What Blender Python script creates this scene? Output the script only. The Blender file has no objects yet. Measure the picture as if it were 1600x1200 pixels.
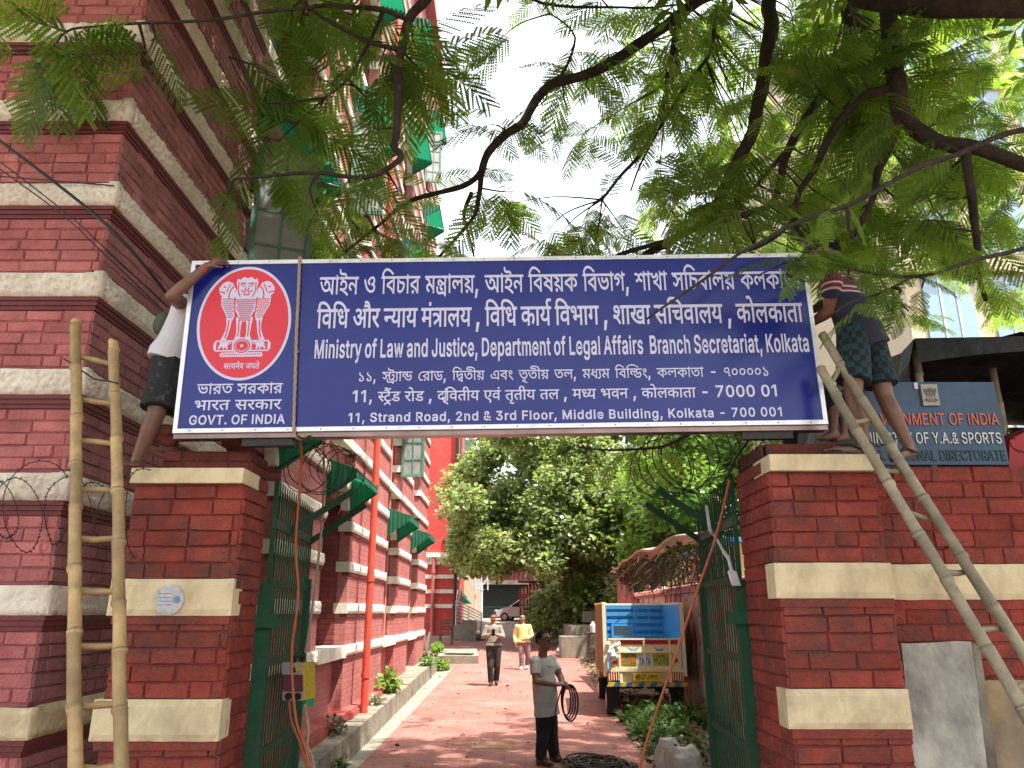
import bpy, math, random
import numpy as np
from mathutils import Vector, Matrix, noise, geometry
R = math.radians
random.seed(7)
SC = bpy.context.scene
COL = SC.collection

# ---------------------------------------------------------------- camera, sky, sun, exposure
CAM = Vector((0.0, 0.0, 2.0))
PITCH = math.atan(357.0 / 1200.0)
cd = bpy.data.cameras.new('camera')
cd.sensor_width = 36.0
cd.lens = 36.0 * 1200.0 / 1600.0
cd.clip_start = 0.05
cd.clip_end = 2000
cam = bpy.data.objects.new('camera', cd)
COL.objects.link(cam)
cam.location = CAM
cam.rotation_euler = (R(90) + PITCH, 0, 0)
SC.camera = cam

SUN_DIR = Vector((0.30, -0.24, 0.93)).normalized()
w = bpy.data.worlds.new('World')
SC.world = w
w.use_nodes = True
nt = w.node_tree
nt.nodes.clear()
sky = nt.nodes.new('ShaderNodeTexSky')
sky.sky_type = 'NISHITA'
sky.sun_disc = False
sky.sun_elevation = math.asin(SUN_DIR.z)
sky.sun_rotation = math.atan2(SUN_DIR.x, SUN_DIR.y)
sky.air_density = 1.2
sky.dust_density = 9.0
sky.ozone_density = 1.0
bg = nt.nodes.new('ShaderNodeBackground')
bg.inputs[1].default_value = 0.15
wo = nt.nodes.new('ShaderNodeOutputWorld')
# thin bright cloud veil added over the blue to whiten sky and lift shade
tcw = nt.nodes.new('ShaderNodeTexCoord')
cn = nt.nodes.new('ShaderNodeTexNoise'); cn.inputs['Scale'].default_value = 2.2; cn.inputs['Detail'].default_value = 6
nt.links.new(tcw.outputs['Generated'], cn.inputs['Vector'])
cr_ = nt.nodes.new('ShaderNodeMapRange'); cr_.inputs[1].default_value = 0.3; cr_.inputs[2].default_value = 0.6; cr_.inputs[3].default_value = 0.5; cr_.inputs[4].default_value = 0.9
nt.links.new(cn.outputs['Fac'], cr_.inputs[0])
cm = nt.nodes.new('ShaderNodeMix'); cm.data_type = 'RGBA'
nt.links.new(cr_.outputs[0], cm.inputs[0]); nt.links.new(sky.outputs[0], cm.inputs[6]); cm.inputs[7].default_value = (4.3, 4.5, 4.8, 1)
nt.links.new(cm.outputs[2], bg.inputs[0])
nt.links.new(bg.outputs[0], wo.inputs[0])
sd = bpy.data.lights.new('sun', 'SUN')
sd.energy = 3.6
sd.angle = R(0.55)
sd.color = (1.0, 0.95, 0.87)
sun = bpy.data.objects.new('sun', sd)
COL.objects.link(sun)
sun.rotation_euler = SUN_DIR.to_track_quat('Z', 'Y').to_euler()
sun.location = (5, -5, 30)
SC.view_settings.view_transform = 'Standard'
SC.view_settings.look = 'None'
SC.view_settings.exposure = 1.85
SC.view_settings.gamma = 1.0
SC.render.engine = 'CYCLES'
SC.cycles.use_denoising = True
SC.cycles.max_bounces = 8
SC.cycles.transparent_max_bounces = 12

CP, SP = math.cos(PITCH), math.sin(PITCH)
def ray(px, py):
    u = (px - 800) / 1200.0
    v = (600 - py) / 1200.0
    return Vector((u, CP - v * SP, SP + v * CP))
def at(px, py, D):
    """place in the world seen at a spot of the photo, D metres ahead"""
    d = ray(px, py)
    return CAM + d * (D / d.y)
def atx(px, py, X):
    d = ray(px, py)
    return CAM + d * (X / d.x)

# ---------------------------------------------------------------- helpers
def tag(o, label=None, cat=None, group=None, kind=None):
    if label: o['label'] = label
    if cat: o['category'] = cat
    if group: o['group'] = group
    if kind: o['kind'] = kind
    return o
def thing(name, label, cat, loc=(0, 0, 0), group=None):
    o = bpy.data.objects.new(name, None)
    o.empty_display_size = 0.2
    COL.objects.link(o)
    o.location = loc
    return tag(o, label, cat, group)
def copy_tree(o, parent=None):
    c = o.copy()
    COL.objects.link(c)
    if parent: c.parent = parent
    for ch in [x for x in bpy.data.objects if x.parent == o]:
        copy_tree(ch, c)
    return c
def world_loc(o):
    p = Vector(o.location)
    while o.parent:
        o = o.parent
        p = p + Vector(o.location)
    return p

class MB:
    def __init__(s):
        s.v = []; s.f = []; s.t = []
    def face(s, pts, tone=0.5):
        n = len(s.v)
        s.v.extend([tuple(p) for p in pts])
        s.f.append(tuple(range(n, n + len(pts))))
        s.t.append(tone)
    def box(s, x0, x1, y0, y1, z0, z1, tone=0.5, skip=''):
        if x0 > x1: x0, x1 = x1, x0
        if y0 > y1: y0, y1 = y1, y0
        s.obox(Vector(((x0 + x1) / 2, (y0 + y1) / 2, (z0 + z1) / 2)), Vector(((x1 - x0) / 2, 0, 0)),
               Vector((0, (y1 - y0) / 2, 0)), Vector((0, 0, (z1 - z0) / 2)), tone)
    def obox(s, c, a, b, d, tone=0.5):
        c, a, b, d = Vector(c), Vector(a), Vector(b), Vector(d)
        P = [c + i * a + j * b + k * d for k in (-1, 1) for j in (-1, 1) for i in (-1, 1)]
        n = len(s.v)
        s.v.extend([tuple(p) for p in P])
        q = [(0, 2, 3, 1), (4, 5, 7, 6), (0, 1, 5, 4), (2, 6, 7, 3), (0, 4, 6, 2), (1, 3, 7, 5)]
        if a.cross(b).dot(d) < 0: q = [t[::-1] for t in q]
        for t in q:
            s.f.append(tuple(n + i for i in t)); s.t.append(tone)
    def bar(s, p0, p1, w, h, up=(0, 0, 1), tone=0.5):
        p0, p1 = Vector(p0), Vector(p1)
        d = p1 - p0
        up = Vector(up)
        side = d.cross(up)
        if side.length < 1e-5: side = d.cross(Vector((1, 0, 0)))
        side.normalize()
        u2 = side.cross(d).normalized()
        s.obox((p0 + p1) / 2, d / 2, side * w / 2, u2 * h / 2, tone)
    def tube(s, pts, r, n=8, cap=True, tone=0.5):
        pts = [Vector(p) for p in pts]
        if not hasattr(r, '__len__'): r = [r] * len(pts)
        base = len(s.v)
        t0 = (pts[1] - pts[0]).normalized()
        ref = Vector((0, 0, 1)) if abs(t0.z) < 0.9 else Vector((1, 0, 0))
        a = t0.cross(ref).normalized()
        for i, p in enumerate(pts):
            t = (pts[min(i + 1, len(pts) - 1)] - pts[max(i - 1, 0)])
            if t.length < 1e-9: t = t0
            t.normalize()
            a = (a - t * a.dot(t))
            if a.length < 1e-6: a = t.orthogonal()
            a.normalize()
            b = t.cross(a)
            for k in range(n):
                g = 2 * math.pi * k / n
                s.v.append(tuple(p + (a * math.cos(g) + b * math.sin(g)) * r[i]))
        for i in range(len(pts) - 1):
            for k in range(n):
                k2 = (k + 1) % n
                s.f.append((base + i * n + k, base + i * n + k2, base + (i + 1) * n + k2, base + (i + 1) * n + k))
                s.t.append(tone)
        if cap:
            s.f.append(tuple(base + k for k in range(n))[::-1]); s.t.append(tone)
            s.f.append(tuple(base + (len(pts) - 1) * n + k for k in range(n))); s.t.append(tone)
    def lathe(s, c, prof, n=16, axis=(0, 0, 1), tone=0.5):
        axis = Vector(axis).normalized()
        c = Vector(c)
        a = axis.orthogonal().normalized(); b = axis.cross(a)
        base = len(s.v)
        for r, h in prof:
            for k in range(n):
                g = 2 * math.pi * k / n
                s.v.append(tuple(c + axis * h + (a * math.cos(g) + b * math.sin(g)) * max(r, 1e-4)))
        for i in range(len(prof) - 1):
            for k in range(n):
                k2 = (k + 1) % n
                s.f.append((base + i * n + k, base + i * n + k2, base + (i + 1) * n + k2, base + (i + 1) * n + k)); s.t.append(tone)
        s.f.append(tuple(base + k for k in range(n))[::-1]); s.t.append(tone)
        s.f.append(tuple(base + (len(prof) - 1) * n + k for k in range(n))); s.t.append(tone)
    def prism(s, poly, d, tone=0.5):
        """poly: planar list of points, extruded by vector d"""
        d = Vector(d)
        n = len(s.v); m = len(poly)
        s.v.extend([tuple(Vector(p)) for p in poly] + [tuple(Vector(p) + d) for p in poly])
        s.f.append(tuple(range(n, n + m))[::-1]); s.t.append(tone)
        s.f.append(tuple(range(n + m, n + 2 * m))); s.t.append(tone)
        for i in range(m):
            j = (i + 1) % m
            s.f.append((n + i, n + j, n + m + j, n + m + i)); s.t.append(tone)
    def capsule(s, p0, p1, r0, r1, n=12, flat=False):
        p0, p1 = Vector(p0), Vector(p1)
        d = p1 - p0
        L = max(d.length, 1e-5)
        prof = []
        if not flat:
            for k in range(4):
                g = R(90) * (1 - k / 4.0)
                prof.append((r0 * math.cos(g), -r0 * math.sin(g)))
        prof += [(r0, 0), (r1, L)]
        if not flat:
            for k in range(1, 5):
                g = R(90) * (k / 4.0)
                prof.append((r1 * math.cos(g), L + r1 * math.sin(g)))
        s.lathe(p0, prof, n, d if d.length > 1e-5 else (0, 0, 1))
    def ell(s, c, ax, ay, az, n=16, m=10):
        c = Vector(c); ax, ay, az = Vector(ax), Vector(ay), Vector(az)
        base = len(s.v)
        for i in range(m + 1):
            th = math.pi * i / m
            for k in range(n):
                g = 2 * math.pi * k / n
                q = max(math.sin(th), 1e-3)
                s.v.append(tuple(c + ax * math.cos(g) * q + ay * math.sin(g) * q + az * math.cos(th)))
        for i in range(m):
            for k in range(n):
                k2 = (k + 1) % n
                s.f.append((base + i * n + k, base + (i + 1) * n + k, base + (i + 1) * n + k2, base + i * n + k2)); s.t.append(0.5)
        s.f.append(tuple(base + k for k in range(n))); s.t.append(0.5)
        s.f.append(tuple(base + m * n + k for k in range(n))[::-1]); s.t.append(0.5)
    def loft(s, rings, n=20):
        """rings: (centre, side vector, depth vector)"""
        base = len(s.v)
        for c, a, b in rings:
            c, a, b = Vector(c), Vector(a), Vector(b)
            for k in range(n):
                g = 2 * math.pi * k / n
                s.v.append(tuple(c + a * math.cos(g) + b * math.sin(g)))
        for i in range(len(rings) - 1):
            for k in range(n):
                k2 = (k + 1) % n
                s.f.append((base + i * n + k, base + i * n + k2, base + (i + 1) * n + k2, base + (i + 1) * n + k)); s.t.append(0.5)
        s.f.append(tuple(base + k for k in range(n))[::-1]); s.t.append(0.5)
        s.f.append(tuple(base + (len(rings) - 1) * n + k for k in range(n))); s.t.append(0.5)
    def build(s, name, mat, parent=None, smooth=False, keep=False):
        off = world_loc(parent) if (parent is not None and not keep) else Vector((0, 0, 0))
        me = bpy.data.meshes.new(name)
        V = [(x - off.x, y - off.y, z - off.z) for x, y, z in s.v]
        me.from_pydata(V, [], s.f)
        if s.t:
            at_ = me.attributes.new('tone', 'FLOAT', 'FACE')
            at_.data.foreach_set('value', np.array(s.t, dtype=np.float32))
        uvl = me.uv_layers.new(name='UVMap')
        nl = len(me.loops)
        nrm = np.empty(len(me.polygons) * 3, np.float32); me.polygons.foreach_get('normal', nrm); nrm = np.abs(nrm.reshape(-1, 3))
        tot = np.empty(len(me.polygons), np.int32); me.polygons.foreach_get('loop_total', tot)
        vi = np.empty(nl, np.int32); me.loops.foreach_get('vertex_index', vi)
        P = np.array(s.v, dtype=np.float32)[vi]
        N = np.repeat(nrm, tot, axis=0)
        uv = np.empty((nl, 2), np.float32)
        mx = np.argmax(N, axis=1)
        uv[:, 0] = np.where(mx == 0, P[:, 1], P[:, 0])
        uv[:, 1] = np.where(mx == 2, P[:, 1], P[:, 2])
        uvl.data.foreach_set('uv', uv.ravel())
        if mat is not None: me.materials.append(mat)
        if smooth: me.polygons.foreach_set('use_smooth', np.ones(len(me.polygons), dtype=bool))
        o = bpy.data.objects.new(name, me)
        COL.objects.link(o)
        if parent is not None: o.parent = parent
        return o

def np_mesh(name, V, F, mat, parent=None, tone=None, smooth=False):
    """quads only; V (n,3) F (m,4)"""
    off = world_loc(parent) if parent is not None else Vector((0, 0, 0))
    me = bpy.data.meshes.new(name)
    V = np.asarray(V, np.float32) - np.array(off, np.float32)
    F = np.asarray(F, np.int32)
    me.vertices.add(len(V)); me.vertices.foreach_set('co', V.ravel())
    me.loops.add(F.size); me.loops.foreach_set('vertex_index', F.ravel())
    me.polygons.add(len(F))
    me.polygons.foreach_set('loop_start', np.arange(0, F.size, F.shape[1], dtype=np.int32))
    if tone is not None:
        a = me.attributes.new('tone', 'FLOAT', 'FACE'); a.data.foreach_set('value', np.asarray(tone, np.float32))
    me.update(calc_edges=True)
    me.validate()
    me.materials.append(mat)
    if smooth: me.polygons.foreach_set('use_smooth', np.ones(len(me.polygons), dtype=bool))
    o = bpy.data.objects.new(name, me)
    COL.objects.link(o)
    if parent is not None: o.parent = parent
    return o

def remesh(name, mb, voxel, mat, parent, smooth=4, fac=0.5):
    me = bpy.data.meshes.new('tmp')
    me.from_pydata(mb.v, [], mb.f)
    o = bpy.data.objects.new('tmp', me)
    COL.objects.link(o)
    m = o.modifiers.new('r', 'REMESH'); m.mode = 'VOXEL'; m.voxel_size = voxel; m.use_smooth_shade = True
    m2 = o.modifiers.new('s', 'SMOOTH'); m2.iterations = smooth; m2.factor = fac
    dg = bpy.context.evaluated_depsgraph_get()
    dg.update()
    out = bpy.data.meshes.new_from_object(o.evaluated_get(dg))
    bpy.data.objects.remove(o)
    off = world_loc(parent) if parent else Vector()
    out.transform(Matrix.Translation(-off))
    out.name = name
    out.materials.clear()
    out.materials.append(mat)
    r = bpy.data.objects.new(name, out)
    COL.objects.link(r)
    if parent: r.parent = parent
    return r

# ---------------------------------------------------------------- materials
MATS = {}
def mat(name, col, rough=0.6, var=0.15, nscale=6.0, bump=0.0, bscale=40.0, dirt=None, dscale=1.5, damt=0.4,
        spec=0.4, metal=0.0, tone=0.0, coat=0.0, trans=0.0, streak=0.0, dlo=0.45, dhi=0.65):
    """principled material with noise colour variation, patches of dirt or wear and bump"""
    if name in MATS: return MATS[name]
    m = bpy.data.materials.new(name); m.use_nodes = True
    n = m.node_tree; N = n.nodes; L = n.links
    b = N['Principled BSDF']
    tc = N.new('ShaderNodeTexCoord')
    no = N.new('ShaderNodeTexNoise'); no.inputs['Scale'].default_value = nscale; no.inputs['Detail'].default_value = 6; no.inputs['Roughness'].default_value = 0.65
    L.new(tc.outputs['Object'], no.inputs['Vector'])
    r = N.new('ShaderNodeMapRange'); r.inputs[1].default_value = 0.3; r.inputs[2].default_value = 0.7
    r.inputs[3].default_value = 1 - var; r.inputs[4].default_value = 1 + var
    L.new(no.outputs['Fac'], r.inputs[0])
    mul = N.new('ShaderNodeVectorMath'); mul.operation = 'SCALE'
    mul.inputs[0].default_value = col[:3]
    L.new(r.outputs[0], mul.inputs['Scale'])
    cur = mul.outputs[0]
    if tone:
        a = N.new('ShaderNodeAttribute'); a.attribute_name = 'tone'
        r2 = N.new('ShaderNodeMapRange'); r2.inputs[3].default_value = 1 - tone; r2.inputs[4].default_value = 1 + tone
        L.new(a.outputs['Fac'], r2.inputs[0])
        m2 = N.new('ShaderNodeVectorMath'); m2.operation = 'SCALE'
        L.new(cur, m2.inputs[0]); L.new(r2.outputs[0], m2.inputs['Scale']); cur = m2.outputs[0]
    if dirt is not None:
        mp = N.new('ShaderNodeMapping')
        if streak: mp.inputs['Scale'].default_value = (1, 1, 1 - streak)
        L.new(tc.outputs['Object'], mp.inputs[0])
        n2 = N.new('ShaderNodeTexNoise'); n2.inputs['Scale'].default_value = dscale; n2.inputs['Detail'].default_value = 8; n2.inputs['Roughness'].default_value = 0.7
        L.new(mp.outputs[0], n2.inputs['Vector'])
        r3 = N.new('ShaderNodeMapRange'); r3.inputs[1].default_value = dlo; r3.inputs[2].default_value = dhi
        r3.inputs[3].default_value = 0; r3.inputs[4].default_value = damt
        L.new(n2.outputs['Fac'], r3.inputs[0])
        mx = N.new('ShaderNodeMix'); mx.data_type = 'RGBA'
        L.new(r3.outputs[0], mx.inputs[0]); L.new(cur, mx.inputs[6]); mx.inputs[7].default_value = (*dirt[:3], 1)
        cur = mx.outputs[2]
    L.new(cur, b.inputs['Base Color'])
    b.inputs['Roughness'].default_value = rough
    b.inputs['Specular IOR Level'].default_value = spec
    b.inputs['Metallic'].default_value = metal
    b.inputs['Coat Weight'].default_value = coat
    if trans: b.inputs['Transmission Weight'].default_value = trans
    if bump:
        n3 = N.new('ShaderNodeTexNoise'); n3.inputs['Scale'].default_value = bscale; n3.inputs['Detail'].default_value = 5
        L.new(tc.outputs['Object'], n3.inputs['Vector'])
        bp = N.new('ShaderNodeBump'); bp.inputs['Strength'].default_value = bump; bp.inputs['Distance'].default_value = 0.02
        L.new(n3.outputs['Fac'], bp.inputs['Height']); L.new(bp.outputs[0], b.inputs['Normal'])
    MATS[name] = m
    return m

def brick_mat(name, col, mort, bw=0.23, bh=0.083, ms=0.008, var=0.22, bump=0.6, dirt=None, damt=0.4, dscale=0.8, rough=0.75, offset=0.5):
    """painted brickwork laid out on metre UVs"""
    if name in MATS: return MATS[name]
    m = bpy.data.materials.new(name); m.use_nodes = True
    n = m.node_tree; N = n.nodes; L = n.links
    b = N['Principled BSDF']
    tc = N.new('ShaderNodeTexCoord')
    nz = N.new('ShaderNodeTexNoise'); nz.inputs['Scale'].default_value = 9; nz.inputs['Detail'].default_value = 3
    L.new(tc.outputs['UV'], nz.inputs['Vector'])
    sc = N.new('ShaderNodeVectorMath'); sc.operation = 'MULTIPLY_ADD'
    sc.inputs[1].default_value = (0.012, 0.012, 0); 
    L.new(nz.outputs['Color'], sc.inputs[0]); L.new(tc.outputs['UV'], sc.inputs[2])
    br = N.new('ShaderNodeTexBrick'); br.inputs['Scale'].default_value = 1; br.offset = offset
    br.inputs['Brick Width'].default_value = bw; br.inputs['Row Height'].default_value = bh
    br.inputs['Mortar Size'].default_value = ms; br.inputs['Mortar Smooth'].default_value = 0.4; br.inputs['Bias'].default_value = 0
    br.inputs['Color1'].default_value = (*[c * (1 - var) for c in col], 1)
    br.inputs['Color2'].default_value = (*[c * (1 + var) for c in col], 1)
    br.inputs['Mortar'].default_value = (*mort, 1)
    L.new(sc.outputs[0], br.inputs['Vector'])
    cur = br.outputs['Color']
    n2 = N.new('ShaderNodeTexNoise'); n2.inputs['Scale'].default_value = dscale; n2.inputs['Detail'].default_value = 8; n2.inputs['Roughness'].default_value = 0.7
    L.new(tc.outputs['Object'], n2.inputs['Vector'])
    if dirt is not None:
        r3 = N.new('ShaderNodeMapRange'); r3.inputs[1].default_value = 0.45; r3.inputs[2].default_value = 0.7
        r3.inputs[3].default_value = 0; r3.inputs[4].default_value = damt
        L.new(n2.outputs['Fac'], r3.inputs[0])
        mx = N.new('ShaderNodeMix'); mx.data_type = 'RGBA'
        L.new(r3.outputs[0], mx.inputs[0]); L.new(cur, mx.inputs[6]); mx.inputs[7].default_value = (*dirt[:3], 1)
        cur = mx.outputs[2]
    L.new(cur, b.inputs['Base Color'])
    b.inputs['Roughness'].default_value = rough
    b.inputs['Specular IOR Level'].default_value = 0.3
    inv = N.new('ShaderNodeMath'); inv.operation = 'SUBTRACT'; inv.inputs[0].default_value = 1
    L.new(br.outputs['Fac'], inv.inputs[1])
    ad = N.new('ShaderNodeMath'); ad.operation = 'MULTIPLY_ADD'; ad.inputs[1].default_value = 0.35
    n4 = N.new('ShaderNodeTexNoise'); n4.inputs['Scale'].default_value = 45; n4.inputs['Detail'].default_value = 4
    L.new(tc.outputs['Object'], n4.inputs['Vector'])
    L.new(n4.outputs['Fac'], ad.inputs[0]); L.new(inv.outputs[0], ad.inputs[2])
    bp = N.new('ShaderNodeBump'); bp.inputs['Strength'].default_value = bump; bp.inputs['Distance'].default_value = 0.012
    L.new(ad.outputs[0], bp.inputs['Height']); L.new(bp.outputs[0], b.inputs['Normal'])
    MATS[name] = m
    return m

def leaf_mat(name, col, tcol, mixf=0.45, var=0.35, rough=0.45, spec=0.4):
    if name in MATS: return MATS[name]
    m = bpy.data.materials.new(name); m.use_nodes = True
    n = m.node_tree; N = n.nodes; L = n.links
    N.remove(N['Principled BSDF'])
    out = N['Material Output']
    a = N.new('ShaderNodeAttribute'); a.attribute_name = 'tone'
    r = N.new('ShaderNodeMapRange'); r.inputs[3].default_value = 1 - var; r.inputs[4].default_value = 1 + var
    L.new(a.outputs['Fac'], r.inputs[0])
    p = N.new('ShaderNodeBsdfPrincipled'); p.inputs['Roughness'].default_value = rough; p.inputs['Specular IOR Level'].default_value = spec
    t = N.new('ShaderNodeBsdfTranslucent')
    for c, tgt in ((col, p.inputs['Base Color']), (tcol, t.inputs['Color'])):
        v = N.new('ShaderNodeVectorMath'); v.operation = 'SCALE'; v.inputs[0].default_value = c
        L.new(r.outputs[0], v.inputs['Scale']); L.new(v.outputs[0], tgt)
    mx = N.new('ShaderNodeMixShader'); mx.inputs[0].default_value = mixf
    L.new(p.outputs[0], mx.inputs[1]); L.new(t.outputs[0], mx.inputs[2]); L.new(mx.outputs[0], out.inputs['Surface'])
    MATS[name] = m
    return m

PIER_RED = (0.275, 0.056, 0.042)
M_PIER = mat('painted_red_brick', PIER_RED, 0.9, 0.28, 5, 0.9, 45, dirt=(0.105, 0.055, 0.045), dscale=2.6, damt=0.85, tone=0.24, spec=0.12)
M_TOWER = mat('dusty_red_brick', (0.43, 0.150, 0.146), 0.9, 0.25, 5, 0.8, 55, dirt=(0.31, 0.092, 0.088), dscale=1.3, damt=0.8, tone=0.2, spec=0.12)
M_MORT = mat('painted_mortar', (0.155, 0.040, 0.034), 0.9, 0.25, 8, 0.5, 60)
M_MOULD = mat('maroon_moulding', (0.13, 0.022, 0.024), 0.6, 0.2, 6, 0.4, 40)
M_STONE = mat('white_painted_stone', (0.76, 0.70, 0.59), 0.9, 0.10, 7, 0.5, 55, dirt=(0.42, 0.33, 0.24), dscale=2.5, damt=0.5, streak=0.5, spec=0.12)
M_CREAM = mat('cream_painted_plaster', (0.70, 0.59, 0.375), 0.9, 0.07, 5, 0.22, 70, dirt=(0.38, 0.29, 0.18), dscale=4.2, damt=0.65, streak=0.45, spec=0.12)
M_FBRICK = brick_mat('facade_brick', (0.36, 0.115, 0.105), (0.235, 0.085, 0.08), var=.14, bump=.4, dirt=(0.42, 0.19, 0.17), damt=0.6)
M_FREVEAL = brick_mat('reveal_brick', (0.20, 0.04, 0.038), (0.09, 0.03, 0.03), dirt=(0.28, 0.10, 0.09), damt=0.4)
M_WING = brick_mat('wing_brick', (0.50, 0.055, 0.045), (0.30, 0.05, 0.045), var=0.12, dirt=(0.5, 0.14, 0.12), damt=0.35)
M_PINK = mat('salmon_plaster', (0.42, 0.12, 0.11), 0.8, 0.12, 3, 0.3, 50, dirt=(0.42, 0.19, 0.17), dscale=1.2, damt=0.5)
M_GREEN = mat('dark_green_paint', (0.014, 0.070, 0.034), 0.65, 0.25, 8, 0.3, 40, dirt=(0.04, 0.06, 0.035), dscale=7, damt=0.5, spec=.2)
M_WGREEN = mat('weathered_green_wood', (0.085, 0.19, 0.145), 0.65, 0.2, 9, 0.3, 40, dirt=(0.22, 0.27, 0.23), dscale=9, damt=0.5)
M_PANE = mat('dusty_glass', (0.26, 0.29, 0.29), 0.28, 0.25, 3, 0.0, 10, dirt=(0.40, 0.41, 0.38), dscale=5, damt=0.6, spec=0.6)
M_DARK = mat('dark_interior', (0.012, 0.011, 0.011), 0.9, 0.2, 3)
M_IRON = mat('dark_iron', (0.035, 0.030, 0.028), 0.55, 0.3, 30, 0.2, 60, metal=0.3)
M_BAMBOO = mat('dry_bamboo', (0.42, 0.285, 0.13), 0.55, 0.2, 8, 0.25, 40, dirt=(0.20, 0.14, 0.075), dscale=6, damt=0.65, tone=0.5)
M_BAMBOO2 = mat('old_bamboo', (0.30, 0.25, 0.17), 0.6, 0.22, 8, 0.25, 40, dirt=(0.14, 0.13, 0.09), dscale=6, damt=0.7, tone=0.5)
M_SKIN = mat('brown_skin', (0.18, 0.086, 0.055), 0.48, 0.15, 12, 0.12, 90, spec=0.5)
M_SKIN2 = mat('light_brown_skin', (0.30, 0.155, 0.095), 0.5, 0.1, 12, 0.1, 90, spec=0.5)
M_HAIR = mat('black_hair', (0.008, 0.007, 0.007), 0.7, 0.3, 60, 0.6, 120, spec=.1)
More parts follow.
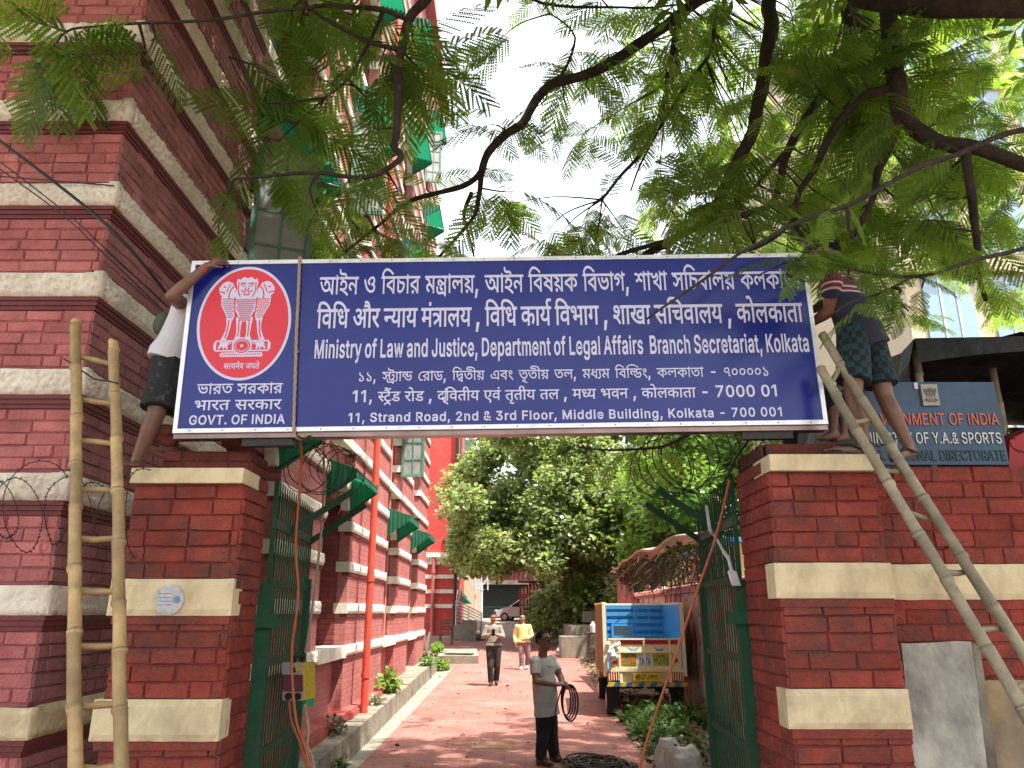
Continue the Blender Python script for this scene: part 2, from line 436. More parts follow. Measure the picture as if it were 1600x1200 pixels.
# outlines of the sign lettering: g = shapes (first point, then steps), l = lines of (shape, offset)
GL = {'g': [[[182,126,0,-18,-20,0,0,-110,-19,0,-9,15,-11,12,-14,10,6,17,8,-4,11,-9,9,-11,1,-4,-2,5,0,79,-146,0,0,18],[75,16,-18,3,-9,4,-8,5,-8,8,-8,9,-7,12,-14,33,19,6,5,-15,10,-21,11,-14,13,-8,15,-3,12,2,8,4,5,6,3,8,-3,18,-7,8,-14,3,-5,-2,-2,-5,0,-7,2,-5,-19,-4,-4,14,2,12,6,8,18,7,20,-2,12,-8,8,-11,5,-14,0,-16,-2,-7,-7,-12,-12,-10,-8,-3],[67,91,-3,9,-6,6,-12,4,6,13,11,-3,13,-7,10,-13,1,-8],[236,126,0,-18,-21,0,0,-110,-20,0,0,97,-4,8,-5,4,-11,1,0,18,8,0,8,-3,6,-6,-1,-5,-1,28,14,0,5,-14]],
[[70,122,-2,10,-4,4,-8,2,-23,0,-13,2,-9,3,-7,6,-3,3,-5,14,1,19,19,-2,-1,-14,2,-6,5,-4,12,-3,35,-1,14,-9,4,-11,1,-13],[48,102,19,-2,14,-8,5,-4,7,-11,2,-12,-2,-11,-10,-17,-22,-9,-17,-1,5,6,34,-15,20,-13,8,-7,-12,-13,-37,25,-28,12,-27,7,4,18,19,-4,27,1,10,4,7,9,1,7,-3,11,-9,7,-14,2,-11,-1,-4,-2,-2,-3,1,-12,-18,-4,-3,15,2,10,3,4,8,6,10,4],[33,91,-5,12,-8,5,-8,2,6,13,18,-6,14,-12,3,-13],[110,126,0,-18,-114,0,0,18]],
[[125,126,0,-18,-21,0,0,-110,-20,0,2,53,5,-16,-17,18,-16,11,-10,4,-9,0,-7,-3,-4,-6,0,-8,3,-5,3,-3,12,-5,-10,-18,-16,9,-10,12,-3,14,2,13,11,13,15,5,6,1,20,-4,16,-10,16,-17,-7,-3,-2,15,0,40,-88,0,0,18]],
[[102,128,10,-1,8,-3,12,-11,3,-7,1,-16,-5,-12,-14,-13,-22,-11,-8,18,17,7,5,4,6,8,1,9,-1,4,-5,4,-8,2,-9,-1,-12,-5,-13,-14,0,-4,3,-3,9,-2,-6,-19,-15,5,-8,8,-3,11,2,10,6,10,8,8,17,10],[138,45,-1,-11,-5,-9,-7,-8,-9,-6,-25,-5,-28,6,-16,9,-15,15,-13,21,-11,28,-5,18,19,5,18,-48,14,-20,17,-11,28,-3,16,8,3,12,-2,8,-6,7,-11,7,19,9,6,-4,9,-10,5,-11]],
[[57,126,0,-18,-21,0,0,-110,-19,0,0,110,-21,0,0,18,18,0,-6,5,-6,10,15,23,12,11,15,8,9,2,17,0,20,-4,19,-9,35,-25,-11,-14,-26,19,-21,11,-21,4,-13,-2,-15,-8,-11,-14,-2,-5,9,-12]],
[[123,126,0,-18,-21,0,0,-110,-18,0,-5,9,-12,14,-15,12,-27,12,-11,2,-9,22,41,22,28,11,18,5,-8,-13,-1,14,-87,0,0,18],[84,98,8,-10,-23,-8,-40,-19,13,-3,31,-18,12,-14,5,-10,-6,0,-1,8]],
[[117,126,0,-18,-81,0,1,-79,2,-4,10,-4,14,4,8,5,12,16,3,13,-2,6,-3,2,-24,2,-20,11,-7,9,3,21,11,-14,11,-7,33,-3,11,-6,4,-6,2,-8,0,-13,-2,-8,-13,-22,-11,-10,-11,-6,-13,-4,-12,0,-9,2,-9,6,-6,10,-2,10,0,77,-21,0,0,18]],
[[57,126,0,-18,-21,0,0,-110,-19,0,0,95,-7,11,-6,4,-8,0,0,18,9,0,7,-3,7,-6,0,-3,-2,-1,0,27,14,0,4,-14]],
[[123,126,0,-18,-21,0,0,-110,-18,0,-5,9,-12,14,-15,12,-27,12,-11,2,-9,22,41,22,28,11,18,5,-8,-13,-1,14,-87,0,0,18],[84,98,8,-10,-23,-8,-40,-19,13,-3,31,-18,12,-14,5,-10,-6,0,-1,8],[37,-3,-7,1,-7,9,0,7,2,4,8,6,11,-1,7,-9,0,-7,-2,-4,-5,-5]],
[[128,126,0,-18,-21,0,0,-110,-19,0,2,32,5,-16,-27,31,-15,9,-14,-1,-7,-8,1,-11,18,-11,-6,-19,-20,10,-11,13,-3,15,2,12,3,5,8,7,10,5,11,2,15,-2,13,-6,15,-14,9,-14,-8,-2,-1,73,-92,0,0,18],[62,65,-1,-8,-19,6,0,8,-6,15,-8,6,-12,4,-11,1,4,19,28,-7,10,-6,7,-8,5,-10]],
[[94,60,-9,0,-11,3,-23,18,-7,0,-3,-4,0,-4,3,-6,6,-5,-14,-14,-14,18,-2,10,2,9,8,10,7,4,8,1,19,-6,23,-17,7,-1,6,2,4,3,2,7,-2,10,-14,18,20,4,3,-2,10,-17,2,-8,-1,-13,-7,-13,-14,-7],[143,126,0,-18,-147,0,0,18],[91,76,13,-1,6,-3,5,-4,6,-10,1,-83,-19,0,-4,10,-9,7,-49,-3,-10,2,-13,8,-7,9,-2,6,-2,21,3,14,19,-3,-2,-8,0,-15,3,-8,6,-5,17,-3,34,4,13,-5,3,-5,-1,50,-2,5,-3,2,-10,1,-9,-3,-9,-8,-3,-6,0,-4,2,-2,15,0,2,-17,-7,-2,-12,0,-7,2,-7,4,-6,15,4,14,10,12,14,9]],
[[150,126,0,-18,-21,0,0,-110,-19,0,2,72,2,-11,-11,11,-10,4,-5,-1,-6,-5,0,-16,-17,-1,-2,11,-4,7,-9,7,-11,1,-7,-3,-3,-4,-1,-11,5,-8,18,-10,-7,-18,-20,9,-9,8,-6,11,-2,13,2,12,6,9,15,9,19,1,12,-4,5,-3,11,-12,-9,-1,3,7,6,6,9,4,14,-1,17,-11,-5,-7,-2,6,0,29,-114,0,0,18]],
[[129,126,0,-18,-21,0,0,-110,-18,0,-19,20,-15,10,-17,8,-24,5,-8,20,19,12,21,10,-22,11,-18,5,9,18,2,-9,-22,0,0,18],[89,108,-62,0,-7,5,15,-3,22,-12,12,-11,1,-13,-31,-15,-14,-9,-5,8,14,-2,19,-6,17,-9,27,-25,-7,-3],[36,-3,-7,1,-7,9,0,7,2,4,8,6,11,-1,7,-9,0,-7,-2,-4,-5,-5]],
[[5,-40,10,65,30,0,-17,-65]],
[[131,126,0,-18,-21,0,0,-110,-19,0,-13,15,-14,11,-26,12,-23,5,-8,20,8,6,40,20,15,2,0,-15,-38,-18,23,-7,15,-8,13,-9,8,-10,-1,86,-94,0,0,18],[14,116,36,-13,32,-19,14,-12,-1,-22,-20,17,-21,14,-30,14,-17,4]],
[[165,126,0,-18,-65,0,0,-110,-18,0,-10,16,-21,19,-18,9,-19,5,-9,22,40,21,27,11,18,4,-8,-13,-1,16,-85,0,0,18],[82,96,8,-9,-61,-26,13,-3,16,-8,14,-11,12,-13,5,-9,-7,-2],[154,58,-3,-14,-2,-4,-7,-6,-10,-4,-21,1,2,18,17,1,5,9,-1,6,-9,11,-7,4,-24,6,0,19,13,-2,18,-6,15,-10,11,-13]],
[[84,7,-8,0,-17,4,-15,8,-7,6,-12,17,-12,22,-10,30,19,5,11,-32,6,-12,13,-17,15,-9,23,-3,11,3,8,6,5,8,2,10,-2,14,-8,12,12,19,10,-16,5,-15,2,-14,-3,-16,-3,-7,-10,-13,-15,-8],[77,55,-15,3,-11,9,-3,20,5,13,20,-6,-4,-7,-1,-6,1,-5,6,-3,10,1,8,6,11,15,16,2,-2,-13,-11,-16,-14,-10],[148,126,0,-18,-152,0,0,18]],
[[95,-2,1,90,6,-18,-23,27,-15,10,-7,2,-11,0,-9,-5,-12,-13,-6,-1,3,5,12,4,21,-1,8,-5,8,-15,-1,-12,-7,-15,-15,-12,-12,-7,-13,18,16,7,5,4,6,8,0,8,-6,4,-10,0,-14,-5,-18,15,9,15,15,14,12,6,13,2,13,-2,17,-8,17,-16,5,-9,-7,2,-1,45,14,0,4,-14,22,0,0,-18,-21,0,0,-110]],
[[139,126,0,-18,-21,0,0,-110,-19,0,0,142,14,0,5,-14],[72,128,15,-3,5,-3,8,-6,9,-14,-2,-24,-12,18,-10,10,-17,3,-9,-6,-2,-9,3,-8,8,-6,17,-3,-2,-19,-18,3,-12,6,-8,10,-4,11,0,14,4,11,12,11],[15,128,17,-4,10,-7,6,-10,2,-7,0,-14,-1,-5,-11,-15,-11,-6,-18,-2,-2,19,18,3,7,6,2,5,0,7,-4,7,-4,2,-5,2,-23,-2,-2,19]],
[[143,126,0,-18,-21,0,0,-110,-18,0,-13,16,-16,14,-12,8,-14,6,-17,4,-5,23,12,-8,11,-2,29,-12,19,-16,5,-5,1,-4,-1,118,14,0,4,-14],[92,94,-3,-15,-4,-6,-11,-10,-14,-6,-18,-4,-11,2,-5,13,28,5,15,8,4,16,-7,13,-6,4,14,14,13,-16,3,-6],[36,84,-15,3,-10,9,-3,20,5,12,19,-5,-4,-9,0,-6,2,-4,4,-2,13,3,8,8,7,11,14,4,1,-13,-10,-17,-14,-10,-11,-4]],
[[140,126,0,-18,-21,0,0,-110,-19,0,2,75,6,-17,-19,17,-6,-1,-7,-9,-12,-22,-10,-12,-7,-4,-9,-2,-12,3,-7,4,-15,19,16,10,9,-14,11,-2,8,8,23,36,4,3,8,2,13,-4,14,-14,-9,-1,-1,35,-104,0,0,18],[54,51,-7,29,-6,7,-18,8,-18,2,4,20,37,-12,8,-5,6,-8,5,-21]],
[[81,8,-21,4,-10,4,-10,7,-16,20,-8,14,-13,38,19,5,16,-43,12,-17,14,-10,17,-3,15,2,10,6,4,6,3,15,-3,14,-5,7,-7,5,-9,2,-5,-1,-5,-2,-3,-5,0,-8,2,-5,-19,-4,-3,9,1,18,10,11,15,5,22,-3,7,-3,11,-10,8,-14,2,-17,-2,-17,-8,-13,-12,-11,-18,-5],[145,126,0,-18,-149,0,0,18]],
[[15,107,-18,0,0,20,15,-1,-3,7,-1,12,1,10,4,9,7,8,10,6,11,3,12,1,19,-2,17,-5,16,-9,14,-11,13,-14,13,-20,-22,-1,-22,24,-22,14,-23,4,-14,-2,-6,-3,-6,-9,0,-12,4,-8,23,-1,0,-20,-20,0,0,-110,-22,0]],
[[117,107,-21,0,0,-110,-21,0,0,32,-15,-7,-21,-1,-13,4,-14,13,-5,12,-1,7,2,12,4,9,7,8,20,9,14,1,21,-3,-2,-20,-11,2,-16,0,-11,-4,-5,-8,-1,-6,5,-12,4,-3,10,-2,12,2,16,11,0,54,-78,0,0,20,120,0]],
[[15,107,-18,0,0,20,15,-1,-4,14,1,15,12,17,10,6,11,3,27,0,26,-6,22,-12,10,-8,19,-19,9,-15,-22,-1,-24,24,-24,13,-26,5,-16,-2,-10,-7,-3,-5,0,-12,4,-8,23,-1,0,-20,-20,0,0,-110,-22,0]],
[[129,107,-21,0,0,-110,-22,0,1,29,-16,-7,-25,0,-9,3,-13,11,-5,17,2,12,4,7,-13,10,-4,5,-2,7,1,16,8,14,14,7,16,1,12,-6,7,-10,0,-14,-9,-14,-17,11,5,6,0,6,-2,2,-4,1,-5,-2,-5,-4,-1,-3,0,-8,4,-7,5,-3,10,-2,8,2,17,-1,-2,-20,-8,1,-11,-2,-6,-4,-1,-3,-1,-4,2,-8,6,-4,9,-2,17,4,11,9,0,57,-12,0,0,20,55,0]],
[[97,44,-1,-10,-4,-7,-5,-6,-8,-5,-17,-3,-11,2,-11,4,-10,8,-18,25,-10,21,19,7,13,-26,13,-16,14,-5,11,3,3,5,-1,12,-5,8,-6,5,-14,-1,-1,20,17,2,4,2,4,6,0,7,-3,5,-10,3,-12,-2,-15,-7,-7,19,15,7,12,2,17,-1,15,-7,6,-7,4,-15,-2,-11,-5,-8,-5,-5,-1,1,1,-2,5,-1,20,0,8,2,0,32,-15,0,0,20,109,0,0,-20,-20,0,0,-110,-22,0,0,110,-30,0,0,-110,-22,0,0,58,-10,-2,-11,1],[167,120,-10,13,-8,4,-11,1,-15,-5,-8,19,17,5,14,0,11,-4,11,-11,-4,-2,-6,13,-7,8,-12,2,-13,-4,-7,19,15,4,21,-2,12,-8,5,-6,9,-17,8,-29]],
[[83,9,-15,-15,-24,21,-28,30,-8,12,-3,8,2,9,5,6,12,1,7,-2,6,-6,6,5,4,7,0,20,-1,2,-49,0,0,20,91,0,0,-20,-20,1,2,-9,-1,-15,-1,-6,-6,-12,-15,-12,-9,-4,18,-19]],
[[-3,127,80,0,0,-20,-80,0],[44,57,0,-8,-4,-11,-6,-3,-7,0,-4,2,-11,9,-7,13,1,11,5,5,8,2,61,0,0,-20]],
[[122,127,0,-20,-21,0,0,-110,-22,0,1,35,-16,-7,-25,0,-11,4,-9,8,-6,9,-5,11,-4,16,10,2,10,5,5,7,0,8,-6,12,-26,0,0,20],[30,59,4,-8,8,-6,10,-2,16,4,8,6,3,3,0,51,-33,1,5,-19,-3,-14,-8,-11]],
[[37,107,0,-110,-22,0,0,110,-18,0,0,20,60,0,0,-20]],
[[105,107,0,-110,-22,0,0,50,-39,0,-1,-13,-5,-5,-6,-2,-13,5,-10,11,-4,9,0,7,7,7,10,1,0,40,-25,0,0,20,128,0,0,-20],[83,107,-39,0,0,-40,39,0]],
[[-40,154,4,11,10,4,10,-4,4,-11,-4,-10,-6,-4,-8,0,-6,4]],
[[25,9,-13,18,49,30,-8,9,-12,7,-12,0,-20,-8,-7,20,22,8,22,0,19,-10,9,-10,1,-4,-1,38,-77,0,0,20,119,0,0,-20,-21,0,0,-110,-21,0,0,46]],
[[-3,107,0,20,144,0,0,-20,-20,0,0,-110,-22,0,0,72,1,-1,-13,-3,-8,-11,-6,-16,-21,7,7,17,-10,5,-7,1,-8,-2,-6,-8,0,-8,7,-13,9,-10,22,-19,-15,-14,-34,33,-8,13,-2,8,-1,7,3,13,3,6,8,8,10,5,17,1,16,-5,8,-6,7,6,10,4,13,1,-2,0,0,19]],
[[4,-41,10,67,32,0,-18,-67]],
[[158,107,-65,0,-1,-33,4,4,18,5,9,-1,7,-3,7,-6,8,-15,0,-24,-8,-21,-6,-9,-19,11,5,7,6,15,1,16,-5,9,-13,0,-13,-11,0,-54,-22,0,1,34,-4,-4,-16,-6,-13,0,-13,4,-10,7,-4,5,-3,6,-3,15,2,11,10,17,19,9,15,1,19,-3,-2,-20,-11,2,-15,0,-5,-2,-7,-5,-3,-10,1,-5,4,-8,4,-3,9,-2,10,2,12,8,3,3,0,54,-74,0,0,20,161,0]],
[[-40,120,-6,11,-5,21,1,9,9,14,7,4,17,3,12,-1,13,-5,-7,-19,-9,5,-8,1,-7,-2,-5,-5,0,-15,10,-20]],
[[35,129,14,-2,14,-11,4,-9,2,-12,0,-28,35,0,0,40,-26,0,0,20,68,0,0,-20,-20,0,0,-110,-22,0,0,50,-35,0,-1,-13,-5,-5,-6,-2,-10,3,-11,10,-5,9,-1,10,7,7,11,1,0,24,-2,11,-4,7,-11,2,-5,-3,0,-6,3,-4,8,-3,10,0,-3,-20,-12,1,-16,7,-9,12,-1,9,1,8,8,11,6,4]],
[[44,107,0,-64,-3,-6,-5,-4,-8,0,-4,2,-11,9,-6,9,-2,9,4,9,14,4,0,32,-26,0,0,20,121,0,0,-20,-20,0,0,-110,-22,0,0,110]],
[[24,35,-5,0,-11,7,-3,9,2,8,6,5,8,2,8,-2,10,-6,4,2,13,14,2,7,0,14,-5,10,-4,3,-4,2,-8,0,-5,-2,-2,-5,3,-7,9,-4,16,-1,-5,-20,-24,5,-8,5,-6,7,-5,15,1,8,7,11,7,4,22,3,13,-4,14,-14,6,-23,-1,-9,-7,-18,-5,-8,-12,-9,10,-9,22,-27,-18,-12,-14,19,-20,21],[121,107,0,-110,-22,0,0,110,-18,0,0,20,61,0,0,-20]],
[[149,107,0,-110,-22,0,0,8,-18,-6,-26,1,-28,10,-14,9,-13,12,-17,20,-6,14,2,9,5,6,4,1,15,-2,5,-5,3,6,2,12,-2,15,-42,0,0,20,172,0,0,-20],[107,49,8,1,12,7,0,50,-67,1,2,-9,0,-18,-3,-9,-4,-8,-17,-14,16,-16,20,-12,35,-3,18,7,0,10,1,-1,-18,-5,-12,0,-12,4,-5,3,-8,9,-4,11,-1,7,2,10,3,8,6,7,8,5,28,3,11,-2,-1,-20,-12,3,-10,0,-11,-7,-2,-8,2,-8,6,-4]],
[[120,107,0,-110,-22,0,0,53,-17,-3,-17,1,-21,4,-5,-2,3,-5,21,-21,18,-15,-15,-15,-41,40,-18,26,-1,8,2,6,5,6,12,1,7,-2,5,-5,3,6,2,12,-3,15,-41,0,0,20,144,0,0,-20],[74,67,24,3,0,37,-38,2,2,-10,0,-18,-5,-13]],
[[15,107,-18,0,0,20,15,-1,-3,7,-1,12,1,10,5,10,18,13,12,3,29,0,28,-6,24,-12,11,-8,20,-19,10,-15,-23,-1,-13,14,-13,10,-13,8,-27,9,-15,1,-18,-2,-11,-7,-3,-17,4,-8,23,-1,0,-20,-20,0,0,-110,-22,0]],
[[133,107,-21,0,0,-110,-22,0,1,32,-9,-5,-12,-3,-17,1,-9,3,-8,5,-6,7,-3,8,-2,10,3,12,5,7,0,-2,-28,-1,0,20,76,0,-2,-20,-16,0,-10,-4,-3,-3,-3,-9,2,-8,6,-5,8,-2,16,4,11,9,0,54,-93,0,0,20,136,0]],
[[37,107,0,-110,-22,0,0,110,-18,0,0,20,60,0,0,-20],[16,120,-6,20,-8,16,-3,3,-10,3,-16,-4,-7,20,9,3,13,1,14,-2,12,-8,10,-14,4,-9,9,-29]],
[[99,107,0,-110,-22,0,0,66,-26,0,-14,-2,-5,-3,-4,-6,1,-10,6,-12,23,-22,-15,-14,-24,23,-8,12,-3,6,-2,13,3,14,12,14,17,6,39,1,0,24,-80,0,0,20,123,0,0,-20]],
[[13,-5,0,155,34,0,44,-113,8,-28,-17,0,9,31,42,110,35,0,0,-155,-28,0,1,141,12,0,-4,-16,-10,-30,-37,-95,-23,0,-38,95,-15,46,13,0,1,-141]],
[[11,-5,0,119,27,0,0,-119],[24,122,-8,2,-4,3,-5,12,3,8,6,6,4,2,9,0,10,-8,2,-4,0,-9,-8,-10]],
[[38,65,0,-70,-27,0,0,119,26,0,0,-36,-13,0,6,16,11,14,16,7,17,0,7,-2,12,-7,9,-11,5,-16,1,-10,0,-74,-28,0,0,80,-5,9,-9,5,-14,0,-11,-10,-3,-8]],
[[53,-7,-22,3,-12,7,-8,10,-6,17,25,6,6,-12,6,-5,17,-1,12,6,1,8,-2,4,-5,3,-33,8,-14,9,-8,14,-1,9,1,7,5,12,10,9,7,4,14,4,16,0,13,-3,11,-7,10,-14,4,-10,-25,-6,-3,7,-5,5,-13,4,-9,-2,-7,-4,-2,-5,1,-3,9,-7,31,-8,15,-9,8,-14,0,-15,-6,-13,-10,-10,-15,-6]],
[[63,114,0,-25,-66,0,0,25],[14,140,27,0,0,-115,1,-3,4,-3,15,2,6,-24,-11,-3,-17,1,-9,3,-12,11,-4,18]],
[[11,-5,0,119,26,0,0,-17,-6,0,1,3,10,10,6,3,14,3,14,-1,0,-28,-10,2,-14,-1,-7,-4,-6,-8,-1,-81]],
[[8,-42,7,24,9,-3,7,1,5,4,6,15,-43,115,29,0,27,-75,11,-39,-19,0,13,46,25,68,28,0,-49,-132,-9,-16,-8,-7,-15,-5,-14,0]],
[[60,-7,-20,3,-16,10,-12,16,-4,10,-3,22,3,22,9,18,14,14,19,7,20,0,19,-7,7,-6,12,-16,4,-10,3,-22,-3,-22,-4,-10,-12,-16,-16,-10],[60,18,11,2,8,6,7,15,1,6,-1,20,-7,15,-8,6,-11,2,-11,-2,-8,-6,-3,-4,-5,-18,1,-19,7,-15,8,-6]],
[[71,114,0,-25,-74,0,0,25],[19,-5,0,136,5,11,8,9,17,6,14,0,8,-2,6,-3,-8,-24,-8,3,-8,0,-5,-2,-2,-5,0,-129]],
[[13,-5,0,155,28,0,0,-129,67,0,0,-26]],
[[46,-7,-7,0,-14,4,-11,8,-7,11,-3,22,4,11,12,11,10,4,40,6,4,2,-1,11,-6,5,-6,2,-9,0,-10,-3,-5,-4,-6,-10,-26,9,10,17,11,9,12,5,27,2,14,-4,10,-6,8,-10,3,-7,2,-16,0,-77,-27,0,0,15,6,0,-13,-12,-10,-4],[49,18,10,1,8,4,5,6,4,19,5,2,-11,-4,-19,-2,-16,-5,-3,-4,0,-10,7,-6]],
[[36,-5,-35,119,28,0,28,-107,-15,0,11,49,16,58,26,0,16,-58,11,-49,-15,0,11,49,17,58,28,0,-36,-119,-24,0,-16,53,-13,54,16,0,-12,-49,-17,-58]],
[[56,-7,-18,3,-16,10,-6,8,-8,18,-2,11,-1,11,3,23,9,18,6,7,7,6,17,7,23,-1,14,-9,7,-9,-6,0,0,54,27,0,0,-155,-27,0,0,17,6,0,-11,-12,-16,-7],[59,18,14,4,6,8,3,5,3,19,-3,20,-9,12,-9,4,-11,-1,-8,-3,-7,-8,-5,-17,1,-20,4,-11,11,-10]],
[[53,-7,-25,6,-9,7,-8,10,-5,12,-1,26,28,0,0,-12,3,-13,3,-4,8,-5,12,0,9,5,5,9,0,116,28,0,-1,-122,-5,-12,-7,-10,-10,-7]],
[[52,-6,-15,2,-12,7,-5,5,-7,14,-2,9,0,83,27,0,0,-79,5,-10,4,-3,11,-3,14,5,7,10,1,80,28,0,0,-119,-27,0,0,36,14,0,-6,-16,-6,-8,-6,-6,-8,-4]],
[[60,-7,-20,3,-16,10,-12,16,-4,10,-3,22,3,22,9,18,14,14,19,7,21,-1,19,-7,12,-11,8,-19,-26,-7,-4,11,-5,5,-12,4,-14,-2,-11,-10,-5,-18,1,-19,7,-15,8,-6,14,-2,10,3,6,5,6,13,26,-7,-6,-15,-10,-12,-19,-10]],
[[61,-7,-20,3,-17,10,-12,16,-4,10,-3,22,3,22,9,18,6,7,16,11,27,3,18,-5,16,-13,10,-22,2,-31,-95,0,0,24,88,-2,-19,-15,-3,19,-4,10,-6,6,-8,4,-11,0,-9,-4,-7,-6,-4,-9,-1,-27,1,-6,5,-10,12,-8,14,-2,12,4,4,4,4,10,27,-7,-8,-16,-9,-10,-12,-6,-14,-4]],
[[63,-5,-40,0,0,26,49,1,17,5,6,5,9,13,5,17,1,11,-3,20,-3,8,-9,13,-13,8,-9,2,-51,0,0,26,57,-1,25,-8,10,-7,8,-9,7,-11,4,-12,3,-14,0,-30,-7,-26,-7,-11,-9,-9,-22,-13],[41,150,0,-155,-28,0,0,155]],
[[11,-46,0,160,26,0,0,-18,-5,0,10,12,10,6,24,1,9,-3,8,-4,13,-13,8,-18,3,-23,-6,-32,-11,-16,-15,-10,-9,-2,-17,-1,-12,4,-8,6,-7,9,6,0,0,-58],[63,18,11,2,7,6,7,15,2,13,-3,19,-9,13,-4,2,-16,2,-9,-4,-6,-7,-5,-17,0,-15,3,-12,5,-9,8,-6]],
[[11,-5,0,119,26,0,0,-34,-12,0,6,18,4,5,13,10,10,3,14,-1,7,-3,12,-11,7,-21,-15,0,4,12,6,10,9,8,17,6,20,-2,12,-6,4,-5,7,-13,3,-16,0,-79,-28,0,0,84,-5,7,-7,4,-9,0,-6,-2,-5,-4,-4,-9,0,-80,-27,0,0,80,-2,8,-10,7,-14,-2,-9,-10,-1,-83]],
[[60,-48,-16,1,-13,5,-10,6,-8,8,-5,9,22,14,4,-6,12,-10,8,-2,19,2,9,7,2,5,1,24,6,0,-11,-12,-17,-6,-25,3,-15,9,-6,7,-9,17,-3,22,3,22,9,18,13,13,8,4,9,3,23,-1,10,-5,11,-13,-6,0,0,18,27,0,0,-117,-3,-18,-4,-8,-12,-11,-16,-6],[59,22,10,2,8,5,3,3,5,16,-1,21,-4,10,-7,7,-8,4,-6,0,-14,-4,-7,-8,-5,-16,1,-19,4,-10,7,-7]],
[[10,-5,0,155,28,0,0,-155]],
[[-1,-4,56,154,28,0,56,-154,-29,-1,-39,110,-10,36,15,0,-7,-28,-41,-118],[27,36,0,26,84,0,0,-26]],
[[13,-5,0,155,66,0,17,-5,13,-10,4,-6,5,-14,1,-8,-4,-18,-10,-11,-10,-5,1,6,15,-8,11,-17,2,-7,0,-16,-5,-14,-11,-12,-16,-7,-21,-3],[41,21,29,0,17,3,7,6,2,4,0,13,-7,9,-8,4,-40,1],[41,86,27,0,12,3,6,4,4,6,1,12,-2,4,-7,7,-6,2,-35,0]],
[[38,65,0,-70,-27,0,0,155,27,0,0,-72,-14,0,6,16,5,8,6,6,16,7,17,0,14,-5,15,-15,5,-26,0,-74,-28,0,0,80,-5,9,-9,5,-14,0,-11,-10,-3,-8]],
[[64,-7,-10,0,-19,5,-15,10,-9,13,-3,8,-2,14,28,0,3,-12,5,-6,17,-6,16,1,16,9,3,7,0,7,-5,7,-11,6,-27,8,-21,9,-8,6,-10,17,-1,19,3,8,4,8,12,12,8,4,18,5,19,0,18,-5,14,-10,9,-12,5,-21,-28,0,-2,9,-7,8,-12,5,-13,0,-9,-2,-9,-7,-3,-10,2,-6,4,-5,7,-4,35,-10,24,-13,10,-16,2,-13,-3,-17,-4,-7,-12,-13,-17,-8]],
[[27,34,-2,29,32,39,45,48,34,-1,-68,-75],[13,-5,0,155,28,0,0,-155],[104,-5,-56,79,18,22,70,-100]],
[[29,32,-2,34,6,0,47,48,31,-2,-56,-59,-2,0],[11,-5,0,155,27,0,0,-155],[82,-5,-46,59,20,19,58,-76]],
[[57,-1,-19,3,-11,10,-4,12,1,6,5,10,4,4,15,6,6,-17,-10,-4,-2,-5,2,-4,8,-4,13,1,11,5,5,9,1,9,-4,9,-10,11,-26,18,-13,12,-4,8,-1,11,7,15,4,4,15,-8,-4,-5,-3,-8,4,-9,35,-26,9,-9,6,-10,2,-10,0,-14,-2,-7,-7,-11,-11,-8,-14,-4]],
[[6,-39,10,63,28,0,-17,-63]],
[[38,24,-15,4,-18,21,15,9,11,-15,7,-1,6,3,24,38,11,8,8,0,9,-4,12,-12,1,-6,-2,-12,-12,13,-9,4,-7,-5,-22,-36,-7,-6],[54,52,-5,23,-7,12,-13,7,-23,4,4,18,12,-5,13,-2,11,-4,11,-9,4,-8,3,-17],[200,126,0,-17,-81,0,0,-74,1,-5,4,-5,8,-2,14,4,16,13,5,9,3,14,-3,9,-10,3,-11,-2,-3,17,23,2,9,-3,7,-5,5,-14,0,-17,-9,-20,-16,-16,-18,-9,-6,-1,-12,0,-8,2,-7,4,-8,11,-2,10,0,75,-104,0,0,17],[161,123,-2,10,-4,4,-9,2,-33,0,-19,7,-6,7,-4,9,0,22,18,-1,-1,-17,5,-7,20,-4,28,0,16,-7,6,-10,2,-15],[178,-39,-17,0,-5,10,-11,7,-48,-3,-12,5,-8,6,-7,14,-1,21,3,12,17,-2,-2,-23,2,-8,7,-7,14,-2,21,4,10,0,10,-3,10,-7,0,42,17,12]],
[[54,126,0,-17,-17,1,15,5,-15,-16,-4,-11,0,-18,6,-25,-1,-26,-6,-13,-4,-4,-15,-9,-16,-5,-5,16,20,8,6,6,3,7,0,19,-6,30,0,14,2,8,4,8,11,12,4,-7,-39,0,0,17]],
[[56,126,0,-17,-21,0,0,-110,-17,0,0,95,-7,11,-14,4,0,17,15,-4,7,-9,-1,26,12,0,5,-13]],
[[165,126,0,-17,-73,0,0,-38,3,-6,8,0,5,3,17,20,13,2,5,-7,8,-20,1,-23,-6,-15,-4,-6,-13,-10,-16,-5,-18,0,-8,2,-24,12,-14,17,-13,24,16,8,9,-19,15,-18,12,-7,15,-2,9,1,8,3,11,9,4,15,-1,10,-9,16,12,5,-4,-9,-17,-18,-9,-4,-12,-2,-13,6,-7,12,-1,14,1,3,1,-1,-2,9,0,19,-77,0,0,17],[36,101,17,-3,10,-4,10,-7,9,-9,2,-23,-9,10,-15,12,-15,7,-10,0,-5,-2,-4,-7,3,-7,6,-4,-12,-14,-5,4,-9,12,-2,9,2,10,9,11,9,4]],
[[72,126,0,-17,-9,-1,-9,-5,-9,-7,-8,-10,-6,-12,-4,-14,0,-16,4,-14,6,-9,4,-3,8,-3,10,0,11,5,8,-14,-12,-7,-22,0,-14,6,-12,11,-7,16,-2,10,0,20,8,26,15,19,12,10,18,9]],
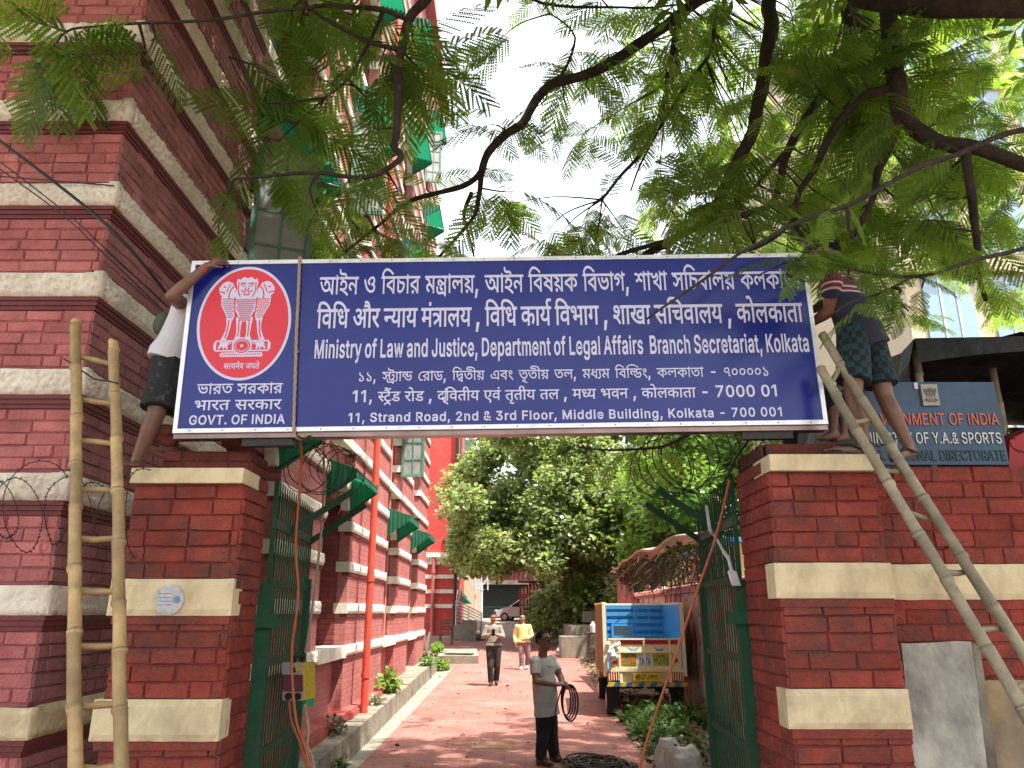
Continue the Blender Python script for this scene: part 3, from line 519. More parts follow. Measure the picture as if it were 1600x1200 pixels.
[[122,126,0,-17,-21,0,0,-110,-17,0,-10,15,-14,14,-25,14,-21,6,-8,20,54,28,31,10,-7,-11,0,14,-87,0,0,17],[84,97,7,-8,-34,-13,-29,-15,22,-7,15,-9,14,-12,5,-7,5,-9,-4,-1],[37,-2,-7,1,-6,8,0,7,4,6,9,4,7,-2,6,-8,0,-7,-4,-6,-2,-2]],
[[146,126,0,-17,-74,0,0,-35,3,-9,4,-1,10,4,16,20,13,2,5,-7,8,-20,1,-22,-5,-15,-10,-12,-15,-8,-9,-2,-18,0,-17,4,-21,15,-18,28,-15,43,18,4,10,-33,12,-22,13,-14,16,-7,19,0,8,3,11,9,3,7,1,13,-4,13,-6,8,13,5,-13,-19,-9,-8,-17,-6,-12,3,-7,5,-4,10,-1,44,-58,0,0,17]],
[[56,126,0,-17,-21,0,0,-110,-17,0,0,110,-21,0,0,17,18,-1,-12,16,20,28,13,10,17,5,10,1,20,-3,26,-11,34,-25,-10,-12,-18,14,-29,16,-21,4,-13,-2,-15,-8,-8,-9,-6,-12,10,-11]],
[[127,126,0,-17,-94,0,-1,-60,-5,6,19,17,23,15,26,12,11,-11,0,-71,-18,-7,0,78,7,-7,-24,-12,-21,-15,-22,-21,-13,9,0,67,-18,0,0,17],[106,45,0,-70,-17,0,-11,10,-16,9,-24,6,-8,18,18,10,34,15,7,2],[88,28,-36,-17,-6,-1,4,3,15,-4,13,-6,11,-8]],
[[81,9,-21,3,-10,5,-18,16,-15,24,-13,37,18,5,10,-30,11,-22,13,-13,16,-7,9,-1,11,1,8,3,6,5,7,13,-1,18,-10,15,-13,4,-11,-3,-2,-3,-1,-10,2,-6,-18,-3,-3,13,2,13,9,10,10,4,19,1,8,-2,18,-14,4,-6,5,-15,0,-18,-5,-14,-5,-7,-12,-10,-17,-6],[145,126,0,-17,-148,0,0,17]],
[[56,109,-21,0,0,-110,-17,0,0,110,-21,0,0,17,20,0,0,6,-6,14,-4,5,-11,8,-21,7,-40,2,-18,-4,-3,-2,-1,-5,7,-3,33,0,10,-2,11,-6,6,-10,1,-14,-16,0,-2,12,-6,3,-33,0,-17,3,-10,9,-2,6,1,11,12,11,24,7,16,1,26,-2,21,-5,17,-8,12,-11,8,-16,4,-17,20,0]],
[[128,126,0,-17,-21,0,0,-110,-17,0,-12,14,-21,16,-18,7,-23,5,-8,20,23,14,17,8,-22,12,-18,5,8,16,2,-7,-21,0,0,17],[90,109,-63,0,-6,4,8,-1,11,-5,21,-13,7,-7,1,-13,-31,-14,-13,-9,-4,6,13,-2,10,-2,18,-8,27,-21,7,-8,-6,-2],[36,-2,-7,1,-6,8,0,7,4,6,9,4,7,-2,6,-8,0,-7,-4,-6,-2,-2]],
[[102,127,18,-3,11,-9,3,-7,1,-109,-17,0,-3,7,-6,7,-9,3,-55,-3,-21,7,-11,13,-5,14,0,15,3,15,17,-3,-2,-11,1,-17,3,-7,8,-6,10,-3,50,3,14,-4,4,-3,1,-3,0,74,-1,6,-5,6,-13,1,-12,-5,-11,-9,-6,-11,-1,-9,3,-4,4,-2,13,1,1,-16,-6,-2,-14,0,-12,6,-7,12,1,19,14,21,17,11,7,3]],
[[122,126,0,-17,-21,0,0,-110,-17,0,-10,15,-14,14,-25,14,-21,6,-8,20,54,28,31,10,-7,-11,0,14,-87,0,0,17],[84,97,7,-8,-34,-13,-29,-15,22,-7,15,-9,14,-12,5,-7,5,-9,-4,-1]],
[[24,64,18,-12,22,-21,22,-33,-15,-8,-16,24,-18,18,-24,18],[14,97,2,11,5,8,12,8,11,2,10,-2,9,-5,6,-7,4,-9,0,-11,-4,-10,-10,-10,-10,-3,-16,1,-12,8,-5,9],[31,97,3,-10,6,-3,8,0,9,9,0,8,-4,6,-5,3,-8,0,-6,-3]],
[[-73,-15,53,22,6,-16,-42,-15,-4,4,12,0,25,-6,32,-16,-9,-14,-14,9,-14,6,-21,6,-16,2]],
[[149,126,0,-17,-21,0,0,-110,-17,0,1,70,2,-9,-14,13,-7,2,-6,-1,-3,-2,-3,-7,0,-12,-15,-1,-2,11,-8,10,-13,5,-9,-2,-5,-5,-2,-5,0,-8,5,-8,18,-9,-6,-17,-14,5,-10,7,-10,15,-2,13,2,11,10,13,10,5,25,0,15,-10,6,-7,-7,-1,5,10,4,3,8,3,9,0,16,-7,5,-4,-4,-5,-1,34,-114,0,0,17]],
[[128,126,0,-17,-21,0,0,-110,-18,0,1,30,4,-14,-20,26,-15,12,-16,2,-8,-4,-4,-6,0,-8,4,-6,15,-8,-6,-18,-19,10,-10,12,-3,15,2,11,6,9,14,8,11,2,15,-2,12,-6,11,-9,13,-18,-6,-1,-1,4,0,69,-92,0,0,17],[61,65,-1,-7,-17,5,-2,14,-8,13,-10,5,-17,3,3,17,23,-5,18,-11,6,-9,4,-12]],
[[122,126,0,-17,-21,0,0,-110,-17,0,-10,15,-14,14,-25,14,-21,6,-8,20,54,28,31,10,-7,-11,0,31],[84,97,7,-8,-34,-13,-29,-15,22,-7,15,-9,14,-12,5,-7,5,-9,-4,-1],[48,127,12,-1,-2,-17,-14,0,-4,-3,-1,-7,8,-8,14,-6,-14,-11,-21,15,-4,7,-1,13,8,13,8,4]],
[[56,126,0,-17,-21,0,0,-110,-17,0,0,110,-21,0,0,17,18,-1,-13,16,21,23,16,11,20,7,24,3,26,-2,35,-10,48,-25,-9,-13,-36,19,-29,10,-32,4,-20,-2,-16,-5,-12,-8,-15,-15,5,-8,5,-4]],
[[40,101,16,-3,6,-4,10,-11,-6,-1,5,10,7,5,14,1,4,-2,9,-6,9,-9,-3,-18,-15,16,-4,2,-6,0,-7,-4,-2,-7,1,-6,-15,0,-1,5,-6,9,-5,4,-6,2,-12,-1,-5,-4,-1,-11,2,-4,7,-6,12,-5,-6,-17,-13,5,-9,6,-8,9,-4,11,0,11,4,10,7,7,10,5],[190,126,0,-17,-73,0,0,-45,2,-3,9,0,5,3,16,20,14,2,12,-27,2,-14,-1,-9,-5,-15,-10,-11,-7,-5,-17,-5,-18,0,-16,4,-16,9,-14,15,-13,22,17,7,8,-16,15,-16,12,-6,15,-2,9,1,15,7,4,5,3,7,1,13,-2,10,-8,11,13,5,-13,-19,-9,-8,-8,-4,-12,-2,-11,4,-8,10,-2,10,0,42,-102,0,0,17]],
[[165,126,0,-17,-65,0,0,-110,-18,0,-4,8,-12,14,-15,13,-17,9,-20,5,-8,20,53,27,30,10,-6,-12,-1,16,-85,0,0,17],[82,95,7,-8,-30,-11,-31,-15,14,-4,23,-13,13,-12,5,-7,4,-8,-4,-1],[153,58,-2,-13,-9,-11,-17,-4,-13,2,1,16,14,0,6,3,2,5,-1,10,-8,10,-8,5,-23,6,0,17,21,-4,24,-14,10,-13,3,-7]],
[[100,74,0,-24,-71,0,0,24]],
[[75,62,13,-5,-18,-7,-16,-2,-13,1,-10,3,-8,5,-6,7,-3,8,-1,10,2,12,8,15,14,11,22,6,14,-2,11,-6,7,-10,2,-10,0,-75,6,-6,8,0,-2,-18,-13,1,-9,4,-7,10],[53,66,10,0,19,6,-6,-6,-1,33,-2,4,-8,6,-16,-2,-9,-6,-7,-12,-2,-8,3,-9,8,-5]],
[[58,17,-16,2,-7,3,-12,9,-7,13,-3,19,2,15,7,14,5,6,14,9,19,3,19,-3,13,-8,9,-12,4,-15,0,-16,-9,-22,-11,-10,-8,-4],[60,93,-10,-1,-8,-5,-4,-4,-6,-14,0,-12,4,-13,7,-7,9,-3,17,1,8,5,6,8,4,17,-3,15,-3,4,-10,8]],
[[76,150,0,-155,-28,0,0,129,6,0,-40,-29,-2,30,35,25]],
[[74,66,23,3,2,-19,-29,-2,-27,5,-6,-3,25,-27,17,-14,-14,-14,-35,34,-20,25,-3,6,-1,11,6,8,9,2,10,-3,5,-5,1,1,4,10,0,18,-2,6,-41,0,0,18,85,0,0,-18,-24,0,3,-16,-1,-11,-1,-5,-5,-8]],
[[106,108,-30,0,0,-40,-19,0,-17,-4,-8,-7,-4,-7,-1,-7,4,-15,15,-10,23,0,16,5,7,4,7,-19,-28,-9,-14,-1,-17,2,-8,3,-13,10,-9,13,-2,9,-1,9,3,16,4,7,12,11,15,6,17,2,-2,0,0,22,-58,0,0,18,108,0],[3,-32,52,32,10,0,31,-39,-15,-10,-24,29,-42,-29]],
[[-37,121,-10,12,-8,5,-9,1,-18,-5,-6,17,15,5,8,1,12,-2,10,-6,6,-8,-2,-1,-7,14,-10,8,-15,1,-7,-3,-6,18,14,3,14,0,12,-5,11,-11,8,-17,9,-27],[-25,163,4,10,9,4,10,-4,4,-10,-2,-7,-8,-6,-10,1,-5,5]],
[[72,42,-8,0,-15,-5,-17,14,-4,6,-3,13,1,8,3,6,12,8,14,3,23,0,0,13,-80,0,0,18,122,0,0,-18,-22,0,0,-31,-45,0,-5,-2,-3,-6,1,-4,7,-7,19,3,10,-1,16,-7,6,-6,4,-8,0,-17,-10,-15,-8,-5,-10,-3,-26,0,-12,3,-21,12,-19,18,15,12,24,-21,17,-5,22,0,6,5,3,8,-4,8]],
[[82,9,-14,-14,-16,14,-39,41,-6,10,-1,11,6,8,9,2,10,-3,6,-6,3,2,8,11,0,20,-2,3,-48,0,0,18,89,0,0,-18,-20,0,2,-9,0,-15,-4,-12,-13,-14,-15,-8,11,-12]],
[[36,108,0,-110,-20,0,0,110,-18,0,0,18,59,0,0,-18],[16,121,-5,19,-9,16,-6,5,-7,2,-12,-2,-3,-2,-7,19,14,3,14,0,13,-5,5,-5,10,-13,13,-37]],
[[82,-14,-15,26,-15,0,-23,6,-14,11,-6,11,-2,14,3,16,3,5,6,7,17,9,22,2,-1,15,-59,0,0,18,111,0,0,-18,-32,0,0,-33,-34,-2,-12,-8,-4,-9,1,-10,6,-10,14,-5,13,-1,-2,3,2,11,6,5,8,1,10,-2,4,-3,5,-8,0,-9,-3,-7,-6,-6,14,-21]],
[[-38,-7,21,1,15,-5,19,-14,16,-21,-15,-10,-14,19,-13,9,-8,3,-18,-1]],
[[-7,160,14,0,0,-195,-14,0]],
[[16,108,-18,0,0,18,15,0,-4,11,0,8,1,10,4,9,16,13,11,3,12,1,19,-2,17,-5,15,-8,27,-26,13,-18,-21,-1,-21,24,-22,13,-24,5,-15,-3,-9,-7,-3,-14,5,-13,23,0,0,-18,-21,0,0,-110,-20,0]],
[[116,108,-21,0,0,-110,-20,0,1,32,-16,-7,-21,-1,-18,7,-9,9,-5,19,6,21,6,7,9,6,11,3,16,1,18,-3,-1,-18,-11,2,-17,0,-6,-2,-8,-6,-2,-5,-1,-6,3,-10,12,-7,11,0,6,1,16,12,0,55,-77,0,0,18,118,0]],
[[98,108,0,-110,-20,0,0,66,-20,0,-13,-1,-11,-3,-5,-4,-1,-4,-1,-5,3,-11,4,-6,23,-22,-14,-13,-18,17,-13,17,-3,6,-2,13,1,10,6,11,13,9,19,4,32,0,0,26,-80,0,0,18,121,0,0,-18]],
[[-38,121,-5,10,-3,14,1,13,3,8,12,11,8,3,10,1,15,-2,11,-9,9,-13,11,-31,23,0,0,-18,-21,0,0,-110,-20,0,0,110,-18,0,0,18,17,0,-11,28,-9,8,-6,1,-11,-4,-3,-7,-1,-10,8,-21]],
[[121,126,0,-18,-21,0,0,-110,-20,0,0,35,-11,-6,-18,-3,-12,2,-10,4,-9,7,-7,9,-5,12,-3,14,10,2,10,5,3,4,2,12,-6,13,-26,0,0,18],[28,59,9,-12,9,-4,17,1,10,5,7,7,0,52,-35,0,5,-19,-3,-14,-8,-10]],
[[116,108,-19,0,0,-38,-3,-15,-4,-7,-7,-6,-8,-4,-12,-2,-4,19,11,3,6,7,1,43,-43,0,0,-48,4,-15,11,-9,34,-19,14,-15,2,-6,-1,-17,-4,-10,-6,-8,-17,10,7,13,1,5,-2,6,-9,8,-38,23,-11,11,-4,10,-1,8,0,53,-16,0,0,18,118,0]],
[[-39,154,0,4,4,6,6,4,6,0,4,-2,6,-8,0,-7,-4,-6,-6,-4,-6,0,-6,4,-4,6]],
[[8,-48,-19,-7,-10,-1,-10,1,-8,3,-7,5,-8,13,-1,9,4,15,5,6,8,5,22,5,2,-17,-18,-6,-4,-6,1,-10,9,-4,11,0,17,7]],
[[-2,108,0,18,143,0,0,-18,-21,0,0,-110,-20,0,1,71,-11,-2,-9,-8,-9,-20,-19,6,7,17,-8,5,-10,2,-11,-4,-4,-11,4,-13,12,-14,22,-19,-14,-13,-29,26,-9,13,-5,14,-1,7,2,13,11,13,11,5,16,1,16,-5,8,-6,7,6,10,4,13,1,-1,21]],
[[104,108,0,-110,-20,0,0,50,-41,0,-1,-13,-4,-5,-6,-2,-6,1,-9,6,-7,8,-4,10,1,8,5,4,11,1,0,42,-25,0,0,18,126,0,0,-18],[84,108,-41,0,0,-42,41,0]],
[[99,35,-18,-12,-15,-4,-19,1,-9,2,-8,5,-9,14,-1,9,1,8,5,11,-9,5,-8,11,-2,6,0,16,8,13,7,5,7,2,15,1,7,-2,10,-8,3,-12,-1,-7,-8,-13,-16,10,5,7,0,4,-3,4,-4,1,-6,-2,-5,-8,0,-11,6,-6,13,-4,8,2,16,-1,-2,-18,-7,1,-15,-4,-3,-3,-2,-7,2,-8,7,-5,16,-1,5,1,10,6,9,8]],
[[35,128,18,-4,7,-5,4,-7,4,-17,0,-29,37,0,0,42,-27,0,0,18,67,0,0,-18,-20,0,0,-110,-20,0,0,50,-37,0,-1,-13,-2,-3,-8,-4,-6,1,-9,6,-7,8,-4,10,1,8,5,4,12,1,-2,36,-5,7,-8,3,-7,-2,-2,-4,0,-5,4,-4,17,-3,-2,-18,-12,1,-15,6,-9,13,-1,8,1,8,8,11,12,5]],
[[-2,126,118,0,0,-18,-21,0,0,-110,-20,0,0,60,-32,0,0,-9,-4,-10,-5,-3,-7,0,-8,4,-7,7,-5,8,-2,9,2,6,4,4,9,2,55,0,0,32,-77,0]],
[[157,108,-65,0,0,-35,4,4,9,4,17,0,8,-3,11,-12,3,-8,1,-17,-5,-20,-9,-16,-18,10,7,11,5,16,-1,15,-8,7,-10,-1,-14,-12,0,-53,-20,0,1,34,-15,-9,-25,0,-17,10,-6,11,-3,14,1,10,4,9,7,8,18,9,15,1,18,-3,-2,-18,-10,2,-15,0,-6,-2,-7,-6,-3,-10,1,-6,5,-8,8,-4,15,1,9,5,7,7,0,55,-74,0,0,18,159,0]],
[[36,108,0,-110,-20,0,0,110,-18,0,0,18,59,0,0,-18]],
[[101,75,0,-26,-73,0,0,26]],
[[21,-4,67,133,0,-5,-75,0,0,26,104,0,0,-23,-67,-132]],
[[65,-7,-11,1,-11,4,-9,5,-7,7,-12,21,-3,12,-3,30,3,29,3,13,5,11,14,16,9,6,22,4,21,-4,17,-13,6,-9,9,-24,3,-29,-3,-30,-4,-12,-11,-21,-17,-12,-10,-4],[65,19,10,3,9,7,6,13,3,19,0,23,-3,19,-10,18,-15,6,-11,-3,-8,-8,-6,-13,-4,-30,4,-31,6,-13,8,-7]],
[[77,151,0,-156,-29,0,0,128,6,0,-41,-28,-1,30,35,26]],
[[4,-40,11,66,31,-1,-18,-65]],
[[64,-8,-29,6,-15,9,-10,14,-3,8,-2,14,30,0,1,-9,4,-6,6,-5,8,-3,10,-1,16,3,4,2,8,9,2,7,-5,10,-11,6,-27,8,-21,9,-15,14,-4,9,0,19,3,9,9,14,7,5,16,7,19,3,20,-3,16,-7,6,-5,10,-13,4,-21,-28,0,-5,13,-4,4,-6,3,-19,2,-9,-3,-8,-6,-3,-6,1,-10,5,-5,10,-5,26,-7,20,-8,9,-7,7,-10,5,-12,0,-7,-3,-17,-4,-8,-12,-12,-17,-8]],
[[64,114,0,-25,-67,0,0,25],[13,140,28,0,0,-115,3,-5,5,-1,13,2,6,-24,-17,-4,-12,1,-9,3,-13,12,-3,8,-1,10]],
[[10,-5,0,119,28,0,0,-16,-8,0,6,8,12,7,14,3,14,-1,0,-29,-14,3,-10,-2,-9,-5,-4,-6,-1,-81]],
[[46,-8,-14,2,-7,3,-6,3,-10,10,-5,13,0,15,4,11,7,8,5,3,15,6,39,6,-2,11,-5,5,-6,2,-9,0,-12,-5,-9,-12,-26,9,6,12,14,14,19,7,16,1,15,-3,10,-5,9,-8,6,-12,2,-7,0,-86,-28,0,0,15,7,-1,-8,-9,-9,-5],[49,18,14,3,6,5,4,7,3,14,5,2,-14,-4,-20,-2,-12,-5,-3,-5,0,-5,3,-6]],
[[38,65,0,-70,-28,0,0,119,28,0,0,-36,-15,0,6,16,12,14,8,5,17,3,22,-5,11,-10,7,-14,2,-18,0,-74,-28,0,0,73,-2,12,-3,4,-4,3,-11,3,-11,-3,-8,-8]],
[[56,-8,-9,1,-18,7,-13,13,-5,9,-6,32,3,23,3,9,11,16,8,6,17,7,9,1,20,-4,8,-6,7,-9,-7,0,0,54,28,0,0,-156,-27,0,0,17,6,0,-11,-13,-10,-5],[59,19,10,1,7,6,5,9,3,12,0,15,-5,17,-6,7,-14,4,-10,-2,-8,-6,-5,-9,-3,-19,3,-18,6,-10,7,-5]],
[[12,-5,0,156,56,0,21,-3,9,-4,14,-11,8,-15,2,-8,0,-19,-6,-16,-11,-13,-7,-5,-9,-3,-21,-3,-45,0,0,27,56,1,10,6,4,11,-2,17,-8,8,-10,3,-32,0,0,-129],[98,-5,-39,75,31,1,40,-75]],
[[60,-8,-11,1,-9,3,-17,10,-6,7,-9,19,-3,22,3,22,9,19,6,7,17,10,9,3,11,1,20,-4,17,-10,6,-7,9,-19,3,-22,-3,-22,-9,-19,-6,-7,-17,-10],[60,19,6,0,9,4,9,13,3,18,-3,18,-6,10,-7,6,-11,2,-11,-2,-7,-6,-6,-10,-3,-18,3,-18,9,-13,9,-4]],
[[13,-5,0,20,63,69,6,8,4,11,0,8,-5,9,-9,5,-13,1,-4,-1,-8,-6,-4,-6,-2,-14,-28,0,1,14,6,17,11,12,8,5,16,5,18,0,17,-5,13,-10,8,-14,3,-16,-3,-17,-6,-12,-10,-14,-46,-49,0,7,67,0,0,-27]],
[[57,-7,-19,2,-16,8,-11,12,-3,7,-3,23,4,12,8,10,20,17,24,17,8,8,0,12,-4,4,-7,2,-5,-1,-7,-5,-1,-10,3,-8,85,-107,-31,-1,-71,85,-10,16,-4,12,0,13,5,13,9,10,12,6,7,2,15,0,20,-8,8,-10,5,-12,-1,-16,-9,-17,-52,-42,-3,-10,5,-12,13,-6,14,1,9,4,9,7,9,14,3,12,0,12,28,0,-4,-30,-11,-20,-21,-19,-23,-7]],
[[62,-7,-18,2,-16,7,-7,5,-10,13,-3,8,-2,14,29,0,5,-14,6,-5,11,-3,15,1,11,5,5,10,0,9,-3,8,-5,6,-4,3,-11,3,-25,0,0,22,37,43,0,-6,-63,0,0,27,98,0,0,-21,-54,-59,-3,16,16,1,10,-2,17,-7,7,-6,5,-7,7,-16,0,-18,-7,-16,-12,-13,-16,-8]],
[[12,-5,0,156,99,0,0,-27,-70,0,0,-40,63,0,0,-26,-63,0,0,-63]],
[[9,-5,0,156,29,0,0,-156]],
[[12,-5,0,156,35,0,38,-95,14,-48,-17,1,2,9,12,38,37,95,35,0,0,-156,-28,0,0,141,14,0,-18,-55,-34,-86,-23,0,-35,86,-18,55,13,0,1,-9,0,-132]],
[[10,-5,0,119,28,0,0,-119],[24,122,-8,2,-7,6,-2,4,0,9,5,8,12,5,13,-5,5,-12,-5,-12,-8,-5]],
[[61,-8,-21,4,-17,10,-6,7,-9,19,-3,22,6,32,12,16,16,10,20,4,19,-3,12,-6,14,-16,4,-8,4,-17,0,-23,-95,0,0,26,88,-3,-20,-15,-2,19,-4,9,-6,7,-14,4,-14,-4,-9,-11,-3,-14,2,-23,4,-10,8,-6,14,-4,13,3,5,3,6,12,27,-7,-8,-17,-14,-13,-13,-5]],
[[12,-5,0,156,67,-1,10,-2,15,-7,10,-12,3,-7,2,-22,-7,-16,-7,-7,-10,-4,0,6,6,-1,10,-7,9,-10,5,-22,-6,-23,-5,-6,-13,-10,-19,-5],[41,22,39,0,7,2,7,6,2,4,-1,12,-4,7,-6,5,-14,3,-30,0],[41,87,31,0,8,2,10,10,1,7,-2,9,-3,4,-10,4,-35,1]],
[[52,-7,-15,3,-12,7,-6,5,-7,14,-2,18,0,74,28,0,1,-79,4,-10,9,-5,10,0,7,2,6,5,4,7,1,80,28,0,0,-119,-27,0,0,37,14,-1,-6,-16,-12,-14,-16,-7]],
[[60,-48,-16,1,-13,4,-18,15,-5,9,22,14,13,-14,7,-3,10,-1,13,3,5,3,6,8,0,24,7,0,-11,-12,-10,-5,-7,-1,-16,0,-17,6,-7,6,-11,15,-4,9,-2,11,0,23,5,20,11,15,8,6,17,7,10,1,19,-4,14,-13,1,-2,-6,0,0,17,27,0,0,-127,-7,-16,-12,-11,-7,-4,-17,-4],[59,23,10,1,7,5,6,8,3,18,-3,19,-3,5,-6,7,-14,4,-10,-2,-10,-10,-3,-5,-3,-18,3,-17,6,-9,7,-5]],
[[27,34,-2,29,14,19,63,69,34,-2,-67,-76,-1,1],[12,-5,0,156,29,0,0,-156],[104,-5,-56,79,18,23,70,-101]],
[[29,32,-2,34,6,0,47,48,31,-2,-56,-60,-2,0],[10,-5,0,156,28,0,0,-156],[82,-5,-46,59,20,20,59,-78]],
[[102,75,0,-26,-75,0,0,26]],
[[21,-4,66,133,0,-5,-74,0,0,27,104,0,0,-24,-67,-132]],
[[65,-7,-22,4,-17,13,-11,21,-4,12,-2,14,0,31,2,14,9,24,14,17,20,9,11,1,11,-1,20,-9,14,-17,5,-11,3,-13,3,-29,-1,-16,-5,-26,-11,-21,-17,-13],[65,19,10,3,8,7,8,22,2,22,-4,30,-6,13,-8,8,-10,2,-10,-2,-5,-3,-10,-18,-3,-19,1,-33,5,-16,7,-10,9,-5]],
[[35,129,18,-4,12,-13,4,-17,0,-28,35,0,0,41,-26,0,0,19,68,0,0,-19,-21,0,0,-110,-21,0,0,50,-35,0,-2,-14,-4,-5,-3,-1,-10,1,-11,8,-6,9,-3,10,4,8,14,3,-1,35,-5,7,-4,2,-7,0,-6,-5,2,-7,5,-3,14,-2,-2,-19,-20,4,-7,4,-6,5,-4,16,1,8,7,11]],
[[36,108,0,-110,-21,0,0,110,-17,0,0,19,59,0,0,-19]],
[[83,9,-15,-15,-37,35,-21,25,-4,9,0,8,3,6,7,4,8,0,4,-1,9,-7,9,8,3,15,-3,12,-48,0,0,19,89,0,0,-19,-20,0,3,-16,-2,-14,-3,-6,-13,-14,-15,-8,11,-12]],
[[99,108,0,-110,-21,0,0,65,-33,0,-11,-3,-6,-8,0,-10,6,-12,24,-22,-15,-14,-28,29,-8,19,1,16,6,11,12,9,20,4,32,0,0,26,-80,0,0,19,121,0,0,-19]],
[[120,108,0,-110,-21,0,0,52,-9,-2,-26,0,-21,5,-6,-3,17,-19,26,-22,-15,-15,-45,46,-12,17,-2,6,1,11,9,7,12,-1,9,-6,3,6,1,8,-2,20,-41,0,0,19,143,0,0,-19],[74,67,18,1,7,2,0,38,-40,1,3,-10,0,-13,-2,-10,-4,-8]],
[[158,108,-65,0,-1,-35,12,8,19,0,14,-8,8,-15,1,-10,-3,-20,-6,-15,-6,-8,-19,10,8,11,5,21,-4,13,-8,4,-14,-6,-6,-7,0,-53,-21,0,0,33,-14,-8,-13,-2,-13,2,-11,5,-9,10,-3,6,-2,14,1,11,4,9,15,13,10,3,19,1,14,-2,-1,-20,-19,3,-12,-2,-5,-3,-5,-7,0,-11,2,-5,7,-6,14,-2,9,4,12,9,0,55,-74,0,0,19,160,0]],
[[77,-7,-26,4,-21,13,-15,21,-7,26,-1,16,4,29,4,13,7,11,18,17,23,9,13,1,23,-4,14,-6,6,-5,14,-16,6,-14,3,-13,-29,0,-7,15,-7,8,-7,4,-12,3,-18,-3,-12,-7,-5,-6,-7,-15,-2,-10,0,-22,2,-10,7,-15,11,-11,6,-3,15,-3,7,1,17,7,8,10,4,12,1,14,17,-8,-55,-4,0,26,66,0,-1,-33,-7,-22,-7,-9,-17,-13,-10,-5]],
[[77,-7,-25,4,-21,13,-9,9,-11,24,-4,30,4,29,11,24,19,17,23,9,13,1,12,-1,24,-9,18,-17,11,-24,4,-29,-4,-30,-11,-24,-18,-16,-12,-6],[77,20,20,6,11,10,7,16,3,21,-3,21,-7,15,-11,10,-20,6,-15,-3,-12,-7,-5,-6,-7,-15,-3,-21,3,-21,7,-15,11,-11,6,-3]],
[[55,-5,-57,155,30,1,39,-110,11,-37,-17,0,13,45,35,102,31,-1,-56,-155]],
[[4,124,0,27,121,0,0,-27,-46,0,0,-129,-29,0,0,129]],
[[27,-7,-5,1,-8,5,-5,8,0,10,2,4,3,4,8,5,10,0,4,-2,7,-7,3,-9,-1,-5,-5,-8,-8,-5]],
[[11,-5,0,156,30,0,0,-156]],
[[12,-5,0,156,30,0,63,-98,14,-25,7,-17,-14,-1,-3,35,0,106,29,0,0,-156,-30,0,-57,89,-20,35,-7,15,15,1,2,-25,0,-115]],
[[63,-5,-40,0,0,27,49,0,9,2,14,8,9,13,5,17,0,22,-2,9,-7,15,-11,10,-7,3,-19,3,-41,0,0,27,43,0,27,-4,22,-13,15,-20,5,-12,3,-14,0,-30,-3,-14,-12,-23,-8,-9,-11,-8,-25,-8],[41,151,0,-156,-29,0,0,156]],
[[-2,-5,56,156,29,0,57,-156,-30,0,-37,102,-13,45,17,0,-15,-52,-33,-95],[26,35,0,27,86,0,0,-27]],
[[-3,127,78,0,0,-20,-78,0],[6,48,5,18,10,10,17,6,41,1,0,-20,-39,-1,-8,-4,-4,-6,1,-10,6,-12,23,-22,-15,-14,-24,23,-11,18]],
[[-36,120,-6,20,-8,16,-3,3,-10,3,-16,-4,-6,20,14,4,15,-1,7,-1,11,-8,10,-14,4,-9,9,-29]],
[[133,107,0,-110,-21,0,0,74,-34,0,2,2,2,-1,8,-10,4,-12,0,-13,-4,-10,-4,-5,-8,-6,-16,-3,-15,3,-7,4,-13,12,-18,32,-6,18,19,7,13,-32,7,-11,6,-7,13,-6,9,3,2,2,1,7,-2,10,-12,14,-8,5,8,17,53,0,0,16,-115,0,0,20,157,0,0,-20]],
[[77,-4,-13,1,-22,8,-17,16,-7,11,-4,12,-4,29,1,15,7,25,14,20,20,12,12,3,20,1,14,-3,19,-10,13,-16,6,-13,2,-9,-23,0,-4,10,-7,10,-14,8,-9,2,-13,0,-14,-6,-12,-11,-4,-8,-5,-19,0,-23,5,-19,4,-7,6,-7,13,-8,16,-3,15,2,6,3,10,9,4,5,5,24,10,-3,-48,-2,0,20,60,0,0,-18,-1,-12,-3,-10,-10,-19,-8,-7,-18,-10]],
[[77,-4,-13,1,-22,8,-17,16,-11,23,-4,29,4,28,11,23,17,16,22,8,13,1,12,-1,22,-8,17,-16,11,-23,4,-28,-4,-29,-11,-23,-17,-16,-22,-8],[77,17,15,3,13,8,6,7,7,16,3,22,-3,21,-7,17,-12,11,-14,6,-17,0,-14,-6,-12,-11,-7,-17,-3,-21,3,-22,7,-16,6,-7,13,-8]],
[[57,-2,-55,149,24,1,38,-108,10,-33,-9,0,12,41,35,100,24,-1,-55,-149]],
[[16,-2,0,150,92,0,0,-21,-70,0,0,-43,65,0,0,-21,-65,0,0,-45,71,0,0,-20]],
[[16,-2,0,150,62,-1,10,-2,15,-8,6,-6,8,-14,2,-16,-2,-17,-8,-14,-6,-5,-7,-5,-18,-5,-52,-1,0,21,53,1,9,4,6,7,3,14,-3,14,-10,9,-11,3,-35,0,0,-129],[100,-2,-37,69,25,1,37,-70]],
[[16,-2,0,150,25,0,63,-100,18,-35,-7,0,-2,13,0,122,22,0,0,-150,-25,0,-61,96,-21,37,8,1,2,-28,0,-106]],
[[16,-2,0,150,29,0,38,-96,12,-40,-9,0,3,12,9,28,37,96,30,0,0,-150,-22,0,1,135,6,0,-2,-7,-15,-44,-33,-84,-19,0,-34,84,-17,51,6,0,1,-10,0,-125]],
[[8,127,0,21,114,0,0,-21,-46,0,0,-129,-23,0,0,129]],
[[16,-2,0,150,92,0,0,-21,-70,0,0,-46,63,0,0,-20,-63,0,0,-63]],
[[15,-2,0,150,23,0,0,-150]],
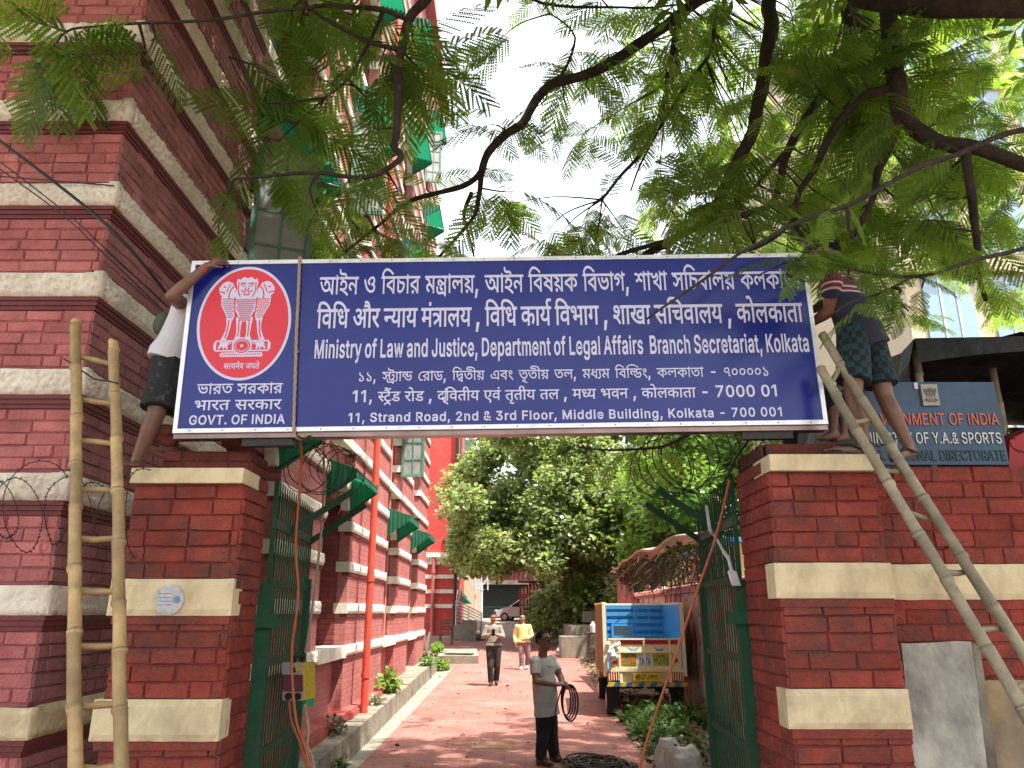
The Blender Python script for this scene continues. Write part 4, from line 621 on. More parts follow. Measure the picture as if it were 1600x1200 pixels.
[[63,-2,-37,0,0,20,47,1,9,2,15,9,6,6,7,16,2,10,0,22,-2,10,-7,16,-12,11,-8,3,-19,3,-39,0,0,21,40,0,26,-4,21,-12,8,-9,11,-22,3,-13,0,-30,-3,-13,-11,-22,-8,-9,-10,-7,-12,-5],[38,148,0,-150,-22,0,0,150]],
[[2,-2,55,150,24,0,55,-150,-24,0,-36,100,-12,41,9,0,-4,-15,-10,-33,-33,-93],[30,39,0,20,78,0,0,-20]],
[[64,-5,-28,6,-14,9,-9,12,-4,18,23,0,3,-11,9,-9,15,-4,11,0,6,1,14,7,5,7,2,13,-6,9,-7,4,-53,18,-13,14,-5,18,1,8,6,14,12,11,7,4,17,5,19,0,17,-5,13,-9,9,-12,3,-16,-22,0,-2,8,-7,9,-6,3,-21,2,-14,-5,-6,-6,-3,-7,1,-11,6,-6,11,-6,26,-7,19,-8,16,-15,4,-12,0,-6,-3,-16,-4,-7,-11,-11,-7,-5,-9,-3]],
[[57,-2,0,61,-55,88,26,1,38,-64,8,-20,-12,0,3,9,5,12,38,63,25,-1,-54,-88,0,-61]],
[[27,-3,-4,0,-7,4,-4,11,4,11,7,4,8,0,4,-2,7,-9,0,-8,-4,-7,-7,-4]],
[[57,-4,-18,2,-15,8,-10,11,-3,6,-3,15,4,17,7,10,42,32,9,9,3,7,0,7,-7,8,-11,2,-6,-2,-6,-8,-1,-9,2,-7,9,-13,76,-92,-25,-1,-78,94,-6,16,0,12,2,7,6,10,5,4,11,6,14,2,13,-2,12,-6,4,-4,6,-10,2,-16,-3,-9,-7,-11,-49,-39,-6,-15,3,-11,9,-8,13,-3,11,2,10,4,13,12,8,17,1,16,21,0,0,-11,-3,-15,-5,-11,-19,-22,-14,-7,-14,-4]],
[[16,-2,0,150,51,0,21,-3,8,-4,13,-11,8,-14,2,-17,-2,-17,-8,-14,-6,-6,-15,-8,-10,-3,-48,0,0,20,44,0,10,4,4,2,6,8,3,14,-3,15,-10,10,-11,3,-35,0,0,-129]],
[[16,-2,0,150,22,0,0,-130,68,0,0,-20]],
[[76,-4,-12,1,-22,8,-17,16,-7,11,-4,12,-4,29,1,15,7,25,15,20,9,7,11,5,11,3,20,1,20,-5,17,-12,9,-11,8,-23,-23,0,-5,14,-9,9,-7,4,-13,3,-13,0,-14,-6,-12,-11,-7,-17,-3,-21,1,-12,5,-19,10,-14,6,-4,14,-6,13,-1,16,5,7,5,6,7,5,14,23,0,-8,-23,-14,-16,-18,-10]],
[[10,-8,0,162,70,-1,9,-2,16,-8,11,-13,6,-23,-4,-19,-7,-9,-14,-9,1,12,15,-9,9,-11,6,-23,-3,-17,-4,-7,-11,-13,-17,-7,-22,-3],[44,24,26,0,9,1,10,4,3,3,2,7,-3,9,-4,5,-11,5,-32,0],[44,90,28,0,7,2,7,6,2,5,0,7,-2,4,-5,5,-5,1,-32,1]],
[[10,-8,0,162,34,0,0,-130,68,0,0,-32]],
[[77,-10,-14,1,-24,9,-19,18,-7,11,-5,13,-4,31,4,30,12,25,19,17,12,6,26,4,25,-4,12,-6,19,-17,12,-25,4,-30,-4,-31,-5,-13,-7,-11,-19,-18,-24,-9],[77,23,7,1,12,5,10,9,6,15,3,20,-3,20,-6,14,-10,10,-12,5,-14,0,-7,-2,-11,-7,-9,-12,-3,-8,-2,-20,2,-20,7,-15,10,-9]],
[[39,-8,-44,161,35,1,31,-121,5,-30,-21,0,9,46,28,105,33,0,28,-105,9,-46,-22,0,7,36,30,115,35,-1,-44,-161,-34,0,-28,104,-9,48,23,0,-7,-40,-30,-112]],
[[10,-8,0,162,34,0,0,-63,60,0,0,63,35,0,0,-162,-35,0,0,66,-60,0,0,-66]],
[[10,-8,0,162,58,0,22,-3,9,-4,15,-12,5,-7,3,-9,3,-18,-1,-10,-5,-17,-5,-8,-7,-6,-17,-9,-22,-3,-48,0,0,33,58,1,9,5,3,9,1,5,-2,8,-2,6,-3,2,-11,4,-29,0,0,-129],[96,-8,-41,80,37,2,42,-81]],
[[10,-8,0,162,34,0,70,-111,10,-19,6,-16,-21,-1,-2,18,0,129,34,0,0,-162,-34,0,-58,90,-21,36,-8,18,22,2,2,-34,0,-112]],
[[2,121,0,33,126,0,0,-33,-46,0,0,-129,-35,0,0,129]],
[[-5,-7,57,161,33,0,58,-161,-35,-1,-40,112,-11,40,24,1,-9,-33,-42,-120],[24,33,0,32,90,0,0,-32]],
[[41,-5,-42,155,29,0,31,-122,3,-22,-13,0,8,42,27,102,29,0,27,-102,8,-42,-14,0,5,27,30,117,29,0,-42,-155,-29,0,-28,102,-8,44,15,0,-2,-14,-6,-29,-28,-103]],
[[65,-7,-20,3,-16,7,-12,12,-4,7,-3,17,0,6,4,13,7,10,15,11,2,0,0,-6,-10,6,-6,6,-4,8,-3,16,3,15,4,7,11,12,14,7,9,2,18,0,16,-5,13,-10,8,-13,3,-15,-3,-16,-9,-14,-11,-6,0,6,13,-6,14,-21,2,-13,-4,-17,-9,-13,-7,-6,-16,-7],[65,19,10,1,8,4,3,2,5,10,-1,12,-4,6,-7,5,-9,3,-15,-1,-8,-4,-6,-6,-3,-7,1,-12,4,-6,11,-6],[65,88,11,2,6,4,4,10,0,7,-2,7,-7,6,-12,3,-9,-1,-9,-6,-3,-5,-1,-11,1,-4,6,-8,10,-4]],
[[65,152,9,0,9,-3,8,-4,13,-11,9,-16,2,-9,1,-10,-2,-15,-13,-27,-41,-62,-29,1,53,80,10,-1,-4,-9,-8,-9,-11,-5,-9,-1,-25,6,-13,11,-8,15,-2,8,0,19,6,17,11,14,8,5,16,6],[65,127,-9,-2,-7,-4,-3,-3,-5,-12,1,-15,4,-8,6,-5,8,-3,9,0,11,5,6,7,3,13,-3,14,-3,4,-6,5]],
[[14,-5,0,20,63,69,7,12,2,7,0,8,-5,9,-5,4,-12,3,-12,-3,-6,-5,-3,-6,-2,-14,-27,0,3,23,9,14,6,6,15,8,8,2,18,0,9,-2,14,-8,11,-12,4,-7,3,-16,-2,-12,-4,-11,-8,-12,-51,-56,0,5,67,0,0,-26]],
[[64,-9,-20,3,-18,7,-12,12,-7,16,-3,15,31,0,3,-13,8,-7,13,-4,16,1,9,4,6,5,3,6,0,7,-5,6,-10,6,-39,12,-10,5,-14,14,-6,20,1,10,7,16,13,12,16,7,10,2,19,0,18,-5,15,-10,9,-13,3,-8,2,-14,-30,0,-2,10,-3,4,-9,6,-13,2,-10,-1,-8,-3,-5,-5,-2,-5,0,-7,5,-7,7,-4,34,-10,20,-10,9,-8,3,-5,3,-6,2,-14,-3,-17,-4,-8,-13,-13,-17,-8]],
[[4,123,0,29,122,0,0,-29,-46,0,0,-129,-31,0,0,129]],
[[77,-8,-26,4,-11,6,-18,17,-7,11,-5,13,-4,30,4,29,5,13,15,21,21,13,26,4,25,-4,21,-13,15,-21,5,-13,4,-29,-4,-30,-5,-13,-7,-11,-18,-17,-11,-6],[77,21,20,6,10,10,7,15,3,21,-3,20,-7,16,-10,10,-6,3,-7,2,-15,0,-13,-5,-10,-10,-7,-16,-3,-20,3,-21,7,-15,10,-10,6,-3]],
[[12,-6,0,158,56,0,11,-1,19,-6,14,-12,8,-16,3,-18,-6,-26,-11,-14,-8,-5,-19,-7,-53,0,0,28,52,1,10,7,4,11,1,5,-3,13,-8,8,-9,3,-31,0,0,-129]]],
'l': [[[0,0],[1,232],[2,338],[3,524],[4,738],[5,791],[6,910],[7,1024],[8,1077],[9,1262],[10,1387],[7,1525],[11,1578],[12,1725],[13,1850],[0,1976],[1,2207],[2,2313],[4,2500],[5,2553],[14,2672],[12,2799],[15,2924],[4,3152],[5,3205],[16,3324],[7,3468],[17,3521],[13,3653],[18,3778],[7,3914],[19,3967],[7,4106],[20,4225],[4,4362],[6,4415],[5,4528],[7,4647],[11,4701],[12,4847],[15,5038],[11,5199],[15,5346],[7,5507],[21,5560],[7,5702]],
[[22,0],[23,52],[24,163],[25,215],[26,384],[27,588],[28,716],[29,788],[30,904],[29,956],[31,1118],[32,1237],[33,1237],[30,1348],[34,1399],[29,1535],[35,1697],[22,1803],[23,1855],[24,1966],[25,2018],[36,2187],[30,2339],[29,2391],[37,2507],[22,2553],[23,2605],[38,2716],[30,2856],[39,2908],[35,3067],[40,3172],[30,3308],[41,3360],[30,3524],[42,3622],[43,3757],[44,3809],[23,3935],[30,4047],[34,4098],[29,4234],[35,4396],[36,4502],[45,4654],[34,4706],[36,4842],[30,4994],[46,5046],[30,5160]],
[[47,0],[48,188],[49,244],[48,370],[50,426],[51,540],[52,613],[53,696],[54,862],[55,989],[56,1117],[57,1238],[58,1358],[57,1575],[49,1695],[59,1821],[60,1997],[61,2119],[50,2245],[51,2358],[48,2431],[62,2487],[63,2609],[13,2734],[64,2841],[63,2993],[65,3117],[57,3248],[52,3368],[51,3450],[66,3524],[63,3706],[49,3831],[51,3957],[54,4076],[55,4203],[56,4331],[63,4452],[67,4576],[57,4706],[68,4826],[69,4927],[55,5073],[55,5155],[57,5236],[48,5356],[52,5413],[50,5496],[70,5701],[52,5839],[57,5922],[49,6042],[62,6168],[71,6290],[72,6462],[63,6598],[62,6722],[52,6844],[63,6927],[51,7052],[57,7125],[52,7245],[48,7328],[57,7384],[51,7504],[13,7577],[73,7684],[54,7826],[68,7954],[74,8009],[57,8126],[51,8246],[57,8319]],
[[75,0],[75,118],[76,237],[77,381],[78,577],[79,628],[80,681],[81,928],[82,997],[79,1116],[83,1169],[76,1312],[84,1455],[85,1508],[86,1632],[87,1773],[88,1826],[89,2036],[90,2187],[91,2306],[86,2478],[92,2598],[86,2619],[87,2761],[88,2814],[86,3023],[93,3165],[76,3311],[94,3455],[95,3579],[78,3698],[94,3749],[84,3958],[90,4011],[96,4130],[97,4183],[91,4370],[76,4457],[98,4601],[93,4762],[98,4909],[79,5070],[86,5123],[79,5265],[99,5402],[100,5622],[101,5740],[101,5858],[101,5977],[101,6095],[75,6214]],
[[102,0],[102,112],[13,225],[103,345],[104,422],[105,514],[106,523],[107,699],[108,780],[106,832],[13,1008],[109,1127],[110,1241],[111,1231],[112,1231],[113,1283],[114,1394],[115,1508],[116,1560],[117,1736],[113,1847],[118,1958],[114,2018],[119,2132],[114,2132],[115,2246],[116,2298],[114,2474],[120,2588],[13,2783],[121,2903],[122,3023],[116,3095],[123,3271],[113,3412],[124,3523],[13,3694],[125,3814],[108,3966],[120,4018],[125,4153],[126,4306],[114,4358],[126,4472],[127,4583],[128,4779],[129,4915],[129,5050],[129,5186],[129,5382],[102,5517]],
[[130,0],[130,121],[131,242],[132,374],[133,516],[134,596],[135,686],[136,812],[137,945],[138,1145],[139,1288],[135,1423],[137,1549],[131,1686],[140,1818],[136,1962],[137,2095],[141,2295],[142,2503],[134,2647],[137,2736],[143,2937],[144,3069],[139,3131],[139,3265],[134,3400],[131,3489],[145,3621],[146,3816],[137,3879],[137,4016],[144,4152],[147,4214],[148,4409],[149,4554],[146,4687],[144,4750],[137,4811],[146,4948],[136,5011],[150,5143],[131,5280],[151,5412],[139,5561],[144,5695],[152,5757],[135,5881],[133,6008],[135,6087],[153,6278],[154,6486],[155,6630],[155,6774],[155,6982],[155,7126],[130,7270]],
[[16,0],[7,144],[8,197],[21,317],[20,518],[8,654],[15,774],[7,935],[8,988]],
[[156,0],[157,141],[158,192],[159,274],[160,448],[158,583],[161,665],[157,818],[158,869]],
[[162,0],[163,158],[164,319],[165,465],[166,603],[163,721],[143,882],[167,1064],[168,1125],[169,1284],[167,1437],[170,1498]],
[[42,0],[171,135],[29,205],[31,321],[172,441],[23,441],[173,608],[29,756],[46,872],[172,986]],
[[174,0],[175,152],[176,309],[177,450],[178,573],[179,705],[180,859],[177,1043],[179,1166],[181,1320],[175,1508],[182,1665],[183,1842],[179,1898],[184,2052],[183,2199],[185,2255]],
[[180,0],[183,184],[179,240],[183,394],[186,450],[181,581],[178,713],[187,845],[175,1040],[182,1196],[187,1374],[188,1513],[185,1570],[188,1711],[189,1768],[186,1956],[190,2087],[175,2218],[178,2374],[181,2506],[186,2638]],
[[179,0],[188,154],[186,211],[188,342],[186,399],[188,531],[178,644],[177,776],[174,899],[183,1051],[175,1107],[179,1263],[185,1417],[191,1559],[184,1731],[183,1878],[178,1934],[177,2066],[192,2190],[181,2339],[175,2471],[178,2627],[185,2759],[181,2900],[177,3033]],
[[193,0],[194,144],[195,270],[196,435]],
[[197,0],[195,161],[198,327],[199,469]],
[[200,0],[201,142],[200,293],[201,435]],
[[202,0],[70,205],[129,399],[128,537],[60,730],[203,908],[204,1045],[129,1183],[205,1320]],
[[206,0],[207,138],[208,277],[209,439]],
[[191,0],[177,116],[181,240],[185,372],[191,513],[191,629]]]}
# ---------------------------------------------------------------- ground, road, kerb
GP = [(-60, -0.3), (0, -0.22), (10.5, 0.0), (25, 0.305), (42, 0.82), (58, 1.55), (70, 1.7), (160, 1.85), (600, 1.9)]
def gz(y):
    for (a, za), (b, zb) in zip(GP, GP[1:]):
        if y <= b: return za + (zb - za) * (y - a) / (b - a)
    return GP[-1][1]
ROADL = [(-30, -2.3), (10.5, -2.06), (15, -1.97), (25, -1.85), (42, -1.75), (58, -1.7)]
ROADR = [(-30, 1.6), (10.3, 1.86), (14.5, 2.02), (19.5, 2.14), (30, 2.45), (58, 2.6)]
def lerp(T, y):
    for (a, u), (b, v) in zip(T, T[1:]):
        if y <= b: return u + (v - u) * (y - a) / (b - a)
    return T[-1][1]
def sheet(name, fl, fr, y0, y1, dy, dz, m, nx=1, kind='structure', lump=0.0):
    mb = MB(); ys = []
    y = y0
    while y < y1 - 1e-6: ys.append(y); y += dy
    ys.append(y1)
    def P(x, y): return (x, y, gz(y) + dz + (lump * noise.noise(Vector((x * 1.3, y * 1.3, 0))) if lump else 0))
    for a, b in zip(ys, ys[1:]):
        for i in range(nx):
            xa0 = fl(a) + (fr(a) - fl(a)) * i / nx; xa1 = fl(a) + (fr(a) - fl(a)) * (i + 1) / nx
            xb0 = fl(b) + (fr(b) - fl(b)) * i / nx; xb1 = fl(b) + (fr(b) - fl(b)) * (i + 1) / nx
            mb.face([P(xa0, a), P(xa1, a), P(xb1, b), P(xb0, b)])
    return tag(mb.build(name, m, smooth=bool(lump)), kind=kind)
M_DIRT = mat('dry_earth', (0.17, 0.12, 0.085), 0.95, 0.35, 5, 0.8, 30, dirt=(0.27, 0.21, 0.15), dscale=2, damt=0.8)
M_PAVE = brick_mat('red_paving', (0.265, 0.104, 0.084), (0.14, 0.062, 0.053), bw=0.30, bh=0.15, ms=0.007, var=0.16, bump=0.5, dirt=(0.33, 0.175, 0.145), damt=0.8, dscale=0.9, offset=0.33)
M_CONC = mat('old_concrete', (0.23, 0.20, 0.155), 0.9, 0.25, 4, 0.7, 35, dirt=(0.10, 0.085, 0.065), dscale=2.2, damt=0.75)
M_CONCL = mat('pale_concrete', (0.27, 0.235, 0.185), 0.9, 0.2, 4, 0.6, 35, dirt=(0.17, 0.14, 0.10), dscale=2.2, damt=0.7)
mb = MB()
ys = [-60, -20, 0, 5, 10.5, 16, 22, 25, 33, 42, 50, 58, 70, 100, 160, 300, 600]
xs = [-400, -60, -20, -6, -3, 0, 3, 6, 20, 60, 400]
for a, b in zip(ys, ys[1:]):
    for c, d in zip(xs, xs[1:]):
        mb.face([(c, a, gz(a)), (d, a, gz(a)), (d, b, gz(b)), (c, b, gz(b))])
tag(mb.build('ground', M_DIRT), kind='structure')
sheet('road', lambda y: lerp(ROADL, y), lambda y: lerp(ROADR, y), -12, 40, 2.0, 0.008, M_PAVE)
sheet('yard_paving', lambda y: -3.2 if y > 26 else -1.86, lambda y: lerp(ROADL, y) - 0.002, 26.2, 41.5, 1.5, 0.006, M_PAVE)
M_ASPH = mat('grey_yard_concrete', (0.24, 0.21, 0.19), 0.95, 0.2, 2, 0.4, 30, dirt=(0.15, 0.13, 0.11), dscale=0.8, damt=0.7)
sheet('yard_road', lambda y: -6.0, lambda y: 5.0, 40.0, 75, 3.0, 0.012, M_ASPH)
sheet('gutter', lambda y: -2.26, lambda y: lerp(ROADL, y) + 0.01, 3.0, 25.5, 1.3, 0.016, M_CONCL)
mb = MB()
for a, b in ((12.55, 13.05),): mb.face([(-.62, a, gz(a) + .013), (.0, a, gz(a) + .013), (.0, b, gz(b) + .013), (-.62, b, gz(b) + .013)])
tag(mb.build('road_patch', mat('ochre_paving', (.26, .155, .085), .9, .2, 5)), kind='structure')
# raised ledge against the building with its kerb face, in cast lengths with small steps
random.seed(3)
mb = MB(); y = 6.0; k = 0
while y < 24.6:
    L_ = 1.15 + random.random() * 0.5; y1 = min(y + L_, 24.7); t = 0.36 + random.uniform(-.012, .012); dx = random.uniform(-.012, .012)
    P = [(-2.95, y, gz(y) - .1), (-2.24 + dx, y, gz(y) - .1), (-2.24 + dx, y1 - .006, gz(y1) - .1), (-2.95, y1 - .006, gz(y1) - .1)]
    Q = [(-2.95, y, gz(y) + t), (-2.25 + dx, y, gz(y) + t - .01), (-2.25 + dx, y1 - .006, gz(y1) + t - .01), (-2.95, y1 - .006, gz(y1) + t)]
    mb.face(Q); mb.face([P[1], P[2], Q[2], Q[1]]); mb.face([P[0], P[1], Q[1], Q[0]]); mb.face([P[2], P[3], Q[3], Q[2]])
    y = y1
tag(mb.build('kerb', M_CONC), kind='structure')
def ledge(y): return gz(y) + 0.35

# ---------------------------------------------------------------- brickwork with real joints
def bricks(mb, o, ud, nd, W, H, L=0.235, hc=0.083, gap=0.0045, dep=0.010, off=0, jit=0.005, rnd=None):
    rnd = rnd or random
    o, ud, nd = Vector(o), Vector(ud).normalized(), Vector(nd).normalized()
    vd = Vector((0, 0, 1))
    rows = max(1, round(H / hc)); hc = H / rows
    for r in range(rows):
        x = -(L / 2 if (r + off) % 2 else 0) - rnd.random() * .03
        z0 = r * hc + gap / 2; z1 = (r + 1) * hc - gap / 2
        while x < W:
            l = L * rnd.choice((1, 1, 1, .5, .95, 1.05))
            a, b = max(x + gap / 2, 0), min(x + l - gap / 2, W)
            x += l
            if b - a < 0.02: continue
            d = dep + rnd.uniform(-.005, .006)
            c = 0.006
            def q(u, v, e): 
                return o + ud * (u + rnd.uniform(-jit, jit)) + vd * (v + rnd.uniform(-jit, jit)) + nd * e
            B = [o + ud * a + vd * z0, o + ud * b + vd * z0, o + ud * b + vd * z1, o + ud * a + vd * z1]
            F = [q(a + c, z0 + c, d), q(b - c, z0 + c, d), q(b - c, z1 - c, d), q(a + c, z1 - c, d)]
            t = min(1, max(0, rnd.gauss(.5, .22)))
            fl = ud.cross(vd).dot(nd) < 0
            def add(p): mb.face(p[::-1] if fl else p, t)
            add(F)
            for i in range(4): add([B[i], B[(i + 1) % 4], F[(i + 1) % 4], F[i]])
def rough_slab(mb, o, ud, nd, L, h, proud, amp, cell=19.0, res=0.013, ret=True, seed=0):
    """rusticated stone face of length L and height h standing proud of the wall"""
    o, ud, nd = Vector(o), Vector(ud).normalized(), Vector(nd).normalized()
    nu = max(2, int(L / res)); nv = max(4, int(h / res))
    base = len(mb.v)
    fl = ud.cross(Vector((0, 0, 1))).dot(nd) < 0
    for j in range(nv + 1):
        for i in range(nu + 1):
            u, v = L * i / nu, h * j / nv
            p = o + ud * u + Vector((0, 0, v))
            e = min(u, L - u, v, h - v)
            k = min(1, e / 0.022)
            d, _ = noise.voronoi(Vector((p.x * cell, p.y * cell, p.z * cell * 1.25 + seed)))
            z = amp * min(1.0, (d[1] - d[0]) * 2.2) ** .7 * k + 0.004 * noise.noise(p * 30)
            wob = 0.006 * noise.noise(Vector((u * 6, seed, v)))
            vv = Vector((0, 0, wob if j in (0, nv) else 0))
            mb.v.append(tuple(p + nd * (proud - 0.012 * (1 - k) + z) + vv))
    for j in range(nv):
        for i in range(nu):
            q = (base + j * (nu + 1) + i, base + j * (nu + 1) + i + 1, base + (j + 1) * (nu + 1) + i + 1, base + (j + 1) * (nu + 1) + i)
            mb.f.append(q[::-1] if fl else q); mb.t.append(.5)
    # body behind
    c = o + ud * L / 2 + Vector((0, 0, h / 2)) + nd * (proud - .014 - .05)
    mb.obox(c, ud * L / 2, nd * .05, Vector((0, 0, h / 2)))

DT, XT = 4.59, -2.685          # near brick block: front plane and side plane
Y1 = 6.95                      # where its side wall meets the first window bay
BZ = [1.497 + 0.6525 * i for i in range(-3, 30)]   # tops of the stone courses
BH = 0.165
bld = thing('brick_building', 'tall red brick office building with white stone courses and green awnings left of the gate', 'building', (-5, 12, 0))
random.seed(11)
# near block
mb = MB()
mb.box(-9, XT, DT, Y1, -0.3, 13.0)
o = mb.build('wall_core', mat('pink_mortar', (0.26, 0.085, 0.083), .95, .2, 8, .4, 60), bld)
fb_, sb_ = MB(), MB()
for i in range(len(BZ) - 1):
    z0 = BZ[i]; z1 = BZ[i + 1] - BH - .085
    if z1 > 12: break
    bricks(fb_, (-5.2, DT, z0 + .02), (1, 0, 0), (0, -1, 0), 5.2 + XT - .0, z1 - z0 - .02, off=i)
    bricks(sb_, (XT, DT, z0 + .02), (0, 1, 0), (1, 0, 0), Y1 - DT, z1 - z0 - .02, off=i)
fb_.build('front_brickwork', M_TOWER, bld)
sb_.build('side_brickwork', mat('skylit_plum_brick', (.34, .15, .15), .9, .25, 5, .8, 55, dirt=(.25, .10, .10), dscale=1.3, damt=.6, tone=.2, spec=.12), bld)  # purple cast of skylight on the side wall put into its brick colour
for i in range(len(BZ)):
    z = BZ[i]
    if z > 11.5 or z < .5: continue
    mb = MB()
    rg = z > 2.3
    amp = .030 if rg else .008
    pr = .045
    rough_slab(mb, (-5.2, DT, z - BH), (1, 0, 0), (0, -1, 0), 5.2 + XT + pr, BH, pr, amp, seed=i)
    rough_slab(mb, (XT, DT - pr + .004, z - BH), (0, 1, 0), (1, 0, 0), Y1 - DT + pr - .004, BH, pr, amp, seed=i + 7)
    if rg: mb.box(XT + pr - .05, XT + pr + .012, DT - pr - .012, DT - pr + .05, z - BH - .002, z + .004)
    mb.build('stone_course', M_STONE if z > 2.0 else M_CREAM, bld, smooth=True)
    mb = MB()
    for k, (h0, h1, e) in enumerate(((.0, .028, .036), (.028, .058, .026), (.058, .085, .016))):
        mb.box(-5.2, XT + e, DT - e, DT + .1, z - BH - h1, z - BH - h0 - .001)
        mb.box(XT - .1, XT + e, DT + .1, Y1, z - BH - h1, z - BH - h0 - .001)
    mb.build('moulding', M_MOULD, bld)

# facade bays behind the near block
WIN = [(6.95, 8.87), (11.07, 12.95), (16.7, 18.4), (20.65, 22.3)]
PIL = [(8.87, 11.07), (12.95, 16.7), (18.4, 20.65), (22.3, 24.6)]
HT, ST, REC = 20.0, 3.262, 0.30
mb = MB()
mb.box(-9, XT - .75, Y1, 24.6, -.3, HT)
for a, b in PIL:
    pass
mb.build('wall_core', M_FBRICK, bld)
for a, b in PIL:
    mb = MB()
    mb.box(XT - .75, XT, a + .001, b, 0.0, HT)
    mb.build('pilaster', M_FBRICK, bld)
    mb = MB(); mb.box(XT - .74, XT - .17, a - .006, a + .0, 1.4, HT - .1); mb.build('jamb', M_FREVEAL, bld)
# plinth
mb = MB(); mb.box(XT - .6, XT + .16, 6.0, 24.75, -.2, .53)
for a, b in PIL:
    mb.box(XT + .1, XT + .19, a - .1, b + .1, -.2, .50)
mb.build('plinth', brick_mat('plinth_brick', (0.36, 0.06, 0.05), (0.22, 0.05, 0.045), dirt=(0.30, 0.13, 0.11), damt=0.6), bld)
for n, (a, b) in enumerate(PIL):
    for i, z in enumerate(BZ):
        if z < .9 or z > 17.5: continue
        mb = MB()
        rough_slab(mb, (XT, a - .035, z - BH), (0, 1, 0), (1, 0, 0), b - a + .07, BH, .04, .006 if n else .012, res=.03 if n < 1 else .08, seed=i)
        mb.box(XT - .2, XT + .02, a - .04, a + .05, z - BH + .001, z - .001)
        mb.box(XT - .2, XT + .02, b - .05, b + .04, z - BH + .001, z - .001)
        mb.build('stone_course', M_STONE, bld, smooth=False)
        if i < 20:
            mb = MB(); mb.box(XT - .1, XT + .022, a - .02, b + .02, z - BH - .055, z - BH - .002)
            mb.build('moulding', M_MOULD, bld)
# window bays
def awning(y0, y1, zt, out=.52, drop=.16, cheek=.62, X=None):
    X = XT - .02 if X is None else X
    mb = MB(); n = int((y1 - y0) / .022); ny = 2
    rows = [(X, zt), (X + out * .5, zt - drop * .5), (X + out, zt - drop), (X + out + .02, zt - drop - .12)]
    base = len(mb.v)
    for i in range(n + 1):
        y = y0 + (y1 - y0) * i / n; s = .011 * math.sin(i * math.pi / 2 + .4)
        for (x, z) in rows: mb.v.append((x + s * .5, y, z + s))
    for i in range(n):
        for j in range(3):
            mb.f.append((base + i * 4 + j, base + i * 4 + j + 1, base + (i + 1) * 4 + j + 1, base + (i + 1) * 4 + j)); mb.t.append(.5)
    for y in (y0, y1):
        m_ = int(out / .022); base = len(mb.v)
        for i in range(m_ + 1):
            t = i / m_; x = X + out * t; s = .009 * math.sin(i * math.pi / 2)
            mb.v.append((x, y + s, zt - drop * t)); mb.v.append((x, y + s, zt - cheek + (cheek - drop - .1) * t))
        for i in range(m_):
            mb.f.append((base + 2 * i, base + 2 * i + 1, base + 2 * i + 3, base + 2 * i + 2)); mb.t.append(.5)
    o = mb.build('awning', M_AWN, bld, smooth=True)
    mb = MB()
    mb.bar((X, y0 + .03, zt - cheek + .05), (X + out, y0 + .03, zt - drop - .1), .025, .025)
    mb.bar((X, y1 - .03, zt - cheek + .05), (X + out, y1 - .03, zt - drop - .1), .025, .025)
    mb.bar((X + out, y0, zt - drop - .02), (X + out, y1, zt - drop - .02), .025, .025)
    f = mb.build('awning_frame', M_GREEN, bld)
    return o
def awn_mat():
    m = leaf_mat('green_fibreglass_sheet', (0.016, 0.11, 0.065), (0.015, 0.28, 0.13), mixf=0.30, var=0.0, rough=0.5)
    return m
M_AWN = awn_mat()
def casement(hinge, ang, w, z0, z1, parent, rows=5, cols=2):
    """an open sash turned about its hinge: frame with glazing bars, and its panes"""
    d = Vector((math.cos(ang), math.sin(ang), 0)); nn = Vector((-d.y, d.x, 0)); h = Vector(hinge)
    mb = MB(); t = .022
    def bar(u0, u1, a, b, th): 
        c = h + d * (u0 + u1) / 2 + Vector((0, 0, (a + b) / 2 - h.z))
        mb.obox(c, d * (u1 - u0) / 2, nn * th, Vector((0, 0, (b - a) / 2)))
    s = .062
    bar(0, s, z0, z1, t); bar(w - s, w, z0, z1, t); bar(s, w - s, z0, z0 + s, t); bar(s, w - s, z1 - s, z1, t)
    for i in range(1, rows):
        z = z0 + (z1 - z0) * i / rows; bar(s, w - s, z - .014, z + .014, t * .7)
    for i in range(1, cols):
        u = w * i / cols; bar(u - .012, u + .012, z0 + s, z1 - s, t * .8)
    f = mb.build('casement', M_WGREEN, parent)
    mb = MB(); bar(s - .01, w - s + .01, z0 + s - .01, z1 - s + .01, .004)
    p = mb.build('pane', M_PANE, f)
    p.location = -Vector(0 * h); 
    return f
random.seed(5)
